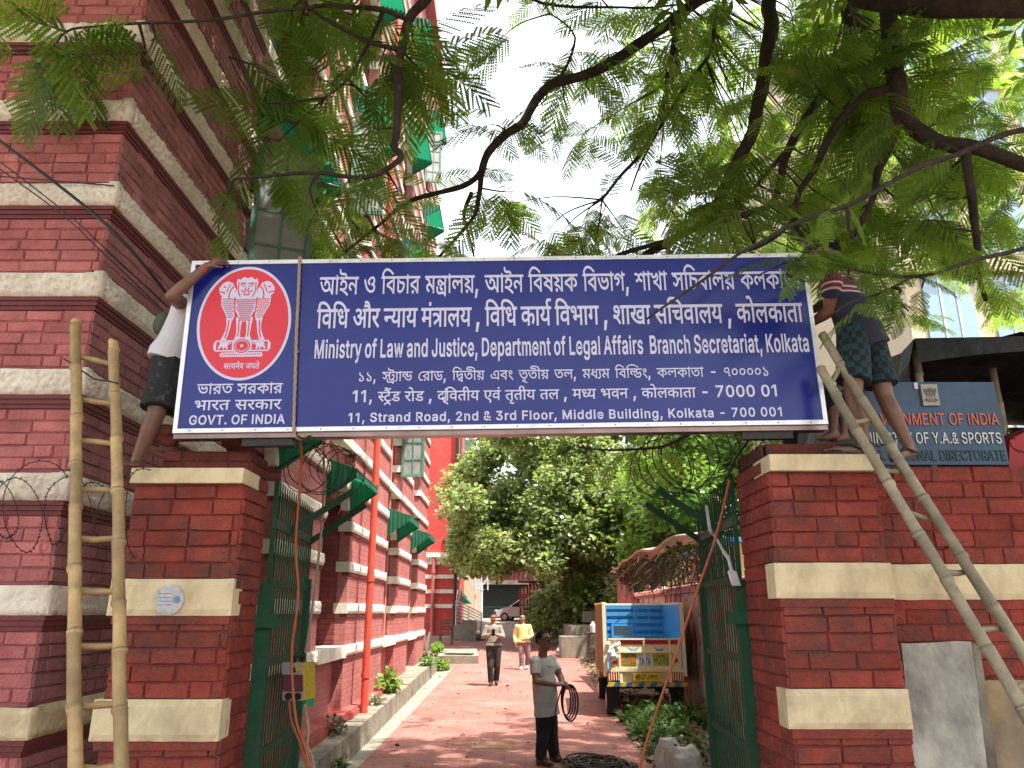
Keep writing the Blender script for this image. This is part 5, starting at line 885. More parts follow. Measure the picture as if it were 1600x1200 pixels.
for n, (a, b) in enumerate(WIN):
    for s in range(5):
        zs = 1.50 + ST * s; zh = zs + 2.25
        # spandrel under the sill
        mb = MB(); zb = zs - (ST - 2.25) if s else 0.0
        mb.box(XT - .75, XT - .17, a, b, zb, zs - BH)
        if s == 4: mb.box(XT - .75, XT - .17, a, b, zh, HT)
        mb.build('spandrel', M_FBRICK, bld)
        mb = MB(); mb.box(XT - .72, XT + (.052 if s == 0 else .035), a + .042, b - .042, zs - BH - (.02 if s == 0 else 0), zs - .004)
        mb.build('sill', M_STONE, bld)
        # jamb bricks and dark opening
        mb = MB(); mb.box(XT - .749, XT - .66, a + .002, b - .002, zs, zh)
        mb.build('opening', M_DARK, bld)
        mb = MB()
        for y in (a + .02, b - .08): mb.box(XT - .6, XT - .5, y, y + .06, zs, zh - .3)
        mb.box(XT - .6, XT - .5, a + .08, b - .08, zh - .36, zh - .3)
        mb.box(XT - .6, XT - .5, (a + b) / 2 - .03, (a + b) / 2 + .03, zs, zh - .36)
        for q in range(1, 5): mb.box(XT - .57, XT - .53, a + .08, b - .08, zs + q * .36, zs + q * .36 + .025)
        fr = mb.build('window_frame', M_WGREEN, bld)
        mb = MB(); mb.box(XT - .552, XT - .548, a + .08, b - .08, zs, zh - .36); mb.build('pane', M_PANE, fr)
        # arched lintel
        mb = MB(); m = 10; cy = (a + b) / 2; hw = (b - a) / 2
        for q in range(m):
            t0, t1 = math.pi * q / m, math.pi * (q + 1) / m
            r0, r1 = hw * .98, hw * .98 - .13
            def pt(t, r): return (XT - .16, cy - r * math.cos(t), zh - .12 + r * math.sin(t) * .55)
            mb.prism([pt(t0, r0), pt(t1, r0), pt(t1, r1), pt(t0, r1)], (.13, 0, 0))
        mb.build('lintel', M_STONE, bld)
        awning(a + .06, b - .06, 4.17 + ST * s + (0 if s else -.0), out=.52 if s else (.44 if n == 1 else .5))
# open sashes
z0, z1 = BZ[3] + ST + .15, 0
c1 = casement((XT + .02, 7.02, 5), R(22), .62, 4.80, 6.75, bld)
c2 = casement((XT + .02, 8.75, 5), R(-38), .52, 4.80, 6.35, bld, cols=2)
casement((XT + .02, 11.2, 5), R(12), .55, 8.25, 10.0, bld)
casement((XT + .02, 18.35, 5), R(-6), .55, 5.12, 6.8, bld, cols=2, rows=4)
casement((XT + .02, 20.7, 5), R(10), .5, 14.6, 16.4, bld)
# red rain pipe
mb = MB(); P0 = at(570, 1108, 13.0); yp = 13.62
mb.tube([(XT + .25, yp, ledge(yp) - .02), (XT + .25, yp, 19)], .062, 12)
for z in (1.0, 2.55, 4.2, 5.8, 7.5): mb.tube([(XT + .25, yp, z - .04), (XT + .25, yp, z + .04)], .074, 12)
mb.build('drain_pipe', mat('red_pipe_paint', (0.52, 0.07, 0.045), 0.45, 0.12, 5, 0.15, 30), bld, smooth=False)
for y, x in ((11.35, -.14), (17.2, -.05), (21.2, -.05)):
    mb = MB(); mb.tube([(XT + x, y, 1.5), (XT + x, y, 12)], .03, 8)
    mb.build('drain_pipe', M_PINK, bld)
# cornice and parapet
mb = MB(); mb.box(-9, XT + .3, 6.95, 24.8, HT, HT + .25); mb.box(-9, XT + .1, 6.95, 24.8, HT + .25, HT + .9)
mb.build('cornice', M_PINK, bld)

# ---------------------------------------------------------------- the wing across the end
DW = 42.0
def WX(px, py): return at(px, py, DW)
wing = thing('brick_wing', 'bright red brick wing with white bands and a white cornice facing down the lane', 'building', (-5, DW, gz(DW)))
xr = at(711, 930, DW).x
mb = MB(); mb.box(-14, xr, DW, DW + 5.2, .3, 14.5); mb.box(-14, xr - .5, DW + 5.2, DW + 16, .3, 14.5)
mb.build('wall', M_WING, wing)
for y0, y1 in ((872, 882), (898, 904), (921, 927), (944, 950)):
    za, zb = at(690, y1, DW).z, at(690, y0, DW).z
    mb = MB(); mb.box(-10, xr + .06, DW - .07, DW + 3, za, zb); mb.build('stone_course', M_STONE, wing)
za, zb = at(690, 871, DW).z, at(690, 864, DW).z
mb = MB(); mb.box(-10, xr + .2, DW - .3, DW + 3, za, zb); mb.box(-10, xr + .12, DW - .18, DW + 3, za - .12, za); mb.build('cornice', M_STONE, wing)
for px, r, m_ in ((676, .085, M_PINK), (711, .10, M_IRON), (712.5, .075, M_PINK), (719, .085, M_PINK)):
    x = at(px, 930, DW - .2).x
    zt = at(px, 866, DW).z if px < 700 else 14
    mb = MB(); mb.tube([(x, DW - .2, gz(DW)), (x, DW - .2, zt)], r, 10)
    for z in (2.2, 4.0, 5.5):
        if z < zt: mb.tube([(x, DW - .2, z), (x, DW - .2, z + .15)], r * 1.35, 10)
    mb.build('drain_pipe', m_, wing)
for k, (px, py) in enumerate(((727, 800), (733, 855), (729, 910))):
    pass
def wing_awn(y, z, out=.75):
    X = xr - .5 + (0 if y > DW + 5.2 else .5)
    mb = MB(); n = 20
    for s_ in range(n):
        t0, t1 = s_ / n, (s_ + 1) / n
        c = 0.02 * (s_ % 2)
        mb.face([(X, y + 1.6 * t0, z + c), (X + out, y + 1.6 * t0, z - .75 + c), (X + out, y + 1.6 * t1, z - .75 + .02 - c), (X, y + 1.6 * t1, z + .02 - c)])
    mb.face([(X, y, z), (X + out, y, z - .75), (X, y, z - .75)])
    mb.build('awning', M_AWN, wing)
for y, z in ((DW + 1.3, 3.2), (DW + 1.0, 7.6), (DW + .6, 9.4), (DW + 6, 3.6), (DW + 1.2, 5.6)): wing_awn(y, z)
for y, z in ((DW + 1.5, 10.4), (DW + 1.5, 6.6)):
    mb = MB(); mb.box(xr, xr + .7, y, y + .05, z, z + 1.6); mb.box(xr - .02, xr + .06, y, y + 1.5, z - .1, z + 1.7)
    mb.build('window_frame', M_WGREEN, wing)
# stair with steel railing at the foot of the wing
st = thing('stair_railing', 'slanting silver steel railing of the steps beside the red wing', 'railing', (xr + .8, DW - 1.5, gz(DW - 1)))
a0 = at(713, 938, DW - .3); a1 = at(752, 958, DW - 3.5)
M_STEEL = mat('brushed_steel', (0.55, 0.55, 0.54), 0.35, 0.1, 20, 0, 10, metal=0.8)
for k in range(7):
    dz = Vector((0, 0, -.16 * k))
    mb = MB(); mb.tube([a0 + dz, a1 + dz * .8], .032, 8); mb.build('rail', M_STEEL, st)
for t in (0, .5, 1):
    p = a0.lerp(a1, t); mb = MB(); mb.tube([p, (p.x, p.y, p.z - 1.25)], .035, 8); mb.build('post', M_STEEL, st)
sp = thing('stone_steps', 'grey concrete steps under the silver stair railing', 'steps', (xr + .8, DW - 2, gz(DW)))
mb = MB()
for k in range(5):
    p = a0.lerp(a1, k / 5); q = a0.lerp(a1, (k + 1) / 5)
    mb.box(xr + .02 + .0, p.x + .5, q.y, p.y, gz(DW) - .3, p.z - 1.22)
mb.build('step', M_CONC, sp)
# ---------------------------------------------------------------- gate piers
DL, DR, DS = 4.475, 4.32, 4.40
def pier(name, label, D, x0, x1, y1, zb, ztop, bands, cap, top, seed, wide):
    """brick pier with three cream blocks; top = upper block x range, z"""
    rnd = random.Random(seed)
    t = thing(name, label, 'gate pier', ((x0 + x1) / 2, D + .2, zb))
    mb = MB(); mb.box(x0, x1, D, y1, zb, ztop); mb.build('pier_core', M_MORT, t)
    mb = MB()
    edges = [zb] + sum([[b0, b1] for b0, b1 in bands], []) + [cap[0]]
    for k in range(0, len(edges), 2):
        z0, z1 = edges[k], edges[k + 1]
        if z1 - z0 < .05: continue
        bricks(mb, (x0, D, z0), (1, 0, 0), (0, -1, 0), x1 - x0, z1 - z0, L=.24, hc=.084, rnd=rnd, dep=.012)
    side = x1 if x0 < 0 else x0
    nd = (1, 0, 0) if x0 < 0 else (-1, 0, 0)
    bricks(mb, (side, D, zb), (0, 1, 0), nd, y1 - D, ztop - zb, L=.24, hc=.084, rnd=rnd, dep=.010)
    other = x0 if x0 < 0 else x1
    bricks(mb, (other, D, zb), (0, 1, 0), (-1, 0, 0) if x0 < 0 else (1, 0, 0), y1 - D, ztop - zb, L=.24, hc=.084, rnd=rnd, dep=.010)
    mb.build('brickwork', M_PIER, t)
    for b0, b1 in bands:
        mb = MB()
        rough_slab(mb, (x0 - wide, D, b0), (1, 0, 0), (0, -1, 0), x1 - x0 + 2 * wide * .6, b1 - b0, .045, .0015, res=.03, seed=seed)
        mb.box(x0 - wide + .002, x1 + wide * .2 - .002, D - .032, D + .12, b0 + .001, b1 - .001)
        mb.build('cream_block', M_CREAM, t)
        mb = MB(); mb.box(x0 - wide * .5, x1 + .002, D - .026, D + .1, b0 - .045, b0 - .001); mb.build('moulding', M_PIER, t)
    mb = MB(); mb.box(x0 - .012, x1 + .012, D - .062, D + .24, cap[0], cap[1]); mb.build('capstone', M_CREAM, t)
    mb = MB(); mb.box(x0 + .002, x1 - .002, D + .242, y1, cap[0], cap[1]); mb.build('pier_core', M_MORT, t)
    # upper block of two brick courses
    ux0, ux1, uz = top
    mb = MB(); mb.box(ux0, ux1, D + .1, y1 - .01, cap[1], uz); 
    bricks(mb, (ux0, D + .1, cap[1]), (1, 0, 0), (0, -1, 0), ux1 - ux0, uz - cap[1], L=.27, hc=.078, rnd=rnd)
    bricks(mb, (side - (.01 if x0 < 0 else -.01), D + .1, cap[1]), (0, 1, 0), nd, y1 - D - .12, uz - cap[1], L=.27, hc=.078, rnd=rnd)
    mb.build('upper_block', mat('dark_brick', (.135, .036, .030), .9, .3, 5, .9, 45, dirt=(.07, .04, .035), dscale=4, damt=.8, tone=.25, spec=.1), t)  # darker brick than the pier below
    return t
zL = lambda py: at(800, py, DL).z
zR = lambda py: at(800, py, DR).z
xl0, xl1 = at(205, 760, DL).x, at(381, 760, DL).x
xr0, xr1 = at(1197, 745, DR).x + .02, at(1367, 745, DR).x - .0
pier('gate_pier', 'left brick gate pier with cream blocks and a round faded sticker, beside the bamboo ladder', DL, xl0 + .03, xl1, DL + .42, .0, zL(735),
     [(zL(1157), zL(1092)), (zL(962), zL(905))], (zL(757), zL(734)), (xl0 + .12, xl1 - .01, zL(700)), 21, .05)
pier('gate_pier', 'right brick gate pier with cream blocks, standing between green gate leaf and blue sign', DR, xr0, xr1, DR + .62, .0, zR(715),
     [(zR(1138), zR(1076)), (zR(935), zR(880))], (zR(738), zR(713)), (xr0 + .03, xr1 + .0, zR(688)), 22, .035)
# low broken brick lump on the left pier top
mb = MB(); c = at(262, 690, DL + .2)
rn = random.Random(4)
for k in range(9):
    p = c + Vector((rn.uniform(-.09, .09), rn.uniform(-.05, .1), rn.uniform(-.02, .07)))
    mb.ell(p, (rn.uniform(.04, .08), .01, 0), (0, .05, .01), (0, 0, rn.uniform(.03, .05)), 7, 5)
tag(remesh('brick_rubble', mb, .012, M_MORT, None, 1), 'lump of broken brick and mortar on top of the left gate pier', 'rubble')
# faded round sticker on the pier block
mb = MB(); c = at(264, 937, DL - .0535); mb.lathe(c, [(.082, 0), (.082, .003)], 28, (0, -1, 0))
so = mb.build('sticker', mat('faded_sticker', (0.45, 0.47, 0.50), .6, .3, 30, 0, 10, dirt=(.62, .52, .36), dscale=22, damt=.9))
tag(so, 'round faded grey sticker pasted on the cream block of the left pier', 'sticker')
mb = MB()
mb.lathe(c + Vector((.045, -.004, .0)), [(.020, 0), (.020, .001)], 14, (0, -1, 0))
for k in range(4): mb.box(c.x - .06, c.x + .02, c.y - .0045, c.y - .0035, c.z + .03 - k * .02, c.z + .034 - k * .02)
mb.build('print', mat('sticker_blue', (.16, .24, .42), .6), so)

# ---------------------------------------------------------------- right boundary wall
DWL = 4.62
wl = thing('boundary_wall', 'dark red brick street wall with a cream band right of the gate pier', 'wall', (5, DWL, 0))
zW = lambda py: at(1450, py, DWL).z
mb = MB(); mb.box(xr1 + .002, 14, DWL, DWL + .3, 0, zW(731)); mb.build('wall_core', M_MORT, wl)
mb = MB(); rn = random.Random(31)
bricks(mb, (xr1, DWL, zW(882)), (1, 0, 0), (0, -1, 0), 2.6, zW(729) - zW(882), L=.235, hc=.09, rnd=rn, jit=.005)
bricks(mb, (xr1, DWL, zW(1200)), (1, 0, 0), (0, -1, 0), 2.6, zW(950) - zW(1200), L=.235, hc=.09, rnd=rn, jit=.005)
mb.build('brickwork', M_PIER, wl)
mb = MB(); rough_slab(mb, (xr1 + .002, DWL, zW(937)), (1, 0, 0), (0, -1, 0), 3.0, zW(882) - zW(937), .04, .0015, res=.03)
mb.box(xr1 + .003, 8, DWL - .026, DWL + .1, zW(937) + .001, zW(882) - .001); mb.build('cream_block', M_CREAM, wl)
mb = MB(); mb.box(xr1 + .003, 8, DWL - .02, DWL + .1, zW(952), zW(937)); mb.build('moulding', M_PIER, wl)
# leaning boards
def board(name, label, q, D0, D1, th, m, cat='board'):
    (x0, y0), (x1, y1), (x2, y2), (x3, y3) = q
    P = [at(x0, y0, D0), at(x1, y1, D0), at(x2, y2, D1), at(x3, y3, D1)]
    # fine outline with worn edges
    mb = MB(); n = 16; poly = []
    for i in range(4):
        a, b = P[i], P[(i + 1) % 4]
        for k in range(n):
            p = a.lerp(b, k / n)
            p = p + (P[0] + P[2] - p * 2).normalized() * (.012 * abs(noise.noise(p * 9)) + (.02 * max(0, noise.noise(p * 3.1))))
            poly.append(p)
    nrm = (P[1] - P[0]).cross(P[3] - P[0]).normalized()
    if nrm.y > 0: nrm = -nrm
    mb.prism(poly, -nrm * th)
    return tag(mb.build(name, m), label, cat)
M_BOARD = mat('peeling_white_board', (0.44, 0.41, 0.35), .8, .15, 6, .4, 30, dirt=(.17, .155, .14), dscale=3.2, damt=.85, streak=.5)
M_BOARD2 = mat('mouldy_brown_board', (0.24, 0.18, 0.12), .85, .3, 5, .4, 30, dirt=(.36, .24, .11), dscale=3, damt=.9)
board('leaning_board', 'tall peeling white board leaning on the red street wall by the right pier', [(1407, 1003), (1518, 1001), (1560, 1330), (1440, 1330)], DWL - .06, DWL - .40, .03, M_BOARD)
board('leaning_board', 'brown weathered board leaning on the wall behind the right bamboo ladder', [(1533, 1062), (1640, 1062), (1660, 1330), (1550, 1330)], DWL - .05, DWL - .3, .03, M_BOARD2)
board('leaning_board', 'narrow dark stone strip leaning between the white and brown boards', [(1519, 1002), (1531, 1010), (1580, 1330), (1556, 1330)], DWL - .03, DWL - .34, .03, M_CONC)

# ---------------------------------------------------------------- green gate leaves
def gate(name, label, hx, hy, fx, fy, zt, ztf, zb, sgn):
    t = thing(name, label, 'gate', (hx, hy, 0))
    d = Vector((fx - hx, fy - hy, 0)); L = d.length; d.normalize()
    up = Vector((0, 0, 1))
    H = lambda u, z: Vector((hx, hy, z)) + d * u
    zlow = zt - .62
    mb = MB(); mb.bar(H(0, zb), H(0, zlow), .085, .06, d); mb.build('post', M_GREEN, t)
    mb = MB(); mb.bar(H(0.03, zlow), H(0.03, zt + .02), .03, .012, d); mb.build('bar', M_GREEN, t)
    for z in (zt - .25, zt - .62, zt - 1.10, zt - 1.62, zt - 2.25):
        if z < zb: continue
        mb = MB(); mb.bar(H(.02, z), H(L, z), .02, .045 if z < zt - .3 else .06, up); mb.build('rail', M_GREEN if z < zt - .3 else mat('faded_green_rail', (.035, .07, .05), .5, .25, 8, .3, 40), t)
    n = 18
    for k in range(1, n + 1):
        u = L * k / n
        mb = MB(); mb.bar(H(u, zb), H(u, zt - .03 + (ztf - zt) * k / n), .011, .010, d)
        p = H(u, zt - .03 + (ztf - zt) * k / n)
        mb.prism([p + d * .011, p - d * .011, p + up * .06], Vector((-d.y, d.x, 0)) * .006)
        mb.build('bar', M_GREEN, t)
    mb = MB(); mb.bar(H(L, zb), H(L, zt - .55), .05, .045, d); mb.build('post', M_GREEN, t)
    for z in (zt - .85, zt - 2.3):
        mb = MB(); mb.box(hx - .09, hx + .09, hy - .06, hy + .05, z - .04, z + .035); mb.build('hinge_block', M_GREEN, t)
    # bent arms that carry the razor wire
    for u in (L * .38, L * .97):
        p = H(u, zt - .26); q = p + Vector((.40 * sgn, .12, .30))
        mb = MB(); mb.bar(p + Vector((-.02 * sgn, 0, -.02)), q, .045, .012, (0, 1, 0)); mb.build('arm', M_GREEN, t)
    return t, H, L
gRt, gRH, gRL = gate('gate_leaf', 'right dark green iron gate leaf swung open, with white cloth strip tied on it', at(1155, 900, 4.98).x + .01, 4.99, at(1096, 900, 6.3).x, 6.3, at(1140, 752, 4.99).z, at(1088, 795, 6.3).z, .05, -1)
gLt, gLH, gLL = gate('gate_leaf', 'left dark green iron gate leaf swung open, with yellow welding machine hung on it', at(418, 900, 4.92).x, 4.93, at(482, 900, 6.2).x, 6.2, at(428, 755, 4.93).z, at(492, 800, 6.2).z, .05, 1)

# ---------------------------------------------------------------- big blue name board
SO = Vector((-1.99, DS, 3.007)); SA = R(.82); SW, SH, STK = 3.85, 1.105, .085
SU = Vector((math.cos(SA), 0, math.sin(SA))); SV = Vector((-math.sin(SA), 0, math.cos(SA)))
def S(u, v, d=0.0): return SO + SU * u + SV * v - Vector((0, 1, 0)) * d
for g in GL['g']:
    for c in g:
        for i in range(2, len(c)): c[i] += c[i - 2]
def text_tris(idx):
    """triangles of one line in font units, each separate stroke group a little prouder"""
    out = []
    for k, x in GL['l'][idx]:
        cs = [[(c[i] + x, c[i + 1]) for i in range(0, len(c), 2)] for c in GL['g'][k]]
        def area(c): return sum(c[i - 1][0] * c[i][1] - c[i][0] * c[i - 1][1] for i in range(len(c)))
        def inside(p, c):
            r = False
            for i in range(len(c)):
                a, b = c[i - 1], c[i]
                if (a[1] > p[1]) != (b[1] > p[1]) and p[0] < (b[0] - a[0]) * (p[1] - a[1]) / (b[1] - a[1]) + a[0]: r = not r
            return r
        hole = [c for c in cs if any(o is not c and abs(area(o)) > abs(area(c)) and area(o) * area(c) < 0 and sum(inside(p, o) for p in c) > len(c) * .6 for o in cs)]
        outer = [c for c in cs if not any(c is h for h in hole)]; holes = hole
        for oi, oc in enumerate(outer):
            hs = [h for h in holes if sum(inside(p, oc) for p in h) > len(h) * .6]
            pv, ed = [], []
            for c in [oc] + hs:
                b = len(pv); pv += [Vector(p) for p in c]
                ed.append(list(range(b, b + len(c))))
            r = geometry.delaunay_2d_cdt(pv, [], ed, 2, 1e-5)
            out.append([[tuple(r[0][i]) for i in t] for t in r[2]])
    return out
def text(name, idx, place, w, h, unit_h, m, parent, base=0.0006, slant=0):
    """fit line idx into width w with its unit_h font units equal to h; place(u, v, proud) maps to the world"""
    T = text_tris(idx)
    xs = [p[0] for gr in T for t in gr for p in t]
    x0, x1 = min(xs), max(xs); kx, ky = w / (x1 - x0), h / unit_h
    mb = MB()
    for gi, gr in enumerate(T):
        z = base + .00035 * (gi % 4)
        for t in gr:
            P = [place((p[0] - x0) * kx, p[1] * ky, z) for p in t]
            mb.face(P)
    # face the viewer
    o = mb.build(name, m, parent)
    return o
sg = thing('name_board', 'big blue name board with white lettering and red oval emblem across both gate piers', 'sign board', SO + SU * SW / 2)
M_PANEL = mat('blue_sign_vinyl', (0.007, 0.014, 0.19), .24, .08, 2, .05, 3, spec=.4, dirt=(.02, .03, .23), dscale=1.6, damt=.5)
M_ALU = mat('aluminium_trim', (0.72, 0.72, 0.73), .3, .08, 14, .05, 30, metal=.45, dirt=(.4, .38, .36), dscale=8, damt=.35)
M_LET = mat('white_vinyl', (0.60, 0.60, 0.80), .4, .03, 4, 0, 10)  # bluish cast of white vinyl in shade put into the base colour
M_SRED = mat('red_vinyl', (0.66, 0.012, 0.035), .3, .12, 2.5, .02, 6, coat=.15)
M_STEELB = mat('stainless_underside', (0.22, 0.15, 0.13), .28, .35, 3, .1, 12, metal=.9)
def sbox(mb, u0, u1, v0, v1, d0, d1):
    c = S((u0 + u1) / 2, (v0 + v1) / 2, (d0 + d1) / 2)
    mb.obox(c, SU * (u1 - u0) / 2, Vector((0, (d1 - d0) / 2, 0)), SV * (v1 - v0) / 2)
mb = MB(); sbox(mb, .02, SW - .02, .02, SH - .02, -STK, -.004); mb.build('box_frame', M_STEELB, sg)
mb = MB(); n_ = 40
for i in range(n_):   # slightly rippled sheet
    for j in range(12):
        def q(i, j):
            u = .02 + (SW - .04) * i / n_; v = .02 + (SH - .04) * j / 12
            return S(u, v, .0008 * noise.noise(Vector((u * 2.2, v * 1.4, 3))) - .001)
        mb.face([q(i, j), q(i + 1, j), q(i + 1, j + 1), q(i, j + 1)])
mb.build('panel', M_PANEL, sg, smooth=True)
for nm, a in (('trim', (0, SW, SH - .026, SH)), ('trim', (0, SW, 0, .026)), ('trim', (0, .026, .0265, SH - .0265)), ('trim', (SW - .026, SW, .0265, SH - .0265))):
    mb = MB(); sbox(mb, *a, -.03, .007); 
    f = mb.build('trim', M_ALU, sg)
for k in range(20):
    for v in (.013, SH - .013):
        mb = MB(); mb.lathe(S(.1 + k * (SW - .2) / 19, v, .006), [(.004, 0), (.004, .003)], 8, (0, -1, 0)); mb.build('rivet', M_IRON, f)
mb = MB(); sbox(mb, .0, SW, -.03, -.002, -STK - .01, -.012); mb.build('bottom_rail', M_STEELB, sg)
for u in (.55, 3.5):
    mb = MB(); sbox(mb, u - .15, u + .15, -.075, -.031, -STK, -.03); mb.build('foot', M_IRON, sg)
HB = 253
def sp_(u0, v0, dv=0.0, w=1.0):
    return lambda u, v, d: S(u0 + u, v0 + v + dv * u / w, .0005 + d)
LN = [(0, .808, .868, 2.99, .117, 126.5), (1, .803, .647, 2.985, .122, 126.5), (2, .803, .454, 2.995, .112, 145.5), (3, 1.078, .302, 2.455, .0575, 125.5), (4, 1.045, .176, 2.525, .060, 126.5), (5, 1.026, .053, 2.56, .055, 150)]
for idx, u, v, w_, h, uh in LN: text('lettering', idx, sp_(u, v), w_, h, uh, M_LET, sg)
for idx, u, v, w_, h, uh in [(6, .116, .237, .51, .062, 126.5), (7, .111, .138, .515, .060, 127), (8, .088, .051, .565, .056, 150)]:
    text('lettering', idx, sp_(u, v), w_, h, uh, M_LET, sg)
# oval medallion
EC = (.360, .690); EA, EB = .287, .372
def oval(mb, ra, rb, d, n=64):
    mb.face([S(EC[0] + ra * math.cos(2 * math.pi * k / n), EC[1] + rb * math.sin(2 * math.pi * k / n), d) for k in range(n)])
mb = MB(); oval(mb, EA, EB, .0012); med = mb.build('medallion', M_LET, sg)
mb = MB(); oval(mb, EA - .017, EB - .017, .0022); mb.build('red_field', M_SRED, med)

def emblem(place, light, dark, parent, s=1.0):
    """lion capital drawn in a unit frame: u -0.5..0.5, v 0..1.22 ; place(u, v, proud)"""
    LB, DB = MB(), MB()
    E = lambda mb, cu, cv, ru, rv, d, n=22, a0=0, a1=2 * math.pi: mb.face([place(cu + ru * math.cos(a0 + (a1 - a0) * k / n), cv + rv * math.sin(a0 + (a1 - a0) * k / n), d) for k in range(n)])
    def poly(mb, pts, d): mb.face([place(u, v, d) for u, v in pts])
    cnt = [0]
    def stroke(mb, pts, w, d):
        cnt[0] += 1
        d += .00004 * (cnt[0] % 9)
        for (a, b), (c, e) in zip(pts, pts[1:]):
            dx, dy = c - a, e - b; l = math.hypot(dx, dy) or 1; nx, ny = -dy / l * w / 2, dx / l * w / 2
            nx *= 1.5; ny *= 1.5
            mb.face([place(a + nx, b + ny, d), place(a - nx, b - ny, d), place(c - nx, e - ny, d), place(c + nx, e + ny, d)])
    D0, D1, D2 = .0004, .0011, .0019
    # bodies of the three lions
    poly(LB, [(-.17, 1.02), (-.2, .9), (-.16, .7), (-.08, .56), (0, .52), (.08, .56), (.16, .7), (.2, .9), (.17, 1.02), (0, 1.05)], D0)
    for sg_ in (-1, 1):
        m = lambda P: [(sg_ * u, v) for u, v in P]
        poly(LB, m([(.16, .95), (.32, .98), (.41, .9), (.40, .78), (.33, .66), (.27, .56), (.19, .54), (.15, .68)]), D0 + .0002)
        # side head
        poly(LB, m([(.18, 1.02), (.24, 1.12), (.33, 1.15), (.40, 1.12), (.46, 1.04), (.44, .95), (.38, .9), (.40, .86), (.3, .84), (.2, .9)]), D0 + .0003)
        E(DB, sg_ * .37, 1.06, .022, .014, D1)
        stroke(DB, m([(.44, .985), (.38, .975), (.36, .95)]), .014, D1)
        stroke(DB, m([(.22, 1.07), (.27, 1.0), (.29, .92), (.27, .86)]), .014, D1)
        stroke(DB, m([(.27, 1.1), (.31, 1.04), (.33, .98)]), .012, D1)
        # side legs
        poly(LB, m([(.20, .56), (.30, .58), (.28, .48), (.29, .40), (.33, .30), (.36, .25), (.27, .25), (.245, .32), (.22, .42)]), D0 + .0001)
        stroke(DB, m([(.25, .55), (.255, .42), (.29, .28)]), .014, D1)
        # front legs
        poly(LB, m([(.03, .56), (.14, .60), (.12, .46), (.11, .34), (.14, .25), (.03, .25), (.05, .34), (.045, .45)]), D0 + .0001)
        stroke(DB, m([(.085, .56), (.08, .42), (.08, .3)]), .012, D1)
    # central head
    poly(LB, [(-.18, 1.12), (-.165, 1.19), (-.12, 1.17), (-.06, 1.215), (0, 1.19), (.06, 1.215), (.12, 1.17), (.165, 1.19), (.18, 1.12), (.16, 1.02), (.12, .92), (0, .87), (-.12, .92), (-.16, 1.02)], D0 + .0005)
    for s_ in (-1, 1):
        E(DB, s_ * .062, 1.075, .030, .016, D2); E(LB, s_ * .062, 1.075, .012, .011, D2 + .0004)
        stroke(DB, [(s_ * .02, 1.105), (s_ * .07, 1.12), (s_ * .115, 1.095)], .014, D2)
        stroke(DB, [(s_ * .025, 1.05), (s_ * .035, 1.015), (0, 1.0)], .012, D2)
        stroke(DB, [(s_ * .02, .98), (s_ * .07, .985), (s_ * .095, 1.01)], .012, D2)
        stroke(DB, [(s_ * .14, 1.13), (s_ * .145, 1.0), (s_ * .10, .9)], .012, D2)
    E(DB, 0, .945, .055, .022, D2); E(LB, 0, .95, .034, .009, D2 + .0004)
    # rows of mane locks
    for r in range(11):
        v = .86 - r * .031; hw = .17 - .009 * r
        for k in range(-5, 6):
            u = k * .033 + (.016 if r % 2 else 0)
            if abs(u) > hw: continue
            stroke(DB, [(u - .012, v + .008), (u, v - .012), (u + .012, v + .008)], .0085, D1)
    for s_ in (-1, 1):
        for r in range(10):
            for k in range(6):
                u = .20 + k * .036 + (.018 if r % 2 else 0); v = .87 - r * .031
                if u > .395 - max(0, (.80 - v)) * .55: continue
                stroke(DB, [(s_ * (u - .012), v + .010), (s_ * u, v - .010), (s_ * (u + .012), v + .004)], .0085, D1)
        stroke(DB, [(s_ * .185, .9), (s_ * .17, .7), (s_ * .15, .58)], .014, D1)
    # abacus with the wheel
    poly(LB, [(-.42, .08), (-.46, .12), (-.46, .2), (-.42, .245), (.42, .245), (.46, .2), (.46, .12), (.42, .08)], D0)
    poly(DB, [(-.415, .10), (-.415, .225), (-.16, .225), (-.16, .10)], D1); poly(DB, [(.16, .10), (.16, .225), (.415, .225), (.415, .10)], D1)
    for s_ in (-1, 1):   # horse and bull
        stroke(LB, [(s_ * .36, .18), (s_ * .23, .18)], .05, D2)
        stroke(LB, [(s_ * .345, .18), (s_ * .375, .115)], .018, D2); stroke(LB, [(s_ * .25, .17), (s_ * .235, .11)], .018, D2); stroke(LB, [(s_ * .30, .17), (s_ * .29, .11)], .014, D2)
        stroke(LB, [(s_ * .24, .19), (s_ * .20, .215), (s_ * .185, .19)], .026, D2)
    E(LB, 0, .16, .155, .125, D2); E(DB, 0, .16, .135, .107, D2 + .0008); E(LB, 0, .16, .115, .090, D2 + .0016)
    for k in range(24):
        g = 2 * math.pi * k / 24 + .06
        stroke(DB, [(.026 * math.cos(g), .16 + .022 * math.sin(g)), (.105 * math.cos(g), .16 + .082 * math.sin(g))], .011, D2 + .0022)
    poly(LB, [(-.33, .0), (-.35, .03), (-.32, .065), (.32, .065), (.35, .03), (.33, .0)], D0)
    for k in range(-9, 10): stroke(DB, [(k * .033 - .008, .02), (k * .033 + .008, .05)], .008, D1)
    l = LB.build('emblem', light, parent); DB.build('emblem_lines', dark, l)
emblem(lambda u, v, d: S(.360 + u * .375, .468 + v * .432, .0024 + d), M_LET, M_SRED, med)
text('motto', 9, lambda u, v, d: S(.262 + u, .392 + v, .0024 + d), .215, .034, 127, M_LET, med)

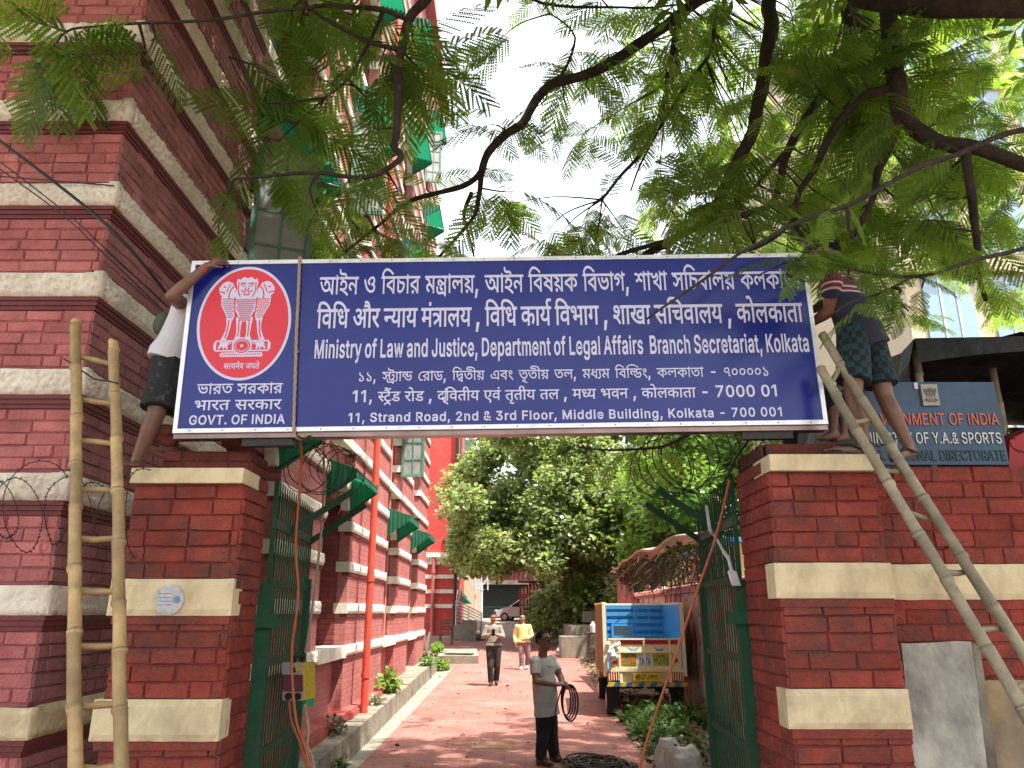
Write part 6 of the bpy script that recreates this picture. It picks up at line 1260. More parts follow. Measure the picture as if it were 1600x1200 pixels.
# rope over the board
mb = MB(); pts = []
rp = [(.676, SH + .012, -.12), (.676, SH + .012, .012), (.684, .9, .013), (.690, .6, .013), (.702, .3, .013), (.712, .02, .014), (.722, -.035, .012), (.74, -.04, -.06)]
for a, b in zip(rp, rp[1:]):
    for k in range(14): pts.append(S(*[a[i] + (b[i] - a[i]) * k / 14 for i in range(3)]))
for ph in range(3):
    q = [p + Vector((math.cos(i * .9 + ph * 2.09), -.6 - .4 * math.sin(i * .9 + ph * 2.09), 0)) * .0055 for i, p in enumerate(pts)]
    mb.tube(q, .0055, 6)
M_ROPE = mat('jute_rope', (0.36, 0.28, 0.19), .9, .3, 60, .4, 90)
tag(mb.build('rope', M_ROPE), 'twisted brown rope tied vertically around the blue name board', 'rope')
mb = MB(); mb.tube([S(.735, -.02, .0), S(.78, -.035, .02), S(.80, -.02, .01), S(.775, -.03, -.02)], .008, 6); mb.tube([S(.69, .49, .016), S(.70, .50, .022), S(.705, .485, .016)], .010, 6)
k_ = mb.build('rope_knot', M_ROPE); tag(k_, 'loose rope end knotted under the blue name board', 'rope')

# ---------------------------------------------------------------- bamboo ladders
def bamboo(mb, a, b, r, seed, nodes=.30):
    rn = random.Random(seed)
    a, b = Vector(a), Vector(b); L = (b - a).length; pts, rad = [], []
    u = 0; side = (b - a).cross(Vector((0, 1, 0))).normalized()
    marks = []
    while u < L: marks.append(u); u += nodes * rn.uniform(.8, 1.2)
    marks.append(L)
    for i, (p, q) in enumerate(zip(marks, marks[1:])):
        for f, e in ((0.0, 1.13), (.035, 1.16), (.08, 1.0), (.5, .95), (.93, .98)):
            t = p + (q - p) * f
            pts.append(a.lerp(b, t / L) + side * (.006 * math.sin(t * 2.3 + seed) + .004 * (i % 2)))
            rad.append(r * e * (1 - .12 * t / L))
    pts.append(b); rad.append(r * .9)
    base = len(mb.t)
    mb.tube(pts, rad, 12)
    nseg = len(pts) - 1
    for i in range(nseg):
        dark = .15 if i % 5 == 1 else (.5 + .25 * math.sin(i // 5 * 2.1 + seed))
        for k in range(12): mb.t[base + i * 12 + k] = dark
def ladder(label, r1, r2, rungs, m, r, seed, ties):
    t = thing('bamboo_ladder', label, 'ladder', r1[1], None)
    for k, (a, b) in enumerate((r1, r2)):
        mb = MB(); bamboo(mb, b, a, r, seed + k); mb.build('ladder_rail', m, t, smooth=True)
    for k, (p, q) in enumerate(rungs):
        rn = random.Random(seed * 7 + k)
        mb = MB(); d = (q - p)
        mb.tube([p - d * .12, p + d * .1, p + d * .5 + Vector((0, 0, rn.uniform(-.01, .01))), q - d * .1, q + d * .12], [r * .38, r * .46, r * .5, r * .44, r * .36], 8)
        mb.build('rung', m, t, smooth=True)
    for p, q in ties:
        mb = MB(); mb.tube([p + (p - q).normalized() * .05 + Vector((0, -.05, .0)), p + Vector((0, -.05, -.006)), p.lerp(q, .5) + Vector((0, -.0, -.03)), q + Vector((0, -.05, 0)), q + (q - p).normalized() * .05 + Vector((0, -.05, .01))], .005, 6)
        mb.build('wire_tie', M_IRON, t)
    return t
def on(line, py):
    (x0, y0, D0), (x1, y1, D1) = line
    t = (py - y0) / (y1 - y0)
    return at(x0 + (x1 - x0) * t, py, D0 + (D1 - D0) * t)
l1 = ((118, 502, 4.36), (119, 1195, 3.85)); l2 = ((178, 533, 4.36), (192, 1195, 3.86))
ladder('tall yellow bamboo ladder standing against the left brick wall beside the pier', (on(l1, 502), on(l1, 1500)), (on(l2, 533), on(l2, 1500)),
       [(on(l1, a), on(l2, b)) for a, b in ((556, 570), (622, 632), (688, 694), (765, 766), (842, 841), (925, 924), (1010, 1009), (1105, 1100), (1200, 1196), (1300, 1295))],
       M_BAMBOO, .034, 5, [(on(l1, 570), on(l2, 600)), (on(l1, 1032), on(l2, 1036))])
r1 = ((1283, 575, 4.27), (1600, 1112, 3.62)); r2 = ((1284, 522, 4.44), (1600, 1024, 3.86))
r1e = at(1283 + 317 * 1.45, 575 + 537 * 1.45, 4.27 - .65 * 1.45); r2e = at(1284 + 316 * 1.5, 522 + 502 * 1.5, 4.44 - .58 * 1.5)
ladder('old grey bamboo ladder leaning sideways against the right pier under the barefoot workman', (on(r1, 575), r1e), (on(r2, 522), r2e),
       [(on(r1, a), on(r2, b)) for a, b in ((600, 570), (660, 655), (735, 738), (800, 812), (893, 893), (985, 983), (1080, 1060))],
       M_BAMBOO2, .030, 9, [(on(r1, 690), on(r2, 690)), (on(r1, 850), on(r2, 850))])

# ---------------------------------------------------------------- blue office sign on the wall
DB_ = 4.74
bq = [at(1366, 597, DB_), at(1561, 597, DB_), at(1577, 726, DB_), at(1352, 726, DB_)]
b0 = Vector((bq[3].x + .0, DB_, bq[3].z)); BW = bq[2].x - bq[3].x; BHt = bq[0].z - bq[3].z
bs = thing('office_sign', 'weathered blue office sign with raised letters standing on the red street wall', 'sign board', (b0.x + BW / 2, DB_, b0.z))
M_BLUE = mat('faded_blue_paint', (0.018, 0.055, 0.115), .35, .12, 3, .1, 20, dirt=(.06, .11, .17), dscale=2.4, damt=.5, spec=.4)
mb = MB(); mb.box(b0.x, b0.x + BW, DB_, DB_ + .02, b0.z, b0.z + BHt); mb.build('panel', M_BLUE, bs)
mb = MB()
for u in (.12, BW - .12): mb.box(b0.x + u - .02, b0.x + u + .02, DB_ + .021, DB_ + .05, b0.z - .15, b0.z + BHt + .0)
mb.build('support', M_IRON, bs)
def bp(px, py):
    p = at(px, py, DB_); return p.x - b0.x, p.z - b0.z
M_OR = mat('orange_letter', (.62, .12, .04), .4); M_WH = mat('cream_letter', (.62, .62, .56), .4, .2, 30); M_DG = mat('dark_green_letter', (.008, .05, .045), .4)
for idx, m_, (xa, ya), (xb, yb), h in ((10, M_OR, (1349, 664), (1561, 664), 18), (11, M_WH, (1351, 693), (1565, 693), 17), (12, M_DG, (1342, 719), (1572, 719), 16)):
    ua, va = bp(xa, ya); ub, vb = bp(xb, yb); _, vt = bp(xa, ya - h)
    text('lettering', idx, lambda u, v, d, ua=ua, va=va: Vector((b0.x + ua + u, DB_ - .006 - d, b0.z + va + v)), ub - ua, vt - va, 147.5, m_, bs)
    text('letter_side', idx, lambda u, v, d, ua=ua, va=va: Vector((b0.x + ua + u + .003, DB_ - .001 - d, b0.z + va + v - .003)), ub - ua, vt - va, 147.5, M_DG if m_ is not M_DG else M_DARK, bs)
pl = [at(1437, 601, DB_ - .01), at(1468, 634, DB_ - .01)]
mb = MB(); mb.box(pl[0].x, pl[1].x, DB_ - .02, DB_ - .001, pl[1].z, pl[0].z); pq = mb.build('emblem_plate', mat('cast_plate', (.36, .35, .29), .5, .15, 20), bs)
emblem(lambda u, v, d: Vector(((pl[0].x + pl[1].x) / 2 + u * .098, DB_ - .0205 - d, pl[1].z + .022 + v * .077)), mat('plate_dark', (.06, .06, .055), .5), mat('plate_light', (.30, .29, .25), .5), pq)
mb = MB(); c = at(1430, 601, DB_); mb.box(c.x - .012, c.x + .012, DB_ - .008, DB_ - .001, c.z - .03, c.z + .012); mb.build('clip', M_LET, bs)
# ---------------------------------------------------------------- tarpaulin shelter behind the wall
M_TARP = mat('black_tarpaulin', (0.012, 0.012, 0.012), .6, .3, 4, .7, 12, dirt=(.04, .04, .039), dscale=2.5, damt=.6, spec=.3)
tp = thing('tarpaulin_shelter', 'black tarpaulin shelter with bamboo posts behind the blue office sign', 'shelter', (4.6, 6.2, 0))
x0, x1, y0_, y1_ = at(1433, 560, 5.55).x, 8.5, 5.55, 8.6
zt = at(1440, 527, 5.55).z
mb = MB(); nx, ny = 26, 14
def tz(i, j):
    x = x0 + (x1 - x0) * i / nx; y = y0_ + (y1_ - y0_) * j / ny
    z = zt + .04 * math.sin(i * .9 + j * .4) * (j > 0) + .10 * noise.noise(Vector((x * 2.4, y * 2, 0))) + .04 * noise.noise(Vector((x * 7, y * 5, 4))) + .04 * (j / ny) + .07 * (i / nx) - (.03 if i == 0 else 0)
    return Vector((x, y, z))
for i in range(nx):
    for j in range(ny): mb.face([tz(i, j), tz(i + 1, j), tz(i + 1, j + 1), tz(i, j + 1)])
mb.build('roof_sheet', M_TARP, tp, smooth=True)
mb = MB()   # rolled front edge
mb.tube([tz(i, 0) + Vector((0, -.03, -.06 - .02 * math.sin(i * 1.7))) for i in range(6, nx + 1)], [.045 + .012 * math.sin(i * 2.2) for i in range(6, nx + 1)], 10)
mb.build('rolled_edge', M_TARP, tp, smooth=True)
mb = MB()   # sloping left flap and the gathered corner
L0 = Vector((x0 - .42, y0_ + .1, zt - 1.35))
for j in range(10):
    for k in range(8):
        def q(j, k):
            a = tz(0, j * 1.4 if False else min(ny, j + (j > 5))); t = k / 8
            b = Vector((x0 - .42, a.y, zt - 1.5))
            return a.lerp(b, t) + Vector((.05 * noise.noise(Vector((j * .7, k * .8, 2))), 0, -.04 * math.sin(t * 3.1)))
        mb.face([q(j, k), q(j + 1, k), q(j + 1, k + 1), q(j, k + 1)])
for k in range(9):
    t0, t1 = k / 9, (k + 1) / 9
    top = lambda t: tz(0, 0).lerp(tz(9, 0), t) + Vector((0, -.012, 0))
    bot = lambda t: tz(0, 0).lerp(tz(9, 0), t) + Vector((0, -.02 - .03 * math.sin(t * 9), -.16 * (1 - t) ** 1.3 - .04))
    mb.face([top(t0), top(t1), bot(t1), bot(t0)])
mb.build('side_flap', M_TARP, tp, smooth=True)
mb = MB(); mb.box(x0, x1, y1_ - .05, y1_, .5, zt); mb.box(x1, x1 + .05, y0_, y1_, .5, zt); mb.build('back_sheet', M_TARP, tp)  # walls extended and near black to keep light off the inside
for x in (x0 + .08, x0 + .95, x1 - .1):
    mb = MB(); bamboo(mb, (x, y0_ + .6 if x > x0 + .5 else y0_ + .15, -.2), (x, y0_ + .6 if x > x0 + .5 else y0_ + .15, zt - .06), .035, int(x * 10)); mb.build('post', M_BAMBOO2, tp, smooth=True)
mb = MB(); p = at(1575, 690, 5.3); mb.prism([at(1578, 687, 5.3), at(1640, 655, 5.3), at(1640, 740, 5.3), at(1576, 740, 5.3)], (0, .5, 0))
mb2 = mb.build('red_cart', mat('red_metal', (.42, .012, .015), .4, .15, 4)); 
tag(mb2, 'corner of a bright red metal box at right edge beside the blue office sign', 'metal box')

# ---------------------------------------------------------------- razor wire and overhead wires
M_WIRE = mat('black_cable', (0.012, 0.012, 0.013), .5, .2, 20)
def wire(mb, pts, r, n=6, sub=10):
    P = [Vector(p) for p in pts]; out = []
    for i in range(len(P) - 1):
        a = P[max(i - 1, 0)]; b = P[i]; c = P[i + 1]; d = P[min(i + 2, len(P) - 1)]
        for k in range(sub):
            t = k / sub
            out.append(.5 * ((2 * b) + (c - a) * t + (2 * a - 5 * b + 4 * c - d) * t * t + (3 * b - a - 3 * c + d) * t ** 3))
    out.append(P[-1])
    mb.tube(out, r, n)
    return out
def coil(label, a, b, rad, turns, seed, flat=.6, wob=.25, th=.0026):
    rn = random.Random(seed); mb = MB(); a, b = Vector(a), Vector(b); ax = (b - a); L = ax.length; ax.normalize()
    s1 = ax.cross(Vector((0, 0, 1))).normalized(); s2 = s1.cross(ax)
    pts = []
    n = int(turns * 26)
    for i in range(n + 1):
        g = i / 26 * 2 * math.pi; t = i / n
        r = rad * (1 + wob * noise.noise(Vector((g * .23, seed, 0))))
        pts.append(a + ax * L * t + s1 * math.cos(g) * r + s2 * math.sin(g) * r * (flat + .4) + Vector([noise.noise(Vector((g * .5, seed, q))) * .05 for q in (3, 7, 11)]))
    mb.tube(pts, th, 5)
    for i in range(0, n, 1):
        p = pts[i]; d = (pts[i + 1] - p).normalized(); o = d.orthogonal().normalized()
        o.rotate(Matrix.Rotation(rn.uniform(0, 6.28), 3, d))
        mb.bar(p - o * th * 4, p + o * th * 4, th * 2.4, .0015, d)
    return tag(mb.build('razor_wire', M_IRON), label, 'razor wire')
coil('tangled razor wire looping over the bent arms of the right gate leaf', gRH(.0, at(1100, 740, 5.6).z) + Vector((-.18, 0, .05)), gRH(gRL, at(1075, 740, 6.2).z) + Vector((-.30, 0, .05)), .25, 5.2, 2, th=.0042)
coil('tangled razor wire looping over the bent arms of the left gate leaf', gLH(.05, at(440, 745, 5.0).z) + Vector((.12, 0, .08)), gLH(gLL, at(500, 745, 6.1).z) + Vector((.25, 0, .05)), .17, 5.5, 3, th=.0036)
coil('rusty razor wire hanging in loops across the left wall behind the yellow bamboo ladder', at(-60, 810, 4.38), at(240, 790, 4.40), .20, 7.5, 5, wob=.9)
coil('loose razor wire curled on the street wall beside the blue office sign', at(1572, 690, 4.9), at(1680, 680, 4.9), .08, 3, 6)
def cable(label, pts, r, m=None, sub=10):
    mb = MB(); wire(mb, pts, r, sub=sub)
    return tag(mb.build('cable', m or M_WIRE), label, 'cable')
cable('thick black overhead cable slanting down the left brick block to the man in the vest', [at(-40, 190, 4.35), at(120, 312, 4.38), at(200, 385, 4.4), at(268, 468, 4.75)], .011)
cable('upper of two thin black wires slanting across the left brick block', [at(-40, 222, 4.35), at(100, 330, 4.38), at(160, 384, 4.4), at(262, 480, 4.8)], .0045)
cable('lower of two thin black wires slanting across the left brick block', [at(-40, 236, 4.35), at(90, 330, 4.38), at(158, 392, 4.4), at(262, 492, 4.85)], .0045)
cable('thin black wire sagging along the left brick front high above the ladder', [at(-40, 272, 4.5), at(90, 283, 4.5), at(178, 290, 4.52)], .004)
M_OCORD = mat('orange_cord', (0.36, 0.095, 0.035), .55, .2, 20)
cable('orange cord hanging from the right gate leaf down to the ground near the sacks', [at(1140, 750, 4.95), at(1118, 840, 5.0), at(1085, 935, 5.05), at(1050, 1040, 5.1), at(1010, 1160, 5.2), at(985, 1260, 5.3)], .0085, M_OCORD)
cable('black cord rising from the right gate leaf to the name board', [at(1137, 745, 4.92), at(1150, 715, 4.9), at(1172, 684, 4.7), at(1185, 660, 4.55)], .007)
cable('orange cord hanging down the left gate leaf past the welding machine', [at(470, 690, 4.62), at(470, 740, 4.75), at(462, 850, 4.9), at(466, 930, 4.95), at(456, 1020, 4.98), at(462, 1120, 5.0), at(478, 1170, 5.02), at(490, 1230, 5.0)], .0085, M_OCORD)
cable('second orange welding cord drooping from the machine socket', [at(452, 1096, 5.12), at(455, 1125, 5.06), at(468, 1160, 5.05), at(484, 1215, 5.05)], .007, M_OCORD)
cable('thin brown rope hanging from the name board past the left gate arms', [at(505, 690, 5.6), at(506, 760, 5.62), at(500, 850, 5.7), at(488, 950, 5.75), at(477, 1020, 5.8)], .009, M_ROPE)
cable('beige rope hanging below the welding machine', [at(476, 1100, 5.25), at(482, 1140, 5.25), at(480, 1165, 5.2), at(488, 1185, 5.2), at(492, 1230, 5.2)], .010, M_ROPE)
M_CLOTH = mat('white_rag', (.62, .62, .63), .9, .12, 12, .4, 30)
mb = MB(); P = [at(1112, 790, 5.4), at(1118, 830, 5.35), at(1127, 840, 5.2), at(1140, 862, 5.05), at(1147, 872, 4.98), at(1153, 893, 4.93), at(1160, 915, 4.92)]
for i, (p, q) in enumerate(zip(P, P[1:])):
    wd = (.012, .014, .012, .016, .012, .03)[i]
    mb.obox((p + q) / 2 + Vector((-.04, -.01, 0)), (q - p) * .52, Vector((wd, .006, 0)), Vector((0, .012, .002)))
tag(remesh('cloth_strip', mb, .006, M_CLOTH, None, 2), 'white cloth strip knotted on the right green gate leaf', 'cloth')

# ---------------------------------------------------------------- welding machine hung on the left leaf
wm = thing('welding_machine', 'yellow and maroon welding machine hanging on the left gate leaf', 'welding machine', at(468, 1060, 5.1))
M_YEL = mat('yellow_enamel', (.50, .34, .03), .45, .12, 10, .1, 30, dirt=(.3, .22, .06), dscale=8, damt=.5)
wc = at(458, 1066, 5.12); fx = Vector((.97, -.20, 0)).normalized(); fy = Vector((.20, .97, 0)); fz = Vector((-.09, 0, 1)).normalized()
def WM(a, b, c): return wc + fx * a * .88 + fy * b * .62 + fz * c * .9
def wbox(mb, a0, a1, b0, b1, c0, c1): mb.obox(WM((a0 + a1) / 2, (b0 + b1) / 2, (c0 + c1) / 2), fx * (a1 - a0) * .44, fy * (b1 - b0) * .31, fz * (c1 - c0) * .45)
mb = MB(); wbox(mb, -.075, .082, .0, .26, -.115, .125); mb.build('body', M_YEL, wm)
for c0, c1 in ((.05, .128), (-.118, -.062)):
    mb = MB(); wbox(mb, -.078, .076, -.008, -.001, c0, c1); mb.build('face_plate', mat('grey_plastic', (.27, .26, .24), .5), wm)
mb = MB()
wbox(mb, -.078, .076, -.007, -.001, -.061, .049)
for k in range(9): wbox(mb, -.07, .068, -.011, -.0071, -.052 + k * .011, -.047 + k * .011)
mb.build('vent_panel', mat('maroon_plastic', (.11, .03, .045), .5), wm)
for a in (-.03, .04):
    mb = MB(); mb.lathe(WM(a, -.009, -.09), [(.022, 0), (.022, .012), (.014, .014), (.014, .022)], 14, -fy); mb.build('socket', M_DARK, wm)
mb = MB(); mb.lathe(WM(.045, -.009, .085), [(.013, 0), (.011, .02)], 14, -fy); mb.build('knob', M_YEL, wm)
mb = MB(); wbox(mb, .0, .028, -.013, -.0085, .065, .095); mb.build('switch', M_DARK, wm)
mb = MB(); mb.tube([WM(0, .03, .12), WM(0, .04, .165), WM(0, .2, .165), WM(0, .22, .12)], .012, 8); mb.build('handle', M_DARK, wm)
mb = MB(); wbox(mb, .0825, .0845, .03, .2, -.03, .07); mb.build('label', mat('printed_label', (.45, .32, .03), .5, .4, 60), wm)
gb = MB(); gb.lathe(at(480, 1085, 5.42), [(.05, -.07), (.055, .07), (.03, .09)], 14); 
tag(gb.build('plastic_can', mat('green_plastic', (.02, .28, .13), .35), smooth=False), 'green plastic can hanging behind the yellow welding machine', 'can')
# ---------------------------------------------------------------- people
def hand_caps(mb, wrist, fdir, ndir, s, curl=.5, spread=1.0, thumb=1):
    """palm, four bent fingers and a thumb; fdir = towards the knuckles, ndir = out of the palm"""
    f = Vector(fdir).normalized(); n = Vector(ndir); n = (n - f * n.dot(f)).normalized(); a = f.cross(n)
    W = Vector(wrist)
    for k in (-1.3, -.45, .45, 1.3):
        mb.capsule(W + a * k * .008 * s, W + f * .085 * s + a * k * .021 * s, .017 * s, .013 * s, 8)
    for k, l in ((-1.5, .062), (-.5, .078), (.5, .084), (1.5, .074)):
        p = W + f * .088 * s + a * k * .0205 * s * spread; d = f.copy()
        for j, q in enumerate((.45, .32, .26)):
            d = (d * math.cos(curl) + n * math.sin(curl)).normalized()
            n2 = (n * math.cos(curl) - d * math.sin(curl)) if False else n
            e = p + d * l * q * s * 1.15
            mb.capsule(p, e, (.0098 - .0008 * j) * s, (.0090 - .0010 * j) * s, 8)
            n = (n - d * n.dot(d)).normalized(); p = e
        n = Vector(ndir); n = (n - f * n.dot(f)).normalized()
    p = W + f * .025 * s + a * thumb * .028 * s
    q = p + (f * .6 + a * thumb * .65 + n * .35).normalized() * .042 * s
    r = q + (f * .8 + a * thumb * .1 + n * .6).normalized() * .034 * s
    mb.capsule(p, q, .013 * s, .0105 * s, 8); mb.capsule(q, r, .0105 * s, .009 * s, 8)

def person(label, J, s, skin, voxel=.010, top=None, bottom=None, hair=True, sleeve=.5, hem=.12, leg=1.0, shoes=None, face=(0, -1, 0), headup=(0, 0, 1), hands=None, group=None, belt=None, fat=1.0, loc=None):
    V = {k: Vector(v) for k, v in J.items()}
    side = (V['sr'] - V['sl']); side.normalize()
    sp = (V['n'] - V['p']); spn = sp.normalized()
    side = (side - spn * side.dot(spn)).normalized()
    dep = spn.cross(side).normalized()
    hs = (V['hr'] - V['hl']); hs = (hs - spn * hs.dot(spn)).normalized()
    root = thing('person', label, 'person', loc or (V['p'].x, V['p'].y, min(V['al'].z, V['ar'].z)), group)
    def torso(mb, e=0.0, low=-.06, flat=False):
        R_ = [(low, .150, .105), (0, .165, .118), (.18, .158, .118 * fat), (.38, .148, .112 * fat), (.6, .158, .112), (.78, .172, .110), (.90, .165, .095), (.97, .12, .078), (1.0, .065, .06)]
        rings = []
        for t, a, b in R_:
            c = V['p'] + sp * t
            sd = hs.lerp(side, min(1, max(0, t * 1.4))).normalized()
            rings.append((c, sd * (a * s + e), dep * (b * s + e)))
        mb.loft(rings, 20)
    mb = MB()
    torso(mb)
    # head
    f = Vector(face).normalized(); u = Vector(headup); u = (u - f * u.dot(f)).normalized(); r = f.cross(u)
    H = V['h']
    mb.ell(H + u * .022 * s - f * .010 * s, r * .076 * s, f * .098 * s, u * .098 * s, 18, 12)
    mb.ell(H - u * .045 * s + f * .022 * s, r * .060 * s, f * .066 * s, u * .078 * s, 16, 10)
    mb.capsule(H - u * .100 * s + f * .052 * s, H - u * .098 * s + f * .062 * s, .026 * s, .022 * s, 10)
    mb.capsule(H + u * .012 * s + f * .088 * s, H - u * .028 * s + f * .112 * s, .010 * s, .015 * s, 8)
    mb.ell(H - u * .032 * s + f * .098 * s, r * .019 * s, f * .012 * s, u * .010 * s, 10, 6)
    for q in (-1, 1):
        mb.ell(H - u * .004 * s + r * q * .079 * s - f * .006 * s, r * .010 * s, f * .020 * s, u * .032 * s, 10, 7)
        mb.capsule(H + u * .030 * s + f * .086 * s + r * q * .012 * s, H + u * .030 * s + f * .072 * s + r * q * .048 * s, .011 * s, .009 * s, 8)
        mb.ell(H - u * .028 * s + f * .066 * s + r * q * .038 * s, r * .022 * s, f * .020 * s, u * .022 * s, 8, 6)
    for z in (-.066, -.076): mb.capsule(H + u * z * s + f * .080 * s - r * .018 * s, H + u * z * s + f * .080 * s + r * .018 * s, .0075 * s, .0075 * s, 8)
    mb.capsule(V['n'] - spn * .05 * s, H - u * .06 * s - f * .01 * s, .058 * s, .054 * s, 14)
    # limbs
    for q in 'lr':
        S_, E_, W_ = V['s' + q], V['e' + q], V['w' + q]
        mb.ell(S_, side * .062 * s, dep * .060 * s, spn * .062 * s, 12, 8)
        mb.capsule(S_, S_.lerp(E_, .45), .052 * s, .050 * s, 12); mb.capsule(S_.lerp(E_, .45), E_, .050 * s, .040 * s, 12)
        mb.capsule(E_, E_.lerp(W_, .3), .041 * s, .042 * s, 12); mb.capsule(E_.lerp(W_, .3), W_, .042 * s, .027 * s, 12)
        hd = (hands or {}).get(q)
        fd = (hd[0] if hd else (W_ - E_)); nd = hd[1] if hd else (-side if q == 'r' else side); cu = hd[2] if hd else .35
        hand_caps(mb, W_, fd, nd, s * 1.02, cu, thumb=hd[3] if hd and len(hd) > 3 else 1)
        P_, K_, A_, T_ = V['h' + q], V['k' + q], V['a' + q], V['t' + q]
        mb.capsule(P_, P_.lerp(K_, .4), .088 * s, .080 * s, 14); mb.capsule(P_.lerp(K_, .4), K_, .080 * s, .056 * s, 14)
        kd = (K_ - P_).normalized()
        mb.capsule(K_, K_.lerp(A_, .3), .055 * s, .058 * s, 14); mb.capsule(K_.lerp(A_, .3), K_.lerp(A_, .7), .058 * s, .042 * s, 14); mb.capsule(K_.lerp(A_, .7), A_, .042 * s, .034 * s, 14)
        bw = (T_ - A_); bw.z = 0
        bw.normalize()
        mb.capsule(A_, A_ - bw * .045 * s - Vector((0, 0, .045 * s)), .034 * s, .030 * s, 10)
        mb.capsule(A_ - Vector((0, 0, .03 * s)), T_ - bw * .03 * s, .036 * s, .024 * s, 10)
        mb.capsule(A_ - bw * .045 * s - Vector((0, 0, .05 * s)), T_ - bw * .04 * s, .026 * s, .028 * s, 10)
        lat = bw.cross(Vector((0, 0, 1)))
        for k in range(5):
            o = lat * (k - 2) * .0155 * s * (1 if q == 'r' else -1)
            mb.capsule(T_ - bw * .05 * s + o, T_ + bw * (.012 - .004 * k) * s + o, .012 * s, .0095 * s if k else .012 * s, 7)
    body = remesh('body', mb, voxel, skin, root, 3, .45)
    if top:
        mb = MB()
        rings = []
        for t, a, b in ((-hem / max(sp.length, .01) * s, .212, .146), (-.1, .206, .142), (.02, .198, .138), (.2, .180, .134 * fat), (.4, .160, .124 * fat), (.6, .170, .122), (.78, .184, .120), (.90, .176, .104), (.965, .13, .085), (.99, .078, .068)):
            c = V['p'] + sp * t
            sd = hs.lerp(side, min(1, max(0, t * 1.4))).normalized()
            w_ = 1 + .035 * math.sin(t * 19 + s)
            rings.append((c, sd * a * s * w_, dep * b * s * w_))
        mb.loft(rings, 24)
        for q in 'lr':
            S_, E_, W_ = V['s' + q], V['e' + q], V['w' + q]
            mb.ell(S_, side * .073 * s, dep * .072 * s, spn * .072 * s, 12, 8)
            if sleeve > 0:
                m_ = min(sleeve, 1.0)
                mb.capsule(S_, S_.lerp(E_, m_), .066 * s, .062 * s, 14, flat=True)
                if sleeve > 1:
                    mb.capsule(S_.lerp(E_, .8), E_, .060 * s, .054 * s, 12)
                    for k in range(5):
                        a0, a1 = (sleeve - 1) * k / 5, (sleeve - 1) * (k + 1) / 5
                        mb.capsule(E_.lerp(W_, a0), E_.lerp(W_, a1), (.055 - .010 * a0 + .003 * (k % 2)) * s, (.055 - .010 * a1 + .003 * ((k + 1) % 2)) * s, 12, flat=(k == 4))
        tp_ = remesh('shirt', mb, voxel, top, root, 2, .4)
        J['shirt_obj'] = tp_
    if bottom:
        mb = MB()
        rings = []
        for t, a, b in ((-.20, .145, .120), (-.06, .164, .122), (.02, .166, .122), (.10, .160, .118), (.14, .155, .115)):
            rings.append((V['p'] + sp * t, hs * a * s, dep * b * s))
        mb.loft(rings, 22)
        for q in 'lr':
            P_, K_, A_ = V['h' + q], V['k' + q], V['a' + q]
            if leg <= 1:   # shorts
                e = P_.lerp(K_, leg)
                mb.capsule(P_ + Vector((0, 0, .05 * s)), P_.lerp(K_, leg * .5), .104 * s, .106 * s, 16); mb.capsule(P_.lerp(K_, leg * .5), e, .106 * s, .112 * s, 16, flat=True)
            else:
                mb.capsule(P_, P_.lerp(K_, .5), .104 * s, .092 * s, 14); mb.capsule(P_.lerp(K_, .5), K_, .092 * s, .076 * s, 14)
                n_ = 7
                for k in range(n_):
                    a0, a1 = k / n_, (k + 1) / n_
                    mb.capsule(K_.lerp(A_, a0 * 1.06), K_.lerp(A_, a1 * 1.06), (.076 - .012 * a0 + .004 * (k % 2)) * s, (.076 - .012 * a1 + .004 * ((k + 1) % 2)) * s, 14, flat=(k == n_ - 1))
        remesh('shorts' if leg <= 1 else 'trousers', mb, voxel, bottom, root, 2, .4)
    if belt:
        mb = MB(); mb.loft([(V['p'] + sp * t, hs * .181 * s, dep * .136 * s) for t in (.10, .155)], 24); mb.build('belt', belt, root)
    if shoes:
        for q in 'lr':
            A_, T_ = V['a' + q], V['t' + q]
            bw = (T_ - A_); bw.z = 0; bw.normalize(); lat = bw.cross(Vector((0, 0, 1)))
            mb = MB(); z = Vector((0, 0, 1))
            if shoes[0] == 'shoe':
                mb.capsule(A_ - bw * .05 * s - z * .055 * s, T_ - bw * .03 * s, .043 * s, .040 * s, 12); mb.capsule(A_ - z * .01 * s, T_ - bw * .06 * s, .047 * s, .036 * s, 12)
                mb.capsule(A_ - bw * .05 * s - z * .075 * s, T_ + bw * .0 * s - z * .012 * s, .036 * s, .036 * s, 12)
                remesh('shoe', mb, voxel * .8, shoes[1], root, 2)
            else:
                c = (A_ - bw * .07 * s - z * .088 * s); e = T_ + bw * .03 * s - z * .035 * s
                pts = []
                for k in range(20):
                    g = 2 * math.pi * k / 20; t = .5 - .5 * math.cos(g)
                    pts.append(c.lerp(e, t) + lat * math.sin(g) * (.040 + .008 * t) * s)
                mb.prism(pts, z * .020 * s); 
                o_ = T_ - bw * .04 * s; 
                for k in (-1, 1): mb.tube([A_ + lat * k * .045 * s - z * .06 * s - bw * .0, A_.lerp(T_, .5) + lat * k * .030 * s + z * .012 * s, o_ + z * .026 * s], .009 * s, 8)
                mb.build('sandal', shoes[1], root)
    if hair:
        mb = MB(); n, m = 22, 12
        C = H + u * .022 * s - f * .012 * s
        rows = []
        for i in range(m + 1):
            for k in range(n):
                g = 2 * math.pi * k / n; front = math.cos(g)
                lim = R(52) if front > .55 else (R(88) if front > -.1 else R(122))
                if -.2 < front <= .55: lim = R(80 + 25 * (.55 - front) / .75)
                th = lim * i / m
                d_ = f * math.cos(g) * math.sin(th) * .101 + r * math.sin(g) * math.sin(th) * .080 + u * math.cos(th) * .104
                mb.v.append(tuple(C + d_ * s * (1 + .02 * noise.noise(d_ * 60)) - u * (.002 if i < m else .0)))
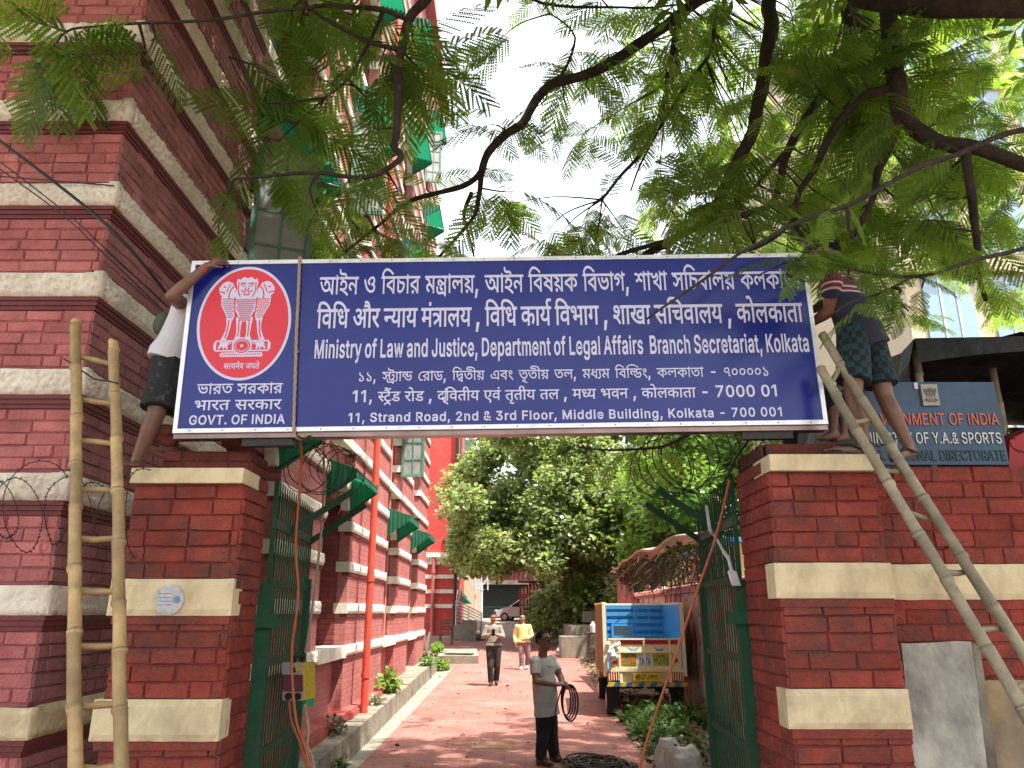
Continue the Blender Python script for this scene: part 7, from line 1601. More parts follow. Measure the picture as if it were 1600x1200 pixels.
        for i in range(m):
            for k in range(n):
                k2 = (k + 1) % n
                mb.f.append((i * n + k, (i + 1) * n + k, (i + 1) * n + k2, i * n + k2)); mb.t.append(.5)
        mb.build('hair', hair if hair is not True else M_HAIR, root, smooth=True)
    return root, dict(H=H, f=f, u=u, r=r, V=V, side=side, dep=dep)
def eyes(root, K, s, glasses=False, moustache=False):
    H, f, u, r = K['H'], K['f'], K['u'], K['r']
    for q in (-1, 1):
        mb = MB(); mb.ell(H + u * .012 * s + f * .083 * s + r * q * .031 * s, r * .014 * s, f * .008 * s, u * .008 * s, 10, 6); e = mb.build('eye', mat('eye_white', (.55, .52, .48), .3), root)
        mb = MB(); mb.ell(H + u * .012 * s + f * .089 * s + r * q * .031 * s, r * .0062 * s, f * .004 * s, u * .0065 * s, 8, 6); mb.build('iris', M_DARK, e)
        mb = MB(); mb.tube([H + u * .036 * s + f * .094 * s + r * q * .012 * s, H + u * .040 * s + f * .090 * s + r * q * .034 * s, H + u * .033 * s + f * .078 * s + r * q * .052 * s], .0045 * s, 6); mb.build('eyebrow', M_HAIR, root)
    if moustache:
        mb = MB(); mb.tube([H - u * .058 * s + f * .078 * s - r * .034 * s, H - u * .050 * s + f * .094 * s, H - u * .058 * s + f * .078 * s + r * .034 * s], [.006 * s, .009 * s, .006 * s], 8); mb.build('moustache', M_HAIR, root)
    if glasses:
        mb = MB()
        for q in (-1, 1):
            c = H + u * .010 * s + f * .104 * s + r * q * .034 * s
            ring = [c + r * .029 * s * math.cos(g) + u * .019 * s * math.sin(g) - f * .012 * s * abs(q * math.cos(g) + 1) * .5 for g in [2 * math.pi * k / 16 for k in range(17)]]
            mb.tube(ring, .0030 * s, 6)
            mb.tube([c + r * q * .030 * s - f * .01 * s, H + r * q * .088 * s - f * .005 * s + u * .012 * s], .0035 * s, 6)
        mb.tube([H + u * .012 * s + f * .108 * s - r * .006 * s, H + u * .012 * s + f * .108 * s + r * .006 * s], .0035 * s, 6)
        g_ = mb.build('spectacles', M_DARK, root)

def check_mat():
    m = bpy.data.materials.new('checked_cotton'); m.use_nodes = True
    N, L = m.node_tree.nodes, m.node_tree.links
    b = N['Principled BSDF']; tc = N.new('ShaderNodeTexCoord')
    mp = N.new('ShaderNodeMapping'); mp.inputs['Location'].default_value = (.013, .01, .008)
    L.new(tc.outputs['Object'], mp.inputs[0])
    c = N.new('ShaderNodeTexChecker'); c.inputs['Scale'].default_value = 26
    c.inputs['Color1'].default_value = (.010, .045, .055, 1); c.inputs['Color2'].default_value = (.007, .010, .016, 1)
    L.new(mp.outputs[0], c.inputs['Vector']); L.new(c.outputs['Color'], b.inputs['Base Color']); b.inputs['Roughness'].default_value = .9
    return m
def stripe_mat():
    m = bpy.data.materials.new('striped_jersey'); m.use_nodes = True
    N, L = m.node_tree.nodes, m.node_tree.links
    b = N['Principled BSDF']; tc = N.new('ShaderNodeTexCoord')
    wv = N.new('ShaderNodeTexWave'); wv.bands_direction = 'Z'; wv.inputs['Scale'].default_value = 3.4; wv.inputs['Distortion'].default_value = .6; wv.inputs['Phase Offset'].default_value = 1.2
    L.new(tc.outputs['Object'], wv.inputs['Vector'])
    cr = N.new('ShaderNodeValToRGB'); e = cr.color_ramp.elements
    cr.color_ramp.interpolation = 'CONSTANT'
    e[0].position = 0; e[0].color = (.115, .018, .03, 1); e[1].position = .62; e[1].color = (.42, .40, .40, 1)
    x = cr.color_ramp.elements.new(.90); x.color = (.16, .02, .035, 1)
    L.new(wv.outputs['Fac'], cr.inputs[0])
    sx = N.new('ShaderNodeSeparateXYZ'); L.new(tc.outputs['Object'], sx.inputs[0])
    mr = N.new('ShaderNodeMath'); mr.operation = 'GREATER_THAN'; mr.inputs[1].default_value = 1.02
    L.new(sx.outputs['Z'], mr.inputs[0])
    mx = N.new('ShaderNodeMix'); mx.data_type = 'RGBA'; mx.inputs[6].default_value = (.018, .02, .045, 1)
    L.new(mr.outputs[0], mx.inputs[0]); L.new(cr.outputs[0], mx.inputs[7]); L.new(mx.outputs[2], b.inputs['Base Color']); b.inputs['Roughness'].default_value = .9
    return m
M_VEST = mat('white_vest', (.62, .61, .66), .9, .08, 8, .3, 25)
M_SHORT = mat('dark_printed_shorts', (.020, .022, .026), .85, .3, 10, .4, 20, dirt=(.085, .085, .09), dscale=28, damt=.8, dlo=.55, dhi=.62)
DA = DL + .09
zf = zL(734)
# man on the left pier
f0 = at(211, 726, DA)
J = dict(h=at(318, 448, DA + .16), n=at(309, 470, DA + .15), p=at(272, 560, DA + .13),
         sl=at(286, 476, DA + .06), sr=at(325, 470, DA + .28), el=at(268, 463, DS - .07), wl=at(323, 416, DS - .052),
         er=at(345, 500, DA + .32), wr=at(350, 450, DA + .2),
         hl=at(262, 575, DA + .06), hr=at(286, 578, DA + .2), kl=at(243, 650, DA + .0), kr=at(292, 655, DA + .16),
         al=at(213, 716, DA + .02), ar=at(262, 690, DA + .32), tl=at(203, 729, DA - .12), tr=at(285, 700, DA + .25))
J['al'].z = zf + .075; J['tl'].z = zf + .025
wkl, K = person('barefoot workman in white vest and dark shorts gripping the top left of the blue board', J, .93, M_SKIN, .0065, top=M_VEST, bottom=M_SHORT, sleeve=0, hem=.05, leg=.86,
       face=(.5, .7, -.1), hands={'l': ((.75, .02, .55), (.35, .75, -.5), .75, -1)}, loc=(J['al'].x, J['al'].y, zf))
mb = MB(); wv_ = J['wl'].lerp(J['el'], .10); ax = (J['wl'] - J['el']).normalized()
mb.lathe(wv_ - ax * .006, [(.027, 0), (.029, .006), (.027, .012)], 16, ax); mb.build('wrist_thread', mat('orange_thread', (.6, .06, .02), .7), wkl)
mb = MB(); c = at(252, 505, DA + .25); mb.ell(c, (.05, 0, 0), (0, .05, 0), (.01, 0, .085), 14, 10)
tag(remesh('cloth_bag', mb, .01, mat('olive_cloth', (.10, .115, .085), .9, .2, 10, .4, 30), None, 2), 'olive cloth bag hanging behind the man in the white vest', 'bag')
# man on the right pier
DB2 = DR + .07
zc_ = zR(713)
J = dict(h=at(1288, 396, DB2 + .02), n=at(1304, 420, DB2 + .05), p=at(1345, 522, DB2 + .09),
         sl=at(1300, 440, DB2 - .07), sr=at(1338, 432, DB2 + .18), el=at(1296, 486, DB2 + .04), wl=at(1268, 505, DB2 + .14),
         er=at(1300, 470, DB2 + .26), wr=at(1268, 485, DB2 + .22),
         hl=at(1334, 535, DB2 + .02), hr=at(1358, 535, DB2 + .16), kl=at(1333, 614, DB2 - .01), kr=at(1383, 622, DB2 + .12),
         al=at(1352, 694, DB2 + .02), ar=at(1419, 694, DB2 + .02), tl=at(1298, 708, DB2 - .04), tr=at(1398, 714, DB2 - .08))
J['al'].z = zc_ + .085; J['tl'].z = zc_ + .045
M_JER = stripe_mat()
wkr, K = person('workman in striped maroon shirt and checked shorts standing on the right gate pier', J, .92, M_SKIN, .0065, top=M_JER, bottom=check_mat(), sleeve=.5, hem=.10, leg=.78, face=(-.85, .35, -.25),
       shoes=('sandal', mat('black_rubber', (.018, .015, .014), .6)), loc=(J['al'].x, J['al'].y, zc_ + .0))
H, f, u, r = K['H'], K['f'], K['u'], K['r']
mb = MB(); mb.ell(H + u * .04, r * .070, f * .088, u * .062, 18, 10); mb.build('cap', mat('dark_headcloth', (.02, .02, .022), .9, .5, 40), wkr)
# helper crouching behind the board
D3 = DR + .34
J = dict(h=at(1240, 545, D3), n=at(1248, 566, D3 + .02), p=at(1282, 640, D3 + .05), sl=at(1238, 580, D3 - .08), sr=at(1270, 576, D3 + .1),
         el=at(1238, 625, D3 - .05), wl=at(1225, 585, D3 - .12), er=at(1290, 612, D3 + .12), wr=at(1282, 640, D3 - .02),
         hl=at(1276, 645, D3 - .02), hr=at(1298, 640, D3 + .1), kl=at(1302, 612, D3 - .1), kr=at(1318, 618, D3 + .05),
         al=at(1302, 672, D3 - .08), ar=at(1318, 676, D3 + .04), tl=at(1280, 684, D3 - .16), tr=at(1296, 686, D3 - .04))
person('workman in dark grey clothes crouching in shadow behind the right end of the board', J, .72, M_SKIN, .012, top=mat('grey_print_shirt', (.05, .05, .055), .9, .5, 30), bottom=mat('dark_shorts', (.02, .02, .025), .9), sleeve=.5, leg=.95, face=(-.6, -.5, 0))

# man on the paving holding a coil of cable
D = 11.5
z0 = gz(D) + .008
J = dict(h=at(849, 1001, D), n=at(847, 1027, D + .02), p=at(853, 1096, D + .02), sl=at(836, 1034, D - .17), sr=at(862, 1032, D + .18),
         el=at(837, 1064, D - .24), wl=at(868, 1070, D - .26), er=at(876, 1058, D + .08), wr=at(879, 1068, D - .12),
         hl=at(850, 1121, D - .06), hr=at(858, 1121, D + .08), kl=at(848, 1152, D - .10), kr=at(862, 1152, D + .10),
         al=at(845, 1190, D - .1), ar=at(866, 1188, D + .14), tl=at(861, 1197, D - .22), tr=at(880, 1193, D + .06))
J['al'].z = z0 + .10; J['tl'].z = z0 + .05; J['ar'].z = z0 + .10; J['tr'].z = z0 + .05
M_GTEE = mat('grey_tee', (.40, .39, .37), .9, .06, 6, .35, 14)
m1, K = person('man in grey tee, black trousers and spectacles standing with a coil of black cable', J, 1.17, M_SKIN, .009, top=M_GTEE, bottom=mat('black_trousers', (.012, .012, .013), .85, .2, 8, .4, 14), sleeve=.66, hem=.15, leg=2,
   face=(.72, -.62, .08), hands={'l': ((.9, .1, .1), (.2, .5, -.8), .55, 1), 'r': ((.5, -.8, .1), (-.5, -.3, -.8), .6, -1)}, shoes=('sandal', mat('brown_leather', (.055, .035, .024), .5)), fat=1.15, loc=(J['p'].x, D, z0))
eyes(m1, K, 1.17, True, False)
mb = MB()   # small print across the chest
fd = Vector((.42, -.90, 0)); rt = Vector((.90, .42, 0)); cc = K['V']['p'].lerp(K['V']['n'], .77) + fd * .128
for gi, gr in enumerate(text_tris(18)):
    for t in gr:
        P = []
        for p in t:
            uu = (p[0] - 370) / 725 * .20
            P.append(cc + rt * uu + Vector((0, 0, p[1] / 147.5 * .030)) + fd * (.022 - uu * uu * 3.6) + fd * .0004 * (gi % 4))
        mb.face(P)
mb.build('shirt_print', M_DARK, m1)
# coil in his hands, cord to the heap
hc = K['V']['wr'] + Vector((.02, -.06, 0)); mb = MB()
for k in range(4):
    rr = .10 + .012 * k; cz = hc + Vector((.02 + .018 * k, -.02 * k, -.20 - .012 * k))
    mb.tube([cz + Vector((math.sin(g) * rr * (.62 + .06 * k), math.sin(g) * .03 * (k - 1), math.cos(g) * (.20 + .01 * k))) for g in [2 * math.pi * q / 28 for q in range(29)]], .012, 6)
tag(mb.build('cable_coil', M_WIRE), 'coil of black cable held in the hands of the man in grey', 'cable coil')
cable('black cord falling from the coil to the cable heap on the paving', [K['V']['wl'] + Vector((.1, -.02, .0)), at(868, 1110, D - .35), at(868, 1150, D - .4), at(872, 1175, D - .45), at(884, 1192, D - .5), at(905, 1198, D - .55)], .010)
mb = MB(); rn = random.Random(8); hc = at(935, 1197, 11.2); hc.z = gz(11.2) + .03
for k in range(15):
    a = rn.uniform(0, 6.28); rx, ry = rn.uniform(.28, .42), rn.uniform(.3, .55); o = Vector((rn.uniform(-.1, .12), rn.uniform(-.25, .1), .012 * (k % 6)))
    pts = [hc + o + Vector((math.cos(g) * rx * (1 + .12 * math.sin(3 * g + a)), math.sin(g) * ry, .025 * abs(math.sin(2 * g + a)))) for g in [a + 2 * math.pi * q / 26 for q in range(24)]]
    mb.tube(pts, .012, 6)
tag(mb.build('cable_heap', mat('dusty_cable', (.05, .042, .036), .7, .3, 20)), 'heap of dusty black cable lying on the red paving by the lane edge', 'cable heap')

M_DTR = mat('dark_grey_trousers', (.030, .027, .027), .8, .15, 6, .3, 12)
D = 20.8; z0 = gz(D) + .008
J = dict(h=at(770.5, 964, D), n=at(770.5, 976, D + .02), p=at(771, 1008, D), sl=at(760, 981, D), sr=at(781, 981, D), el=at(755, 995, D - .05), wl=at(766, 992, D - .28), er=at(786, 995, D - .05), wr=at(776, 992, D - .28),
         hl=at(766, 1013, D), hr=at(777, 1013, D), kl=at(766, 1040, D - .06), kr=at(777, 1040, D + .02), al=at(767, 1067, D + .02), ar=at(775.5, 1064, D + .18), tl=at(766, 1073, D - .16), tr=at(776, 1070, D + .0))
J['al'].z = z0 + .10; J['tl'].z = z0 + .045; J['ar'].z = z0 + .13; J['tr'].z = z0 + .07
m2, K = person('walking man in grey shirt and dark trousers looking down at the phone in both hands', J, 1.10, M_SKIN2, .013, top=mat('khaki_grey_shirt', (.215, .185, .155), .85, .1, 6, .35, 12), bottom=M_DTR, sleeve=1.85, hem=.0, leg=2, face=(0, -.9, -.35),
   hands={'l': ((.7, -.5, .3), (.2, -.1, .9), .5), 'r': ((-.7, -.5, .3), (-.2, -.1, .9), .5)}, shoes=('shoe', mat('dark_shoe', (.03, .022, .02), .4)), belt=mat('black_belt', (.015, .012, .012), .4), loc=(J['p'].x, D, z0))
eyes(m2, K, 1.10, False, True)
p = (K['V']['wl'] + K['V']['wr']) / 2 + Vector((0, -.10, .06))
mb = MB(); mb.obox(p, (.042, 0, 0), (0, .006, .003), (0, -.035, .08)); tag(mb.build('phone', M_DARK), 'black mobile phone held by the walking man in the grey shirt', 'phone')
D = 25.1; z0 = gz(D) + .008
J = dict(h=at(816.5, 965.5, D), n=at(817, 975, D + .02), p=at(818, 1003, D), sl=at(808, 979, D), sr=at(827, 979, D), el=at(804, 993, D + .05), wl=at(805.5, 1005, D - .1), er=at(831, 993, D - .05), wr=at(822, 998, D - .26),
         hl=at(813.5, 1006, D), hr=at(823, 1006, D), kl=at(815, 1026, D - .08), kr=at(825, 1027, D + .05), al=at(815, 1044, D - .05), ar=at(823.5, 1043, D + .2), tl=at(814, 1048, D - .24), tr=at(824, 1047, D + .02))
J['al'].z = z0 + .10; J['tl'].z = z0 + .045; J['ar'].z = z0 + .14; J['tr'].z = z0 + .07
m3, K = person('walking man in pale yellow shirt and mauve trousers with one hand at his waist', J, 1.06, M_SKIN2, .014, top=mat('pale_yellow_shirt', (.66, .50, .20), .85, .06, 6, .3, 12), bottom=mat('mauve_trousers', (.22, .135, .15), .8, .1, 6, .3, 12), sleeve=1.9, hem=.0, leg=2, face=(0, -1, -.05),
   shoes=('shoe', mat('white_shoe', (.6, .58, .56), .5)), belt=mat('brown_belt', (.04, .03, .025), .4), loc=(J['p'].x, D, z0))
eyes(m3, K, 1.06)
# ---------------------------------------------------------------- small truck
TD = 15.5
tl = at(946, 1000, TD).x; tr_ = at(1066, 1000, TD).x
TW = tr_ - tl; tcx = (tl + tr_) / 2; tz0 = gz(TD) - .02
tk = thing('mini_truck', 'small cream goods truck with painted tailgate and blue load bed by the pink wall', 'truck', (tcx, TD, tz0))
M_TCR = mat('truck_cream_paint', (.78, .69, .46), .5, .1, 6, .1, 30, dirt=(.42, .31, .17), dscale=6, damt=.5)
M_TBL = mat('truck_blue_paint', (.05, .25, .48), .45, .12, 6, .1, 30, dirt=(.10, .20, .30), dscale=6, damt=.4)
M_TWD = mat('truck_tan_side', (.36, .235, .13), .7, .15, 5, .2, 30)
M_TRED = mat('truck_red', (.45, .02, .03), .4)
M_RUB = mat('tyre_rubber', (.018, .017, .017), .85, .2, 20)
yaw = Matrix.Rotation(R(-2.5), 4, 'Z')
piv = Vector((tcx, TD, 0))
def tb(name, m, fn, parent=tk):
    mb = MB(); fn(mb)
    mb.v = [tuple(yaw @ (Vector(p) - piv) + piv) for p in mb.v]
    return mb.build(name, m, parent)
zt = lambda py: at(1000, py, TD).z
Z_top, Z_tg, Z_bot, Z_bum = zt(944), zt(998), zt(1046), zt(1066)
LB_ = 2.3
# load bed
def floor_(mb): mb.box(tl, tr_, TD + .03, TD + LB_, Z_bot - .06, Z_bot)
tb('bed_floor', M_TBL, floor_)
for s_, x in ((-1, tl), (1, tr_)):
    def side(mb, x=x, s_=s_):
        n = 9; h = (Z_top - Z_bot) / n
        for k in range(n):
            z = Z_bot + k * h
            mb.box(x + (.0 if s_ < 0 else -.03), x + (.03 if s_ < 0 else .0), TD + .02, TD + LB_, z, z + h * .55)
            mb.box(x + (.012 if s_ < 0 else -.03), x + (.03 if s_ < 0 else -.012), TD + .02, TD + LB_, z + h * .55, z + h)
    tb('side_board', M_TBL, side)
    def skin(mb, x=x, s_=s_):
        xo = x - .045 if s_ < 0 else x + .001
        mb.box(xo, xo + .044, TD + .03, TD + LB_, Z_bot - .1, Z_top)
        for k in range(8): mb.box(xo - (.012 if s_ < 0 else -.04), xo + (.004 if s_ < 0 else .056), TD + .1 + k * .28, TD + .15 + k * .28, Z_bot - .1, Z_top)
    tb('side_panel', M_TWD, skin)
    def post(mb, x=x, s_=s_):
        mb.box(x - .045 if s_ < 0 else x - .02, x + .02 if s_ < 0 else x + .045, TD - .03, TD + .029, Z_bot - .12, Z_top + .02)
    tb('corner_post', M_TCR, post)
def front(mb):
    n = 8; h = (Z_top - Z_bot) / n
    for k in range(n):
        z = Z_bot + k * h
        mb.box(tl + .031, tr_ - .031, TD + LB_, TD + LB_ + .04, z, z + h * .45)
        mb.box(tl + .031, tr_ - .031, TD + LB_ - .055, TD + LB_ + .04, z + h * .45, z + h * .99)
    for x in (tl + .17, tl + .80, tl + .86, tr_ - .35): mb.box(x, x + .04, TD + LB_ - .06, TD + LB_ - .031, Z_bot, Z_top)
tb('front_board', M_TBL, front)
def winf(mb):
    a, b, c, d = tl + .30, tl + .78, Z_bot + .50, Z_bot + .80
    for q in ((a, b, c, c + .05), (a, b, d - .05, d), (a, a + .05, c + .05, d - .05), (b - .05, b, c + .05, d - .05)): mb.box(q[0], q[1], TD + LB_ - .10, TD + LB_ - .062, q[2], q[3])
wf = tb('rear_window', M_TBL, winf)
tb('pane', mat('cab_glass', (.45, .40, .35), .2, .3, 20), lambda mb: mb.box(tl + .35, tl + .73, TD + LB_ - .08, TD + LB_ - .065, Z_bot + .55, Z_bot + .75), wf)
tb('window_grille', M_IRON, lambda mb: [mb.box(tl + .35, tl + .73, TD + LB_ - .095, TD + LB_ - .085, Z_bot + .57 + k * .035, Z_bot + .575 + k * .035) for k in range(5)], wf)
tb('top_rail', M_TCR, lambda mb: [mb.box(tl - .05, tr_ + .05, TD + LB_ - .02, TD + LB_ + .05, Z_top + .001, Z_top + .04), mb.box(tl - .05, tl + .04, TD + .032, TD + LB_ - .021, Z_top + .001, Z_top + .035), mb.box(tr_ - .04, tr_ + .05, TD + .032, TD + LB_ - .021, Z_top + .001, Z_top + .035)])
# tailgate
def gate_(mb):
    mb.box(tl + .05, tr_ - .05, TD - .02, TD + .02, Z_bot, Z_tg)
    for x in (tl + .05, tl + .24, tcx - .022, tr_ - .28, tr_ - .10): mb.box(x, x + .04, TD - .045, TD - .021, Z_bot, Z_tg)
    for z in (Z_bot, Z_bot + .30, Z_tg - .02): mb.box(tl + .05, tr_ - .05, TD - .05, TD - .0211, z, z + .03)
tg_ = tb('tailgate', M_TCR, gate_)
tb('red_stripe', M_TRED, lambda mb: mb.box(tl + .25, tr_ - .1, TD - .0255, TD - .022, Z_tg - .10, Z_tg - .021), tg_)
def motif(mb, x):
    if True:
        z = Z_tg - .22
        for s_ in (-1, 1):
            mb.face([(x, TD - .027, z), (x + s_ * .13, TD - .027, z + .10), (x + s_ * .05, TD - .027, z + .0)])
            mb.face([(x, TD - .0272, z), (x + s_ * .06, TD - .0272, z - .08), (x + s_ * .02, TD - .0272, z + .06)])
for x_ in (tl + .52, tl + 1.02): tb('painted_motif', mat('sky_blue_paint', (.06, .30, .60), .4), lambda mb: motif(mb, x_), tg_)
zz = Z_bot + .07; hh = .20
tb('sign_plate', mat('green_panel', (.05, .22, .05), .4), lambda mb: mb.box(tl + .29, tl + .57, TD - .026, TD - .0215, zz - .01, zz + .215), tg_)
tb('sign_plate', mat('yellow_panel', (.55, .40, .04), .4), lambda mb: mb.box(tr_ - .58, tr_ - .27, TD - .026, TD - .0215, zz - .01, zz + .215), tg_)
tb('sign_plate', mat('white_panel', (.55, .60, .62), .4), lambda mb: mb.box(tl + .60, tr_ - .61, TD - .026, TD - .0215, zz - .01, zz + .215), tg_)
tb('lamp_box', M_TRED, lambda mb: mb.box(tl + .08, tl + .22, TD - .04, TD - .0215, zz + .03, zz + .16), tg_)
def ttext(idx, x0, w_, z, h, m, uh=150):
    pl_ = lambda u, v, d: yaw @ (Vector((x0 + u, TD - .0275 - d, z + v)) - piv) + piv
    text('lettering', idx, pl_, w_, h, uh, m, tg_)
ttext(13, tl + .305, .25, zz + .02, .17, mat('orange_paint', (.60, .16, .02), .4))
ttext(14, tr_ - .565, .28, zz + .02, .17, mat('green_paint', (.04, .22, .04), .4))
ttext(15, tl + .615, tr_ - tl - 1.24, zz + .015, .12, mat('logo_blue', (.04, .16, .42), .4))
ttext(17, tl + .09, .11, zz + .06, .06, M_LET)
def lamps(mb):
    pass
for x in (tl + .14, tr_ - .16):
    tb('tail_lamp', mat('red_lens', (.45, .03, .015), .2), lambda mb, x=x: mb.lathe((x + (.0), TD - .042, zz + .10), [(.045, 0), (.04, .02)], 16, (0, -1, 0)) if x > tcx else mb.box(x - .10, x + .10, TD - .05, TD - .03, Z_bot - .17, Z_bot - .05))
tb('tail_lamp', mat('red_lens', (.45, .03, .015), .2), lambda mb: mb.box(tr_ - .22, tr_ - .04, TD - .05, TD - .03, Z_bot - .17, Z_bot - .05))
tb('lamp_guard', M_TCR, lambda mb: [mb.box(x + k * .045, x + k * .045 + .015, TD - .062, TD - .051, Z_bot - .19, Z_bot - .03) for x in (tl + .04, tr_ - .23) for k in range(5)])
tb('rear_crossbar', M_TCR, lambda mb: [mb.box(tl + .0, tr_ - .0, TD - .06, TD + .02, Z_bot - .035, Z_bot - .005), mb.box(tl + .25, tl + .30, TD - .05, TD + .02, Z_bum, Z_bot - .036), mb.box(tr_ - .30, tr_ - .25, TD - .05, TD + .02, Z_bum, Z_bot - .036), mb.box(tl + .301, tr_ - .301, TD - .01, TD + .02, Z_bum, Z_bot - .036)])
np_ = tb('number_plate', mat('plate_yellow', (.68, .48, .03), .4, .08, 10), lambda mb: mb.box(tl + .50, tr_ - .46, TD - .07, TD - .055, Z_bot - .20, Z_bot - .06))
text('lettering', 16, lambda u, v, d: yaw @ (Vector((tl + .53 + u, TD - .0715 - d, Z_bot - .17 + v)) - piv) + piv, tr_ - tl - 1.03, .085, 150, M_DARK, np_)
def bump(mb, par):
    n = 13
    for k in range(n):
        if k % 2 != par: continue
        a, b = tl + (tr_ - tl) * k / n, tl + (tr_ - tl) * (k + 1) / n
        mb.prism([(a, TD - .10, Z_bum - .07), (b, TD - .10, Z_bum - .07), (b + .04, TD - .10, Z_bum), (a + .04, TD - .10, Z_bum)], (0, .05, 0))
tb('bumper', M_YEL, lambda mb: bump(mb, 0)); tb('bumper', mat('bumper_blue', (.04, .13, .30), .4), lambda mb: bump(mb, 1))
tb('warning_triangle', mat('pale_plate', (.45, .42, .36), .5), lambda mb: mb.prism([(tcx - .02 - .16, TD - .05, Z_bum - .20), (tcx + .14, TD - .05, Z_bum - .20), (tcx - .02, TD - .05, Z_bum - .07)], (0, .01, 0)))
for x, y in ((tl + .02, TD + .55), (tr_ - .22, TD + .55), (tl + .02, TD + 2.9), (tr_ - .22, TD + 2.9)):
    rz = .27
    wv = tb('wheel', M_RUB, lambda mb, x=x, y=y: mb.lathe((x, y, tz0 + rz), [(rz * .6, 0), (rz * .95, .005), (rz, .04), (rz, .16), (rz * .95, .195), (rz * .6, .2)], 24, (1, 0, 0)))
    tb('rim', M_STEEL, lambda mb, x=x, y=y: mb.lathe((x - .004, y, tz0 + rz), [(rz * .55, 0), (rz * .5, .208)], 18, (1, 0, 0)), wv)
for x in (tl + .0, tr_ - .25):
    tb('mud_flap', M_RUB, lambda mb, x=x: mb.box(x, x + .24, TD + .1, TD + .115, tz0 + .1, Z_bum - .05))
tb('chassis', M_DARK, lambda mb: mb.box(tl + .25, tr_ - .25, TD + .1, TD + LB_ + 1.2, Z_bum - .12, Z_bot - .07))
def cab(mb):
    y = TD + LB_ + .08; x0, x1 = tl + .02, tr_ - .02
    pr = [(y, Z_bum - .1), (y + 1.25, Z_bum - .1), (y + 1.32, Z_bot + .25), (y + .95, Z_top - .08), (y + .1, Z_top - .06), (y, Z_top - .2)]
    mb.prism([(x0, a, b) for a, b in pr], (x1 - x0, 0, 0))
tb('cab', M_TWD, cab)
mb = MB(); rn = random.Random(2); c = at(958, 1006, TD - .06)
for k in range(16): mb.ell(c + Vector((rn.uniform(-.12, .12) * (1 - k / 24), rn.uniform(-.04, .06), -.022 * k + rn.uniform(-.01, .03))), (.05 - .0015 * k, 0, .02), (0, .04, 0), (.0, 0, .05), 10, 7)
tag(remesh('cloth', mb, .02, M_CLOTH, None, 2), 'white cloth draped over the left corner of the truck tailgate', 'cloth')

# ---------------------------------------------------------------- pink yard wall, sheds and creepers on the right
WXR = 3.62
yw = thing('yard_wall', 'salmon pink yard wall with peeling white patches and rounded coping beside the truck', 'wall', (WXR, 18, 0))
def peel():
    m = mat('peeling_salmon', (.42, .105, .085), .8, .12, 4, .3, 40, dirt=(.60, .50, .47), dscale=1.05, damt=1.0, streak=.55, dlo=.47, dhi=.485)
    return m
mb = MB(); mb.box(WXR, WXR + .3, 8.2, 25, -.3, 2.38); mb.build('wall', peel(), yw)
mb = MB()
prof = [(-.10, 0), (-.10, .06), (-.04, .14), (.15, .19), (.34, .14), (.40, .06), (.40, 0)]
mb.prism([(WXR + a, 8.2, 2.381 + b) for a, b in prof][::-1], (0, 16.8, 0)); mb.build('coping', mat('pink_coping', (.44, .17, .14), .8, .15, 4, .3, 40, dirt=(.25, .13, .11), dscale=2, damt=.5), yw)
# yellow house beyond with grille
M_YW = mat('pale_yellow_wash', (.58, .47, .22), .8, .1, 3, .2, 40)
yh = thing('yellow_house', 'low pale yellow house with a blue roof edge behind the pink yard wall', 'house', (6.5, 14, 0))
mb = MB(); mb.box(5.1, 9.5, 17.5, 26, -.2, 3.5); mb.build('wall', M_YW, yh)
mb = MB(); mb.box(4.8, 9.8, 17.2, 26.3, 3.502, 3.6); mb.build('roof', mat('blue_roof_sheet', (.05, .20, .45), .4, .1), yh)
mb = MB()
for k in range(12): mb.box(5.05, 5.09, 18 + k * .6, 18.05 + k * .6, 2.4, 3.45)
for k in range(3): mb.box(5.04, 5.08, 17.8, 25, 2.5 + k * .3, 2.53 + k * .3)
mb.build('window_grille', M_IRON, yh)
# thatched creeper shed over the wall
cs = thing('creeper_shed', 'old tin canopy on red posts over the pink wall, overgrown with dry creepers', 'shed', (WXR + .4, 18, 2.4))
p0, p1 = at(962, 893, 22.5), at(1092, 850, 14.0)
mb = MB(); n = 14
for i in range(n):
    t0, t1 = i / n, (i + 1) / n
    def q(t, e): 
        p = p0.lerp(p1, t); return Vector((p.x + e * .9 - .15, p.y, p.z + .06 * math.sin(t * 17) + e * .12 + (.22 if t > .2 else 0)))
    mb.face([q(t0, 0), q(t1, 0), q(t1, 1), q(t0, 1)]); 
    mb.face([q(t0, 0), q(t1, 0), q(t1, 0) - Vector((0, 0, .05)), q(t0, 0) - Vector((0, 0, .05))])
mb.build('roof_sheet', mat('rusty_tin', (.30, .22, .17), .7, .25, 5, .3, 30, dirt=(.40, .17, .10), dscale=3, damt=.8), cs)
for px, D_ in ((977, 22.5), (1000, 20.5), (1030, 18), (1050, 16.6), (1075, 15.2)):
    a = at(px, 905, D_); mb = MB(); x = WXR + .2; mb.box(x - .04, x + .04, D_ - .04, D_ + .04, 2.5, 3.2); mb.build('post', mat('red_post', (.20, .05, .045), .7), cs)
mb = MB(); a = at(977, 900, 22.8); mb.box(a.x - .22, a.x + .22, 22.8, 23.1, gz(23), at(977, 893, 22.8).z); mb.build('post', mat('red_post', (.20, .05, .045), .7), cs)
rn = random.Random(14); mb = MB()
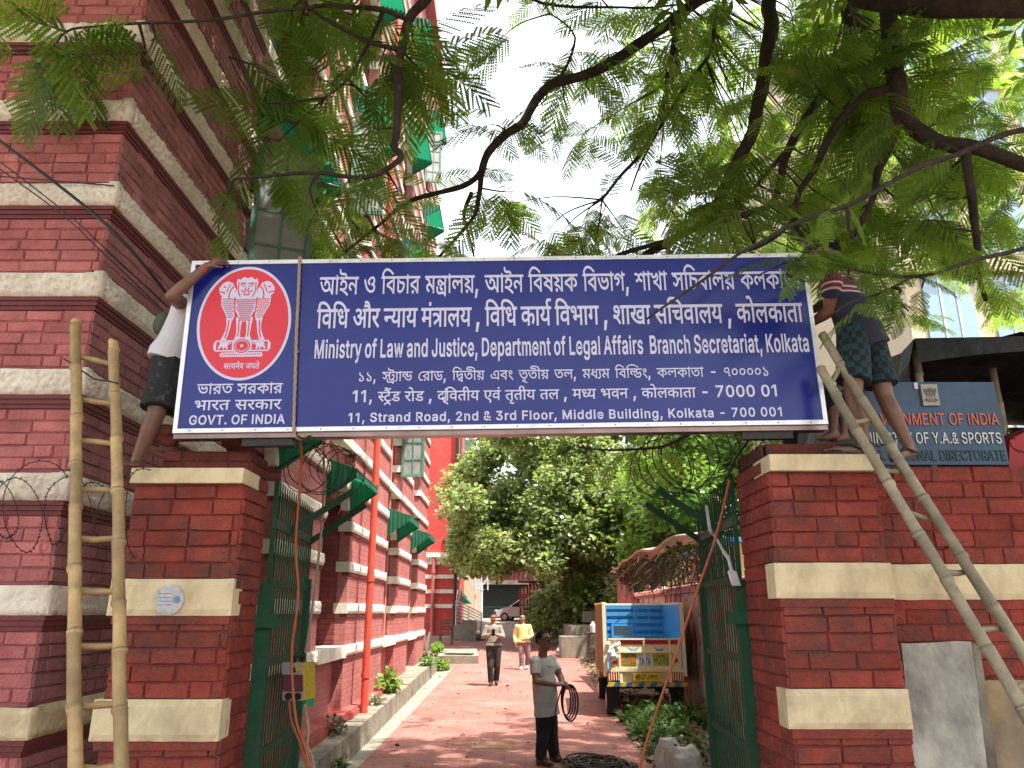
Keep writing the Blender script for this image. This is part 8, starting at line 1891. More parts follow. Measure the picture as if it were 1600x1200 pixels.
for k in range(170):
    t = rn.random() ** .8; b = p0.lerp(p1, t) + Vector((rn.uniform(-.15, .4), rn.uniform(-.4, .4), rn.uniform(-.45, .12)))
    pts = [b]; d = Vector((rn.uniform(-.7, .7), rn.uniform(-.9, .9), rn.uniform(-.5, .5)))
    for j in range(5):
        d = d + Vector((rn.uniform(-.4, .4), rn.uniform(-.4, .4), -.28)); pts.append(pts[-1] + d * .085)
    mb.tube(pts, .008, 4, cap=False)
mb.build('dry_creeper', mat('dry_vine', (.075, .052, .036), .9, .4, 6), cs)

# ---------------------------------------------------------------- far end of the yard
def tagbox(name, label, cat, m, fn, **k):
    mb = MB(); fn(mb); return tag(mb.build(name, m), label, cat, **k)
gh = thing('garage', 'long shed with dark roller shutter and maroon corrugated sheet above, closing the yard', 'garage', (-.5, 60, 1.5))
a, b = at(752, 880, 60), at(900, 966, 60)
mb = MB(); n = 60
zt_, zm, zb = at(800, 870, 60).z, at(800, 908, 60).z, gz(60)
for k in range(n):
    x0, x1 = a.x - 1.2 + (10.2) * k / n, a.x - 1.2 + 10.2 * (k + 1) / n
    mb.box(x0, x1, 60 + .05 * (k % 2), 60.3, zm, zt_ + 1.6)
mb.build('corrugated_sheet', mat('maroon_sheet', (.11, .022, .03), .6, .2), gh)
mb = MB()
for k in range(28): 
    z = zb + (zm - zb) * k / 28; mb.box(at(764, 0, 60).x, 8, 60.1 + .04 * (k % 2), 60.3, z, z + (zm - zb) / 28)
mb.build('shutter', mat('dark_green_shutter', (.018, .035, .03), .5, .15), gh)
mb = MB(); mb.box(-16, at(762, 0, 60).x, 59.6, 61, zb - .5, at(750, 872, 60).z); mb.build('wall', mat('cream_wash', (.50, .45, .32), .8, .1), gh)
mb = MB(); mb.box(at(762.5, 0, 60).x, 8, 59.7, 60.4, zm - .25, zm + .05); mb.build('beam', M_CONC, gh)
# spiral stair pole and ladder
ps = thing('steel_ladder', 'white curved steel ladder cage fixed on the cream wall beside the dark shutter', 'ladder', at(742, 960, 57.5))
mb = MB(); 
for px in (742.5, 752): mb.tube([at(px, 962 if px < 745 else 925, 57.5), at(px, 875, 57.5)], .06, 6)
mb.build('pole', M_LET, ps)
mb = MB(); wire(mb, [at(752, 873, 57.3), at(761, 885, 57.3), at(762.5, 900, 57.3), at(757, 911, 57.3), at(750, 917, 57.3), at(743, 922, 57.3)], .06); mb.tube([at(762, 893, 57.3), at(762, 922, 57.3)], .05, 6); mb.build('curved_rail', M_LET, ps)
mb = MB()
for y in (896, 902, 913, 921): mb.tube([at(742.5, y, 57.5), at(757, y, 57.5)], .04, 6)
mb.build('rung', M_LET, ps)
# striped booth
bt = thing('guard_booth', 'small red and white striped wooden booth with a window beside the silver car', 'booth', at(832, 968, 52))
x0, x1 = at(812, 940, 52).x, at(852, 940, 52).x; zb, zt_ = gz(52) + .1, at(830, 917, 52).z
mb = MB(); n = 15
for k in range(n):
    if k % 2 == 0: mb.box(x0 + (x1 - x0) * k / n, x0 + (x1 - x0) * (k + 1) / n, 52, 53.6, zb, zt_ + .3 - .05 * abs(k - 8))
mb.build('red_boards', mat('booth_red', (.34, .012, .03), .5), bt)
mb = MB()
for k in range(n):
    if k % 2 == 1: mb.box(x0 + (x1 - x0) * k / n, x0 + (x1 - x0) * (k + .62) / n, 52.01, 53.59, zb, zt_ + .28 - .05 * abs(k - 8))
    if k % 2 == 1: mb.box(x0 + (x1 - x0) * (k + .62) / n, x0 + (x1 - x0) * (k + 1) / n, 52.03, 53.5, zb, zt_ + .2 - .05 * abs(k - 8))
mb.build('white_boards', mat('booth_white', (.6, .48, .48), .5), bt)
mb = MB(); c = at(834, 940, 51.95); mb.box(c.x - .36, c.x + .36, 51.93, 51.99, c.z - .38, c.z + .38); wf_ = mb.build('window_frame', M_CREAM, bt)
mb = MB(); mb.box(c.x - .30, c.x + .30, 51.91, 51.925, c.z - .32, c.z + .32); mb.build('pane', mat('booth_glass', (.09, .12, .08), .1), wf_)
mb = MB(); mb.box(x0 - .1, x1 + .1, 51.8, 53.8, zt_ + .31, zt_ + .4); mb.build('roof', mat('booth_roof', (.18, .04, .05), .6), bt)
mb = MB(); mb.box(x0, x1, 52, 53.6, zb - .12, zb - .001); mb.build('base', M_IRON, bt)
mb = MB(); c = at(822, 931, 51.95); mb.box(c.x - .28, c.x + .28, 51.95, 51.99, c.z - .14, c.z + .14); mb.build('notice', mat('notice_red', (.40, .08, .10), .5, .3, 30), bt)
# silver car, front quarter towards the camera
cr = thing('parked_car', 'silver hatchback car parked before the dark shutter, partly behind the striped booth', 'car', (at(800, 960, 56).x, 56, gz(56)))
cx = at(775, 960, 56).x - .05; cz = gz(56) - .05
prof = [(0, .32), (.02, .55), (.12, .72), (.5, .86), (1.0, .97), (1.65, 1.42), (2.2, 1.52), (3.0, 1.48), (3.6, 1.1), (3.75, .9), (3.78, .35)]
M_SILV = mat('silver_car_paint', (.56, .57, .58), .3, .05, 3, spec=.5)
th = R(-14); cxa, cya = Vector((math.cos(th), math.sin(th), 0)), Vector((-math.sin(th), math.cos(th), 0))
def C(a, b, z): return Vector((cx, 55.4, cz)) + cxa * a + cya * b + Vector((0, 0, z))
mb = MB(); rings = []
for w_, ins in ((0.0, .0), (.06, -.05), (.5, -.09), (1.2, -.09), (1.62, -.05), (1.70, 0)):
    rings.append([(C(a * (1 if 0 < i < 10 else 1) + (.05 if w_ in (0.0, 1.70) and i < 3 else 0), w_, z - (.06 if w_ in (0.0, 1.70) and 4 < i < 9 else 0))) for i, (a, z) in enumerate(prof)])
base = len(mb.v)
for rg in rings: mb.v.extend([tuple(p) for p in rg])
m_ = len(prof)
for i in range(len(rings) - 1):
    for k in range(m_):
        k2 = (k + 1) % m_
        mb.f.append((base + i * m_ + k, base + (i + 1) * m_ + k, base + (i + 1) * m_ + k2, base + i * m_ + k2)); mb.t.append(.5)
mb.f.append(tuple(range(base, base + m_))); mb.t.append(.5); mb.f.append(tuple(range(base + 5 * m_, base + 6 * m_))[::-1]); mb.t.append(.5)
body = mb.build('body', M_SILV, cr, smooth=False)
mb = MB(); mb.prism([C(1.12, -.01, .98), C(1.68, -.01, 1.36), C(2.2, -.01, 1.42), C(2.2, -.01, .95)], cya * .012); mb.prism([C(2.27, -.01, .95), C(2.27, -.01, 1.42), C(3.0, -.01, 1.38), C(3.4, -.01, 1.0)], cya * .012); mb.build('side_window', mat('car_glass', (.02, .025, .03), .08, spec=.8), cr)
mb = MB(); mb.prism([C(1.04, .12, 1.02), C(1.60, .16, 1.40), C(1.60, 1.54, 1.40), C(1.04, 1.58, 1.02)], Vector((-.02, 0, .02))); mb.build('windscreen', mat('car_glass', (.02, .025, .03), .08), cr)
mb = MB(); mb.prism([C(-.06, .45, .60), C(-.06, 1.25, .60), C(-.03, 1.2, .72), C(-.03, .5, .72)], cxa * .03); mb.build('grille', M_DARK, cr)
mb = MB(); mb.prism([C(-.07, .25, .38), C(-.07, 1.45, .38), C(-.07, 1.4, .48), C(-.07, .3, .48)], cxa * .03); mb.build('air_intake', M_DARK, cr)
for q in (.14, 1.56):
    mb = MB(); mb.ell(C(.04, q, .70), cxa * .12, cya * .16, (0, 0, .07), 12, 8); mb.build('headlight', mat('lamp_glass', (.55, .56, .58), .1, spec=.8), cr)
mb = MB(); mb.obox(C(-.085, .85, .50), cxa * .008, cya * .25, Vector((0, 0, .05))); mb.build('number_plate', M_YEL, cr)
mb = MB(); mb.ell(C(1.15, -.12, 1.0), cxa * .06, cya * .1, (0, 0, .06), 10, 8); mb.build('mirror', M_SILV, cr)
for a in (.68, 3.05):
    for q in (-.02, 1.52):
        mb = MB(); mb.lathe(C(a, q, .30), [(.17, 0), (.29, .01), (.30, .05), (.30, .16), (.28, .2)], 20, cya); wv = mb.build('wheel', M_RUB, cr)
        mb = MB(); mb.lathe(C(a, q - .01, .30), [(.19, 0), (.17, .02)], 16, cya); mb.build('rim', M_STEEL, wv)
# bench, debris by the wing
bn = thing('wooden_bench', 'old brown slatted chair bench standing before the red wing', 'bench', at(695, 1014, 36))
D_ = 35.5; zb = gz(D_)
A, B_ = at(687, 1012, D_).x, at(705, 1012, D_).x
M_WOOD = mat('dark_brown_wood', (.14, .06, .045), .6, .2)
for x in (A, B_):
    for y in (0, .5): 
        mb = MB(); mb.box(x - .03, x + .03, D_ + y - .03, D_ + y + .03, zb, zb + (.5 if y == 0 else 1.05)); mb.build('leg', M_WOOD, bn)
mb = MB(); [mb.box(A - .06, B_ + .06, D_ - .05 + k * .13, D_ + .05 + k * .13, zb + .5, zb + .53) for k in range(5)]; mb.build('seat', M_WOOD, bn)
mb = MB(); [mb.box(A, B_, D_ + .46, D_ + .50, zb + .62 + k * .13, zb + .70 + k * .13) for k in range(4)]; mb.build('backrest', M_WOOD, bn)
for x in (A, B_):
    mb = MB(); mb.box(x - .035, x + .035, D_ - .06, D_ + .46, zb + .74, zb + .79); mb.build('armrest', M_WOOD, bn)
dk = thing('concrete_slab', 'broken grey concrete slab lying at the end of the raised kerb', 'slab', (-2.6, 26, gz(26)))
P = [at(683, 1040, 27), at(748, 1036, 27), at(745, 1027, 30), at(690, 1028, 30)]
mb = MB(); mb.prism([Vector((p.x, p.y, gz(p.y) - .1)) for p in P], (0, 0, .36)); mb.build('slab', M_CONC, dk)
mb = MB(); mb.prism([Vector((P[0].x + a, P[0].y + b, gz(27) + .261)) for a, b in ((.2, .4), (1.1, .2), (1.2, .5), (.3, .8))], (0, 0, .05)); mb.build('loose_sheet', M_DARK, dk)
mb = MB(); c0 = at(668, 1005, 26.0); c1 = at(655, 1043, 25.4); c1.z = gz(25.4)
mb.tube([at(660, 985, 26), c0.lerp(c1, .35) + Vector((.05, 0, 0)), c1], [.05, .08, .10], 8); mb.tube([at(671, 988, 26.3), c0, c0.lerp(c1, .4)], [.03, .05, .06], 8)
tag(mb.build('tree_stump', mat('grey_bark', (.12, .075, .06), .9, .3, 8, .6, 30)), 'slanting brown trunk stump leaning at the far corner of the left building', 'stump')
mb = MB(); c = at(729, 985, 38); mb.box(c.x - .25, c.x + .45, 38, 38.6, gz(38), gz(38) + .95); tag(mb.build('concrete_block', M_CONC), 'grey concrete block at the foot of the silver stair railing', 'block')
# concrete platform, planters, green wall, white bottle
pf = thing('platform', 'low concrete platform with two steps on the right side of the lane', 'platform', at(895, 1010, 30))
zp = at(895, 974, 30).z
mb = MB(); mb.prism([(at(879, 990, 33).x, 46, gz(38) - .3), (at(893, 990, 30.5).x, 30.5, gz(30) - .3), (5.2, 30.5, gz(30) - .3), (5.2, 46, gz(38) - .3)], (0, 0, zp - gz(34) + .3)); mb.build('slab', M_CONC, pf)
zs = at(890, 995, 29).z
mb = MB(); mb.box(at(877, 1000, 29).x, 4.6, 29, 30.49, gz(29) - .2, zs); mb.build('step', M_CONC, pf)
mb = MB(); mb.prism([(at(869, 990, 31).x, 31, gz(31)), (at(884, 990, 30.6).x, 30.6, gz(31)), (at(880, 985, 36).x, 36, gz(36)), (at(873, 985, 36).x, 36, gz(36))], (0, 0, .12)); mb.build('ramp', M_CONCL, pf)
tagbox('planter_wall', 'pale green tiled low wall in the far sunlight beyond the platform', 'wall', mat('pale_green_tile', (.27, .46, .36), .5, .12, 3, dirt=(.45, .52, .44), dscale=2, damt=.6), lambda mb: mb.box(at(862, 950, 47).x, at(897, 950, 47).x, 47, 47.4, gz(47) - .2, at(880, 945, 47).z))
tagbox('planter', 'square grey concrete planter standing on the platform beside the truck', 'planter', M_CONC, lambda mb: mb.box(at(911.5, 955, 33).x, at(940, 955, 33).x, 33, 34.5, zp + .0, at(920, 955, 33).z))
mb = MB(); c = at(927, 1000, 21.5); c.z = at(927, 988, 21.5).z
mb.lathe(c, [(.02, -.001), (.075, .0), (.08, .18), (.04, .24), (.035, .28)], 14); bo = mb.build('plastic_bottle', mat('white_plastic', (.62, .60, .58), .4), smooth=False)
tag(bo, 'white plastic jerry bottle set on a dark drum beside the truck', 'bottle')
mb = MB(); mb.lathe(c - Vector((0, 0, .55)), [(.17, 0), (.19, .04), (.18, .5), (.19, .548)], 18); tag(mb.build('drum', mat('dark_drum', (.05, .045, .042), .6, .4, 12, dirt=(.25, .22, .18), dscale=9, damt=.6)), 'dark battered drum with a white bottle on it beside the truck', 'drum')
# white sacks by the right gate leaf
M_SACK = mat('white_woven_sack', (.56, .54, .52), .75, .08, 5, .6, 9, dirt=(.30, .27, .23), dscale=4, damt=.5)
def sack(label, c, w_, h, seed, lean=(0, 0)):
    rn = random.Random(seed); mb = MB(); t = thing('sack', label, 'sack', c)
    n, m = 48, 30
    for i in range(m + 1):
        v = i / m
        for k in range(n):
            g = 2 * math.pi * k / n
            prof_ = (.80 + .25 * math.sin(v * 2.6)) * (1 if v < .8 else 1 - (v - .8) * 1.6)
            cx_, sx_ = math.cos(g), math.sin(g)
            r_ = w_ * prof_ * (1 + .30 * noise.noise(Vector((cx_ * 1.5, sx_ * 1.5, v * 2 + seed))) - .16 * abs(noise.noise(Vector((cx_ * 3.2 + v, sx_ * 3.2, v * 5 + seed)))) - .10 * abs(noise.noise(Vector((cx_ * 7, sx_ * 7, v * 8 + seed)))))
            mb.v.append((c.x + math.cos(g) * r_ + lean[0] * v, c.y + math.sin(g) * r_ * .7 + lean[1] * v, c.z + h * v + .05 * noise.noise(Vector((g, v * 4, seed)))))
    for i in range(m):
        for k in range(n):
            k2 = (k + 1) % n; mb.f.append((i * n + k, i * n + k2, (i + 1) * n + k2, (i + 1) * n + k)); mb.t.append(.5)
    mb.f.append(tuple(m * n + k for k in range(n))); mb.t.append(.5)
    mb.build('bag', M_SACK, t, smooth=True)
    return t
s1 = at(1042, 1150, 10.4); s1.z = gz(10.4)
k1 = sack('upright white sack with a dark band and faint yellow print', s1, .17, .50, 3)
mb = MB(); mb.box(s1.x - .075, s1.x + .02, s1.y - .178, s1.y - .165, .22, .42); mb.build('print', mat('faint_yellow', (.52, .46, .26), .8, .2, 20), k1)
mb = MB(); mb.box(s1.x + .055, s1.x + .085, s1.y - .172, s1.y - .155, .20, .46); mb.build('band', mat('navy_band', (.06, .07, .12), .8), k1)
s2 = at(1072, 1150, 10.2); s2.z = gz(10.2); sack('crumpled white sack slumped between the upright sack and the gate', s2, .22, .44, 5, (-.05, 0))
s3 = at(1098, 1190, 9.9); s3.z = gz(9.9); sack('small crumpled white plastic bag lowest in the pile of sacks', s3, .19, .26, 9, (.08, -.1))
# ---------------------------------------------------------------- building on the right behind the trees
rb = thing('office_block', 'tall cream office block with pale blue glass behind the tree on the right', 'building', (15, 22, 0))
M_RB = mat('cream_facade', (.52, .43, .29), .7, .08, 2)
M_RBO = mat('orange_facade', (.50, .20, .07), .7, .08, 2)
M_RGL = mat('blue_glass', (.22, .33, .42), .12, .1, 1, spec=.8, coat=.4)
mb = MB(); mb.box(12.2, 34, 22, 40, -.3, 26); mb.build('wall', M_RB, rb)
x = 12.7; k = 0
while x < 30:
    for z in range(7):
        mb = MB(); mb.box(x, x + 1.5, 21.93, 21.995, 2.6 + z * 3.4, 5.2 + z * 3.4); f_ = mb.build('window', M_RGL, rb)
        mb = MB(); mb.box(x + .48, x + .53, 21.90, 21.928, 2.6 + z * 3.4, 5.2 + z * 3.4); mb.box(x + .98, x + 1.03, 21.90, 21.928, 2.6 + z * 3.4, 5.2 + z * 3.4); mb.build('mullion', M_LET, f_)
    x += 2.1
for z in range(8):
    mb = MB(); mb.box(12.0, 34, 21.75, 21.99, 1.9 + z * 3.4, 2.35 + z * 3.4); mb.build('floor_band', M_RBO if z in (6, 7) else M_RB, rb)
# ---------------------------------------------------------------- leaves
def leaflet_quads(o, d, nrm, L, W):
    s = np.cross(d, nrm)
    return [o, o + d * L * .5 + s * W, o + d * L, o + d * L * .5 - s * W]
def leaf_template(pairs, lets, rng, fine=True):
    """twice-divided feathery leaf, one unit long along x"""
    V = []; 
    def P(t): return np.array([t, 0.03 * math.sin(t * 5), -.32 * t * t])
    for k in range(8):
        a, b = P(k / 8), P((k + 1) / 8); w_ = np.array([0, .006, 0]); V.append([a - w_, a + w_, b + w_, b - w_])
    for k in range(pairs):
        t = .14 + .86 * k / (pairs - 1)
        base = P(t); L = .36 * (math.sin(.55 + 2.1 * t) ** .8) * (.9 + .2 * rng.random())
        for s in (-1, 1):
            ang = math.radians(62 - 22 * t + rng.uniform(-6, 6))
            d = np.array([math.cos(ang), s * math.sin(ang), -.30 - .25 * rng.random()]); d /= np.linalg.norm(d)
            n = np.array([0, -s * .25, 1.0]); n -= d * n.dot(d); n /= np.linalg.norm(n)
            if not fine:
                V.append(leaflet_quads(base, d, n, L, L * .15)); continue
            q = np.cross(n, d)
            for j in range(lets):
                u = (j + .7) / lets
                o = base + d * L * u + np.array([0, 0, -.10 * L * u * u])
                ll = .070 * (1 - .35 * abs(u - .45)) * (1.0)
                for s2 in (-1, 1):
                    dd = q * s2 * .93 + d * .40 + n * (-.18); dd /= np.linalg.norm(dd)
                    V.append(leaflet_quads(o, dd, n, ll, L / lets * .62))
    return np.array(V)  # (m,4,3)
rng = random.Random(77)
T_FINE = [leaf_template(8, 11, rng) for _ in range(5)]
T_MID = [leaf_template(8, 8, rng) for _ in range(5)]
T_LOW = [leaf_template(8, 1, rng, False) for _ in range(3)]
def place_leaves(L, T, parts, tones, rng):
    """L: list of (pos, dir, size, roll)"""
    for pos, d, sz, roll in L:
        t = T[rng.randrange(len(T))]
        x = np.array(d, float); x /= np.linalg.norm(x)
        up = np.array([rng.gauss(0, .28), rng.gauss(0, .28), 1.0])
        z = up - x * up.dot(x); z /= (np.linalg.norm(z) + 1e-9); y = np.cross(z, x)
        if roll:
            c, s = math.cos(roll), math.sin(roll); y, z = y * c + z * s, z * c - y * s
        M = np.stack([x, y, z])
        parts.append((t.reshape(-1, 3) * sz) @ M + np.array(pos))
        tn = min(1, max(0, rng.gauss(.5, .25)))
        tones.append(np.clip(np.full(len(t), tn) + np.random.RandomState(rng.randrange(1 << 30)).normal(0, .08, len(t)), 0, 1))
np.random.seed(3)
T1 = thing('feathery_tree', 'big feathery leaved tree whose dark limbs overhang the gate and the blue board', 'tree', (5.6, 3.2, -.2))
M_BARK = mat('dark_bark', (0.036, 0.027, 0.023), .9, .3, 14, .8, 40, dirt=(.085, .066, .054), dscale=8, damt=.6)
M_LF = leaf_mat('feathery_leaf', (0.075, 0.135, 0.028), (0.30, 0.46, 0.045), .55, .45)
limbs = []
TRUNK_TOP = Vector((5.4, 3.6, 6.6))
HUB = Vector((3.6, 5.2, 9.2)); HUB2 = Vector((.6, 5.6, 9.6))
def q3(px, py, D): return at(px, py, D)
Bs = [
 ([HUB2, q3(1120, -40, 7.4), q3(1090, 0, 7.2), q3(1000, 68, 7.2), q3(935, 108, 7.2), q3(870, 128, 7.2), q3(842, 152, 7.2), q3(818, 192, 7.2), q3(790, 210, 7.2), q3(762, 238, 7.2), q3(750, 268, 7.3)], .075, .045),
 ([q3(750, 268, 7.3), q3(722, 290, 7.4), q3(650, 312, 7.5), q3(600, 345, 7.6), q3(530, 402, 7.8)], .040, .014),
 ([q3(750, 268, 7.3), q3(745, 312, 7.4), q3(735, 345, 7.5), q3(685, 402, 7.7)], .036, .016),
 ([q3(735, 300, 7.4), q3(725, 340, 7.6), q3(740, 400, 7.7)], .028, .012),
 ([HUB, q3(1215, -30, 7.0), q3(1205, 50, 7.0), q3(1186, 140, 7.1), q3(1176, 200, 7.1), q3(1164, 232, 7.1), q3(1140, 272, 7.2), q3(1122, 320, 7.3), q3(1080, 360, 7.4), q3(1010, 398, 7.5), q3(985, 430, 7.6)], .10, .04),
 ([HUB, q3(1320, -30, 6.8), q3(1330, 50, 6.8), q3(1300, 120, 6.9), q3(1262, 180, 6.9), q3(1236, 232, 7.0), q3(1220, 290, 7.0), q3(1190, 326, 7.1), q3(1100, 352, 7.2), q3(1040, 378, 7.3), q3(960, 400, 7.4)], .075, .025),
 ([HUB, q3(1390, -40, 6.2), q3(1393, 60, 6.1), q3(1402, 140, 6.0), q3(1408, 175, 6.0), q3(1440, 207, 6.0), q3(1480, 226, 5.9), q3(1535, 230, 5.8), q3(1605, 262, 5.7), q3(1700, 290, 5.5)], .105, .06),
 ([q3(1400, 138, 6.0), q3(1350, 150, 6.1), q3(1320, 180, 6.2), q3(1290, 222, 6.3), q3(1272, 262, 6.4), q3(1250, 302, 6.5), q3(1245, 345, 6.6), q3(1262, 372, 6.6)], .055, .02),
 ([q3(1405, 180, 6.0), q3(1396, 215, 6.1), q3(1376, 262, 6.2), q3(1364, 302, 6.2), q3(1330, 372, 6.3)], .05, .025),
 ([q3(1508, 230, 5.8), q3(1512, 272, 5.8), q3(1520, 332, 5.9), q3(1531, 382, 5.9), q3(1532, 430, 6.0), q3(1540, 470, 6.1)], .05, .02),
 ([q3(1720, 180, 4.6), q3(1600, 202, 4.5), q3(1500, 240, 4.4), q3(1400, 281, 4.3), q3(1300, 324, 4.25), q3(1205, 370, 4.2), q3(1150, 396, 4.15), q3(1080, 452, 4.12), q3(1012, 500, 4.1)], .024, .007),
 ([HUB2, q3(700, -60, 5.2), q3(668, 0, 5.0), q3(640, 32, 5.0), q3(626, 92, 5.0), q3(620, 150, 5.0), q3(619, 205, 5.0), q3(616, 230, 5.0), q3(627, 246, 5.0), q3(602, 266, 5.0), q3(560, 280, 5.0), q3(480, 274, 4.95), q3(364, 283, 4.9)], .052, .012),
 ([q3(640, 32, 5.0), q3(590, 10, 4.9), q3(500, 10, 4.8), q3(478, 16, 4.7), q3(400, 20, 4.6), q3(300, 34, 4.4), q3(200, 40, 4.3), q3(112, 46, 4.2), q3(84, 72, 4.15)], .022, .006),
 ([q3(622, 78, 5.0), q3(560, 56, 4.95), q3(500, 27, 4.9), q3(470, 4, 4.85)], .022, .012),
 ([q3(600, 20, 5.3), q3(545, 120, 5.4), q3(512, 155, 5.4), q3(440, 220, 5.4)], .02, .006),
 ([q3(512, 155, 5.4), q3(440, 162, 5.3), q3(400, 150, 5.2), q3(360, 90, 5.1)], .012, .005),
 ([q3(1120, -40, 7.4), q3(1065, 20, 7.8), q3(1046, 100, 7.9), q3(1030, 180, 7.9), q3(1000, 242, 8.0), q3(962, 282, 8.0), q3(940, 312, 8.0)], .045, .016),
 ([q3(1120, 10, 7.6), q3(1110, 80, 7.7), q3(1060, 150, 7.8), q3(1010, 240, 7.9), q3(985, 300, 8.0)], .03, .01),
 ([q3(1720, -10, 5.0), q3(1600, 8, 5.0), q3(1500, 9, 5.1), q3(1400, 2, 5.4), q3(1330, -40, 5.8), HUB], .11, .10),
 ([q3(1620, 380, 4.3), q3(1560, 395, 4.2), q3(1480, 418, 4.05), q3(1420, 432, 4.0), q3(1360, 425, 3.95), q3(1290, 405, 3.95), q3(1235, 410, 3.95), q3(1180, 432, 3.95)], .016, .005),
 ([q3(1420, 432, 4.0), q3(1380, 455, 3.9), q3(1330, 475, 3.85), q3(1310, 490, 3.85)], .010, .004),
 ([q3(1040, 378, 7.3), q3(1080, 500, 7.4), q3(1110, 640, 7.5), q3(1050, 692, 7.6), q3(1008, 704, 7.6), q3(960, 706, 7.6), q3(905, 698, 7.6)], .03, .008),
 ([q3(1240, 345, 6.6), q3(1180, 390, 6.8), q3(1120, 405, 7)], .02, .01),
 ([q3(1230, 240, 7.0), q3(1150, 320, 7.6), q3(1090, 380, 8)], .03, .01),
 ([q3(700, -60, 5.2), q3(850, 5, 6.2), q3(950, 12, 6.6), q3(1060, 8, 6.9)], .02, .012),
 ([q3(870, 128, 7.2), q3(900, 60, 7.4), q3(860, 20, 7.5)], .02, .01),
]
pts_br = []
def smooth_path(P, sub=5):
    out = []
    for i in range(len(P) - 1):
        a = P[max(i - 1, 0)]; b = P[i]; c = P[i + 1]; d = P[min(i + 2, len(P) - 1)]
        for k in range(sub):
            t = k / sub
            out.append(.5 * ((2 * b) + (c - a) * t + (2 * a - 5 * b + 4 * c - d) * t * t + (3 * b - a - 3 * c + d) * t ** 3))
    out.append(P[-1]); return out
tb_ = MB()
trunk = smooth_path([Vector((5.7, 3.0, -.4)), Vector((5.6, 3.1, 1.5)), Vector((5.45, 3.3, 4)), TRUNK_TOP], 6)
tb_.tube(trunk, [.36 - .14 * i / len(trunk) for i in range(len(trunk))], 14)
tr2 = smooth_path([TRUNK_TOP, Vector((4.8, 4.4, 8.3)), HUB, Vector((2.2, 5.4, 9.6)), HUB2], 5)
tb_.tube(tr2, [.22 - .10 * i / len(tr2) for i in range(len(tr2))], 12)
tb_.tube(smooth_path([TRUNK_TOP + Vector((.05, 0, -1.2)), q3(1720, -10, 5.0)], 3), .12, 10)
tb_.tube(smooth_path([TRUNK_TOP + Vector((.05, 0, -1.8)), q3(1700, 290, 5.5)], 3), .09, 10)
tb_.tube(smooth_path([TRUNK_TOP + Vector((.0, 0, -2.4)), Vector((4.6, 4.2, 3.8)), q3(1720, 180, 4.6)], 3), .04, 8)
tb_.tube(smooth_path([Vector((4.6, 4.2, 3.8)), q3(1620, 380, 4.3)], 3), .03, 8)
tb_.build('trunk', M_BARK, T1, smooth=True)
for P, ra, rb_ in Bs:
    pp = smooth_path(P); n = len(pp); mb = MB()
    pp = [p + Vector((noise.noise(p * 2.1), noise.noise(p * 2.1 + Vector((9, 0, 0))), noise.noise(p * 2.1 + Vector((0, 7, 0))))) * .035 for p in pp]
    mb.tube(pp, [(ra + (rb_ - ra) * (i / (n - 1))) * .92 * (1 + .13 * noise.noise(Vector((i * .55, ra * 90, 0)))) for i in range(n)], 9)
    mb.build('limb', M_BARK, T1, smooth=True)
    pts_br += pp
# foliage density over the picture, worked into clusters hung on the limbs
DEN = [
 [.22, .05, .10, .18, .38, .42, .38, .40, .52, .55, .70, .80, .9, .95, .95, .95],
 [.12, 0, 0, .05, .42, .30, .14, .30, .16, .42, .80, .85, .95, .95, .95, .85],
 [0, 0, 0, 0, .15, .10, .14, .34, .30, .42, .74, .84, .90, .91, .92, .88],
 [0, 0, 0, 0, .12, .30, .34, .48, .60, .66, .82, .86, .88, .86, .80, .74],
 [0, 0, 0, 0, 0, 0, 0, 0, 0, 0, 0, 0, 0, .45, .55, .55]]
rng = random.Random(5)
near, far_, parts, tones, tw = [], [], [], [], MB()
fine, mid = [], []
BR = np.array([tuple(p) for p in pts_br])
def nearest(p):
    d = ((BR - np.array(p)) ** 2).sum(1); return Vector(BR[int(d.argmin())])
def spray(c, n, sz, lst, spread=.16, droop=.35, root=True, rt=None):
    """a twig from the limb to c carrying n leaves"""
    b = rt or nearest(c)
    ax = (c - b); ln = ax.length
    if root and ln > .05:
        m = b.lerp(c, .5) + Vector((rng.uniform(-.08, .08), rng.uniform(-.08, .08), .04 * ln))
        tw.tube(smooth_path([b, m, c], 4), [.012, .011, .010, .009, .008, .007, .006, .005, .004], 5, cap=False)
    d0 = ax.normalized() if ln > .05 else Vector((rng.gauss(0, 1), rng.gauss(0, 1), 0)).normalized()
    for k in range(n):
        g = rng.uniform(0, 6.28); t = k / max(1, n - 1)
        d = Vector((math.cos(g), math.sin(g), 0)) * .9 + d0 * .55 + Vector((0, 0, rng.uniform(-.45, .15)))
        o = c - d0 * (1 - t) * min(ln, .35) * .8 + Vector((rng.gauss(0, spread * .3), rng.gauss(0, spread * .3), rng.gauss(0, spread * .3)))
        lst.append((tuple(o), tuple(d), sz * rng.uniform(.7, 1.2), rng.gauss(0, .35)))
for j, row in enumerate(DEN):
    for i, den in enumerate(row):
        n = den / (1.03 - den * .86) * (2.1 if i > 6 else 1.8)
        n = int(n) + (rng.random() < n - int(n))
        for k in range(n):
            px, py = i * 100 + rng.uniform(0, 100), j * 100 + rng.uniform(-5, 100)
            if j == 4: D = rng.uniform(8.5, 12)
            elif i < 4: D = rng.uniform(4.1, 4.6) - .1 * (i < 2)
            elif i < 7: D = rng.uniform(4.9, 6.6) if j < 2 else rng.uniform(7.4, 8.8)
            elif i < 10: D = rng.uniform(7.3, 10)
            else: D = rng.uniform(7.3, 12.5) if rng.random() < .85 else rng.uniform(5.6, 6.6)
            c = at(px, py, D)
            nn = rng.randint(4, 6) if i >= 4 else 2
            spray(c, nn, (.58 if i < 10 else .54) if i >= 4 else .52, fine if D < 6 else mid)
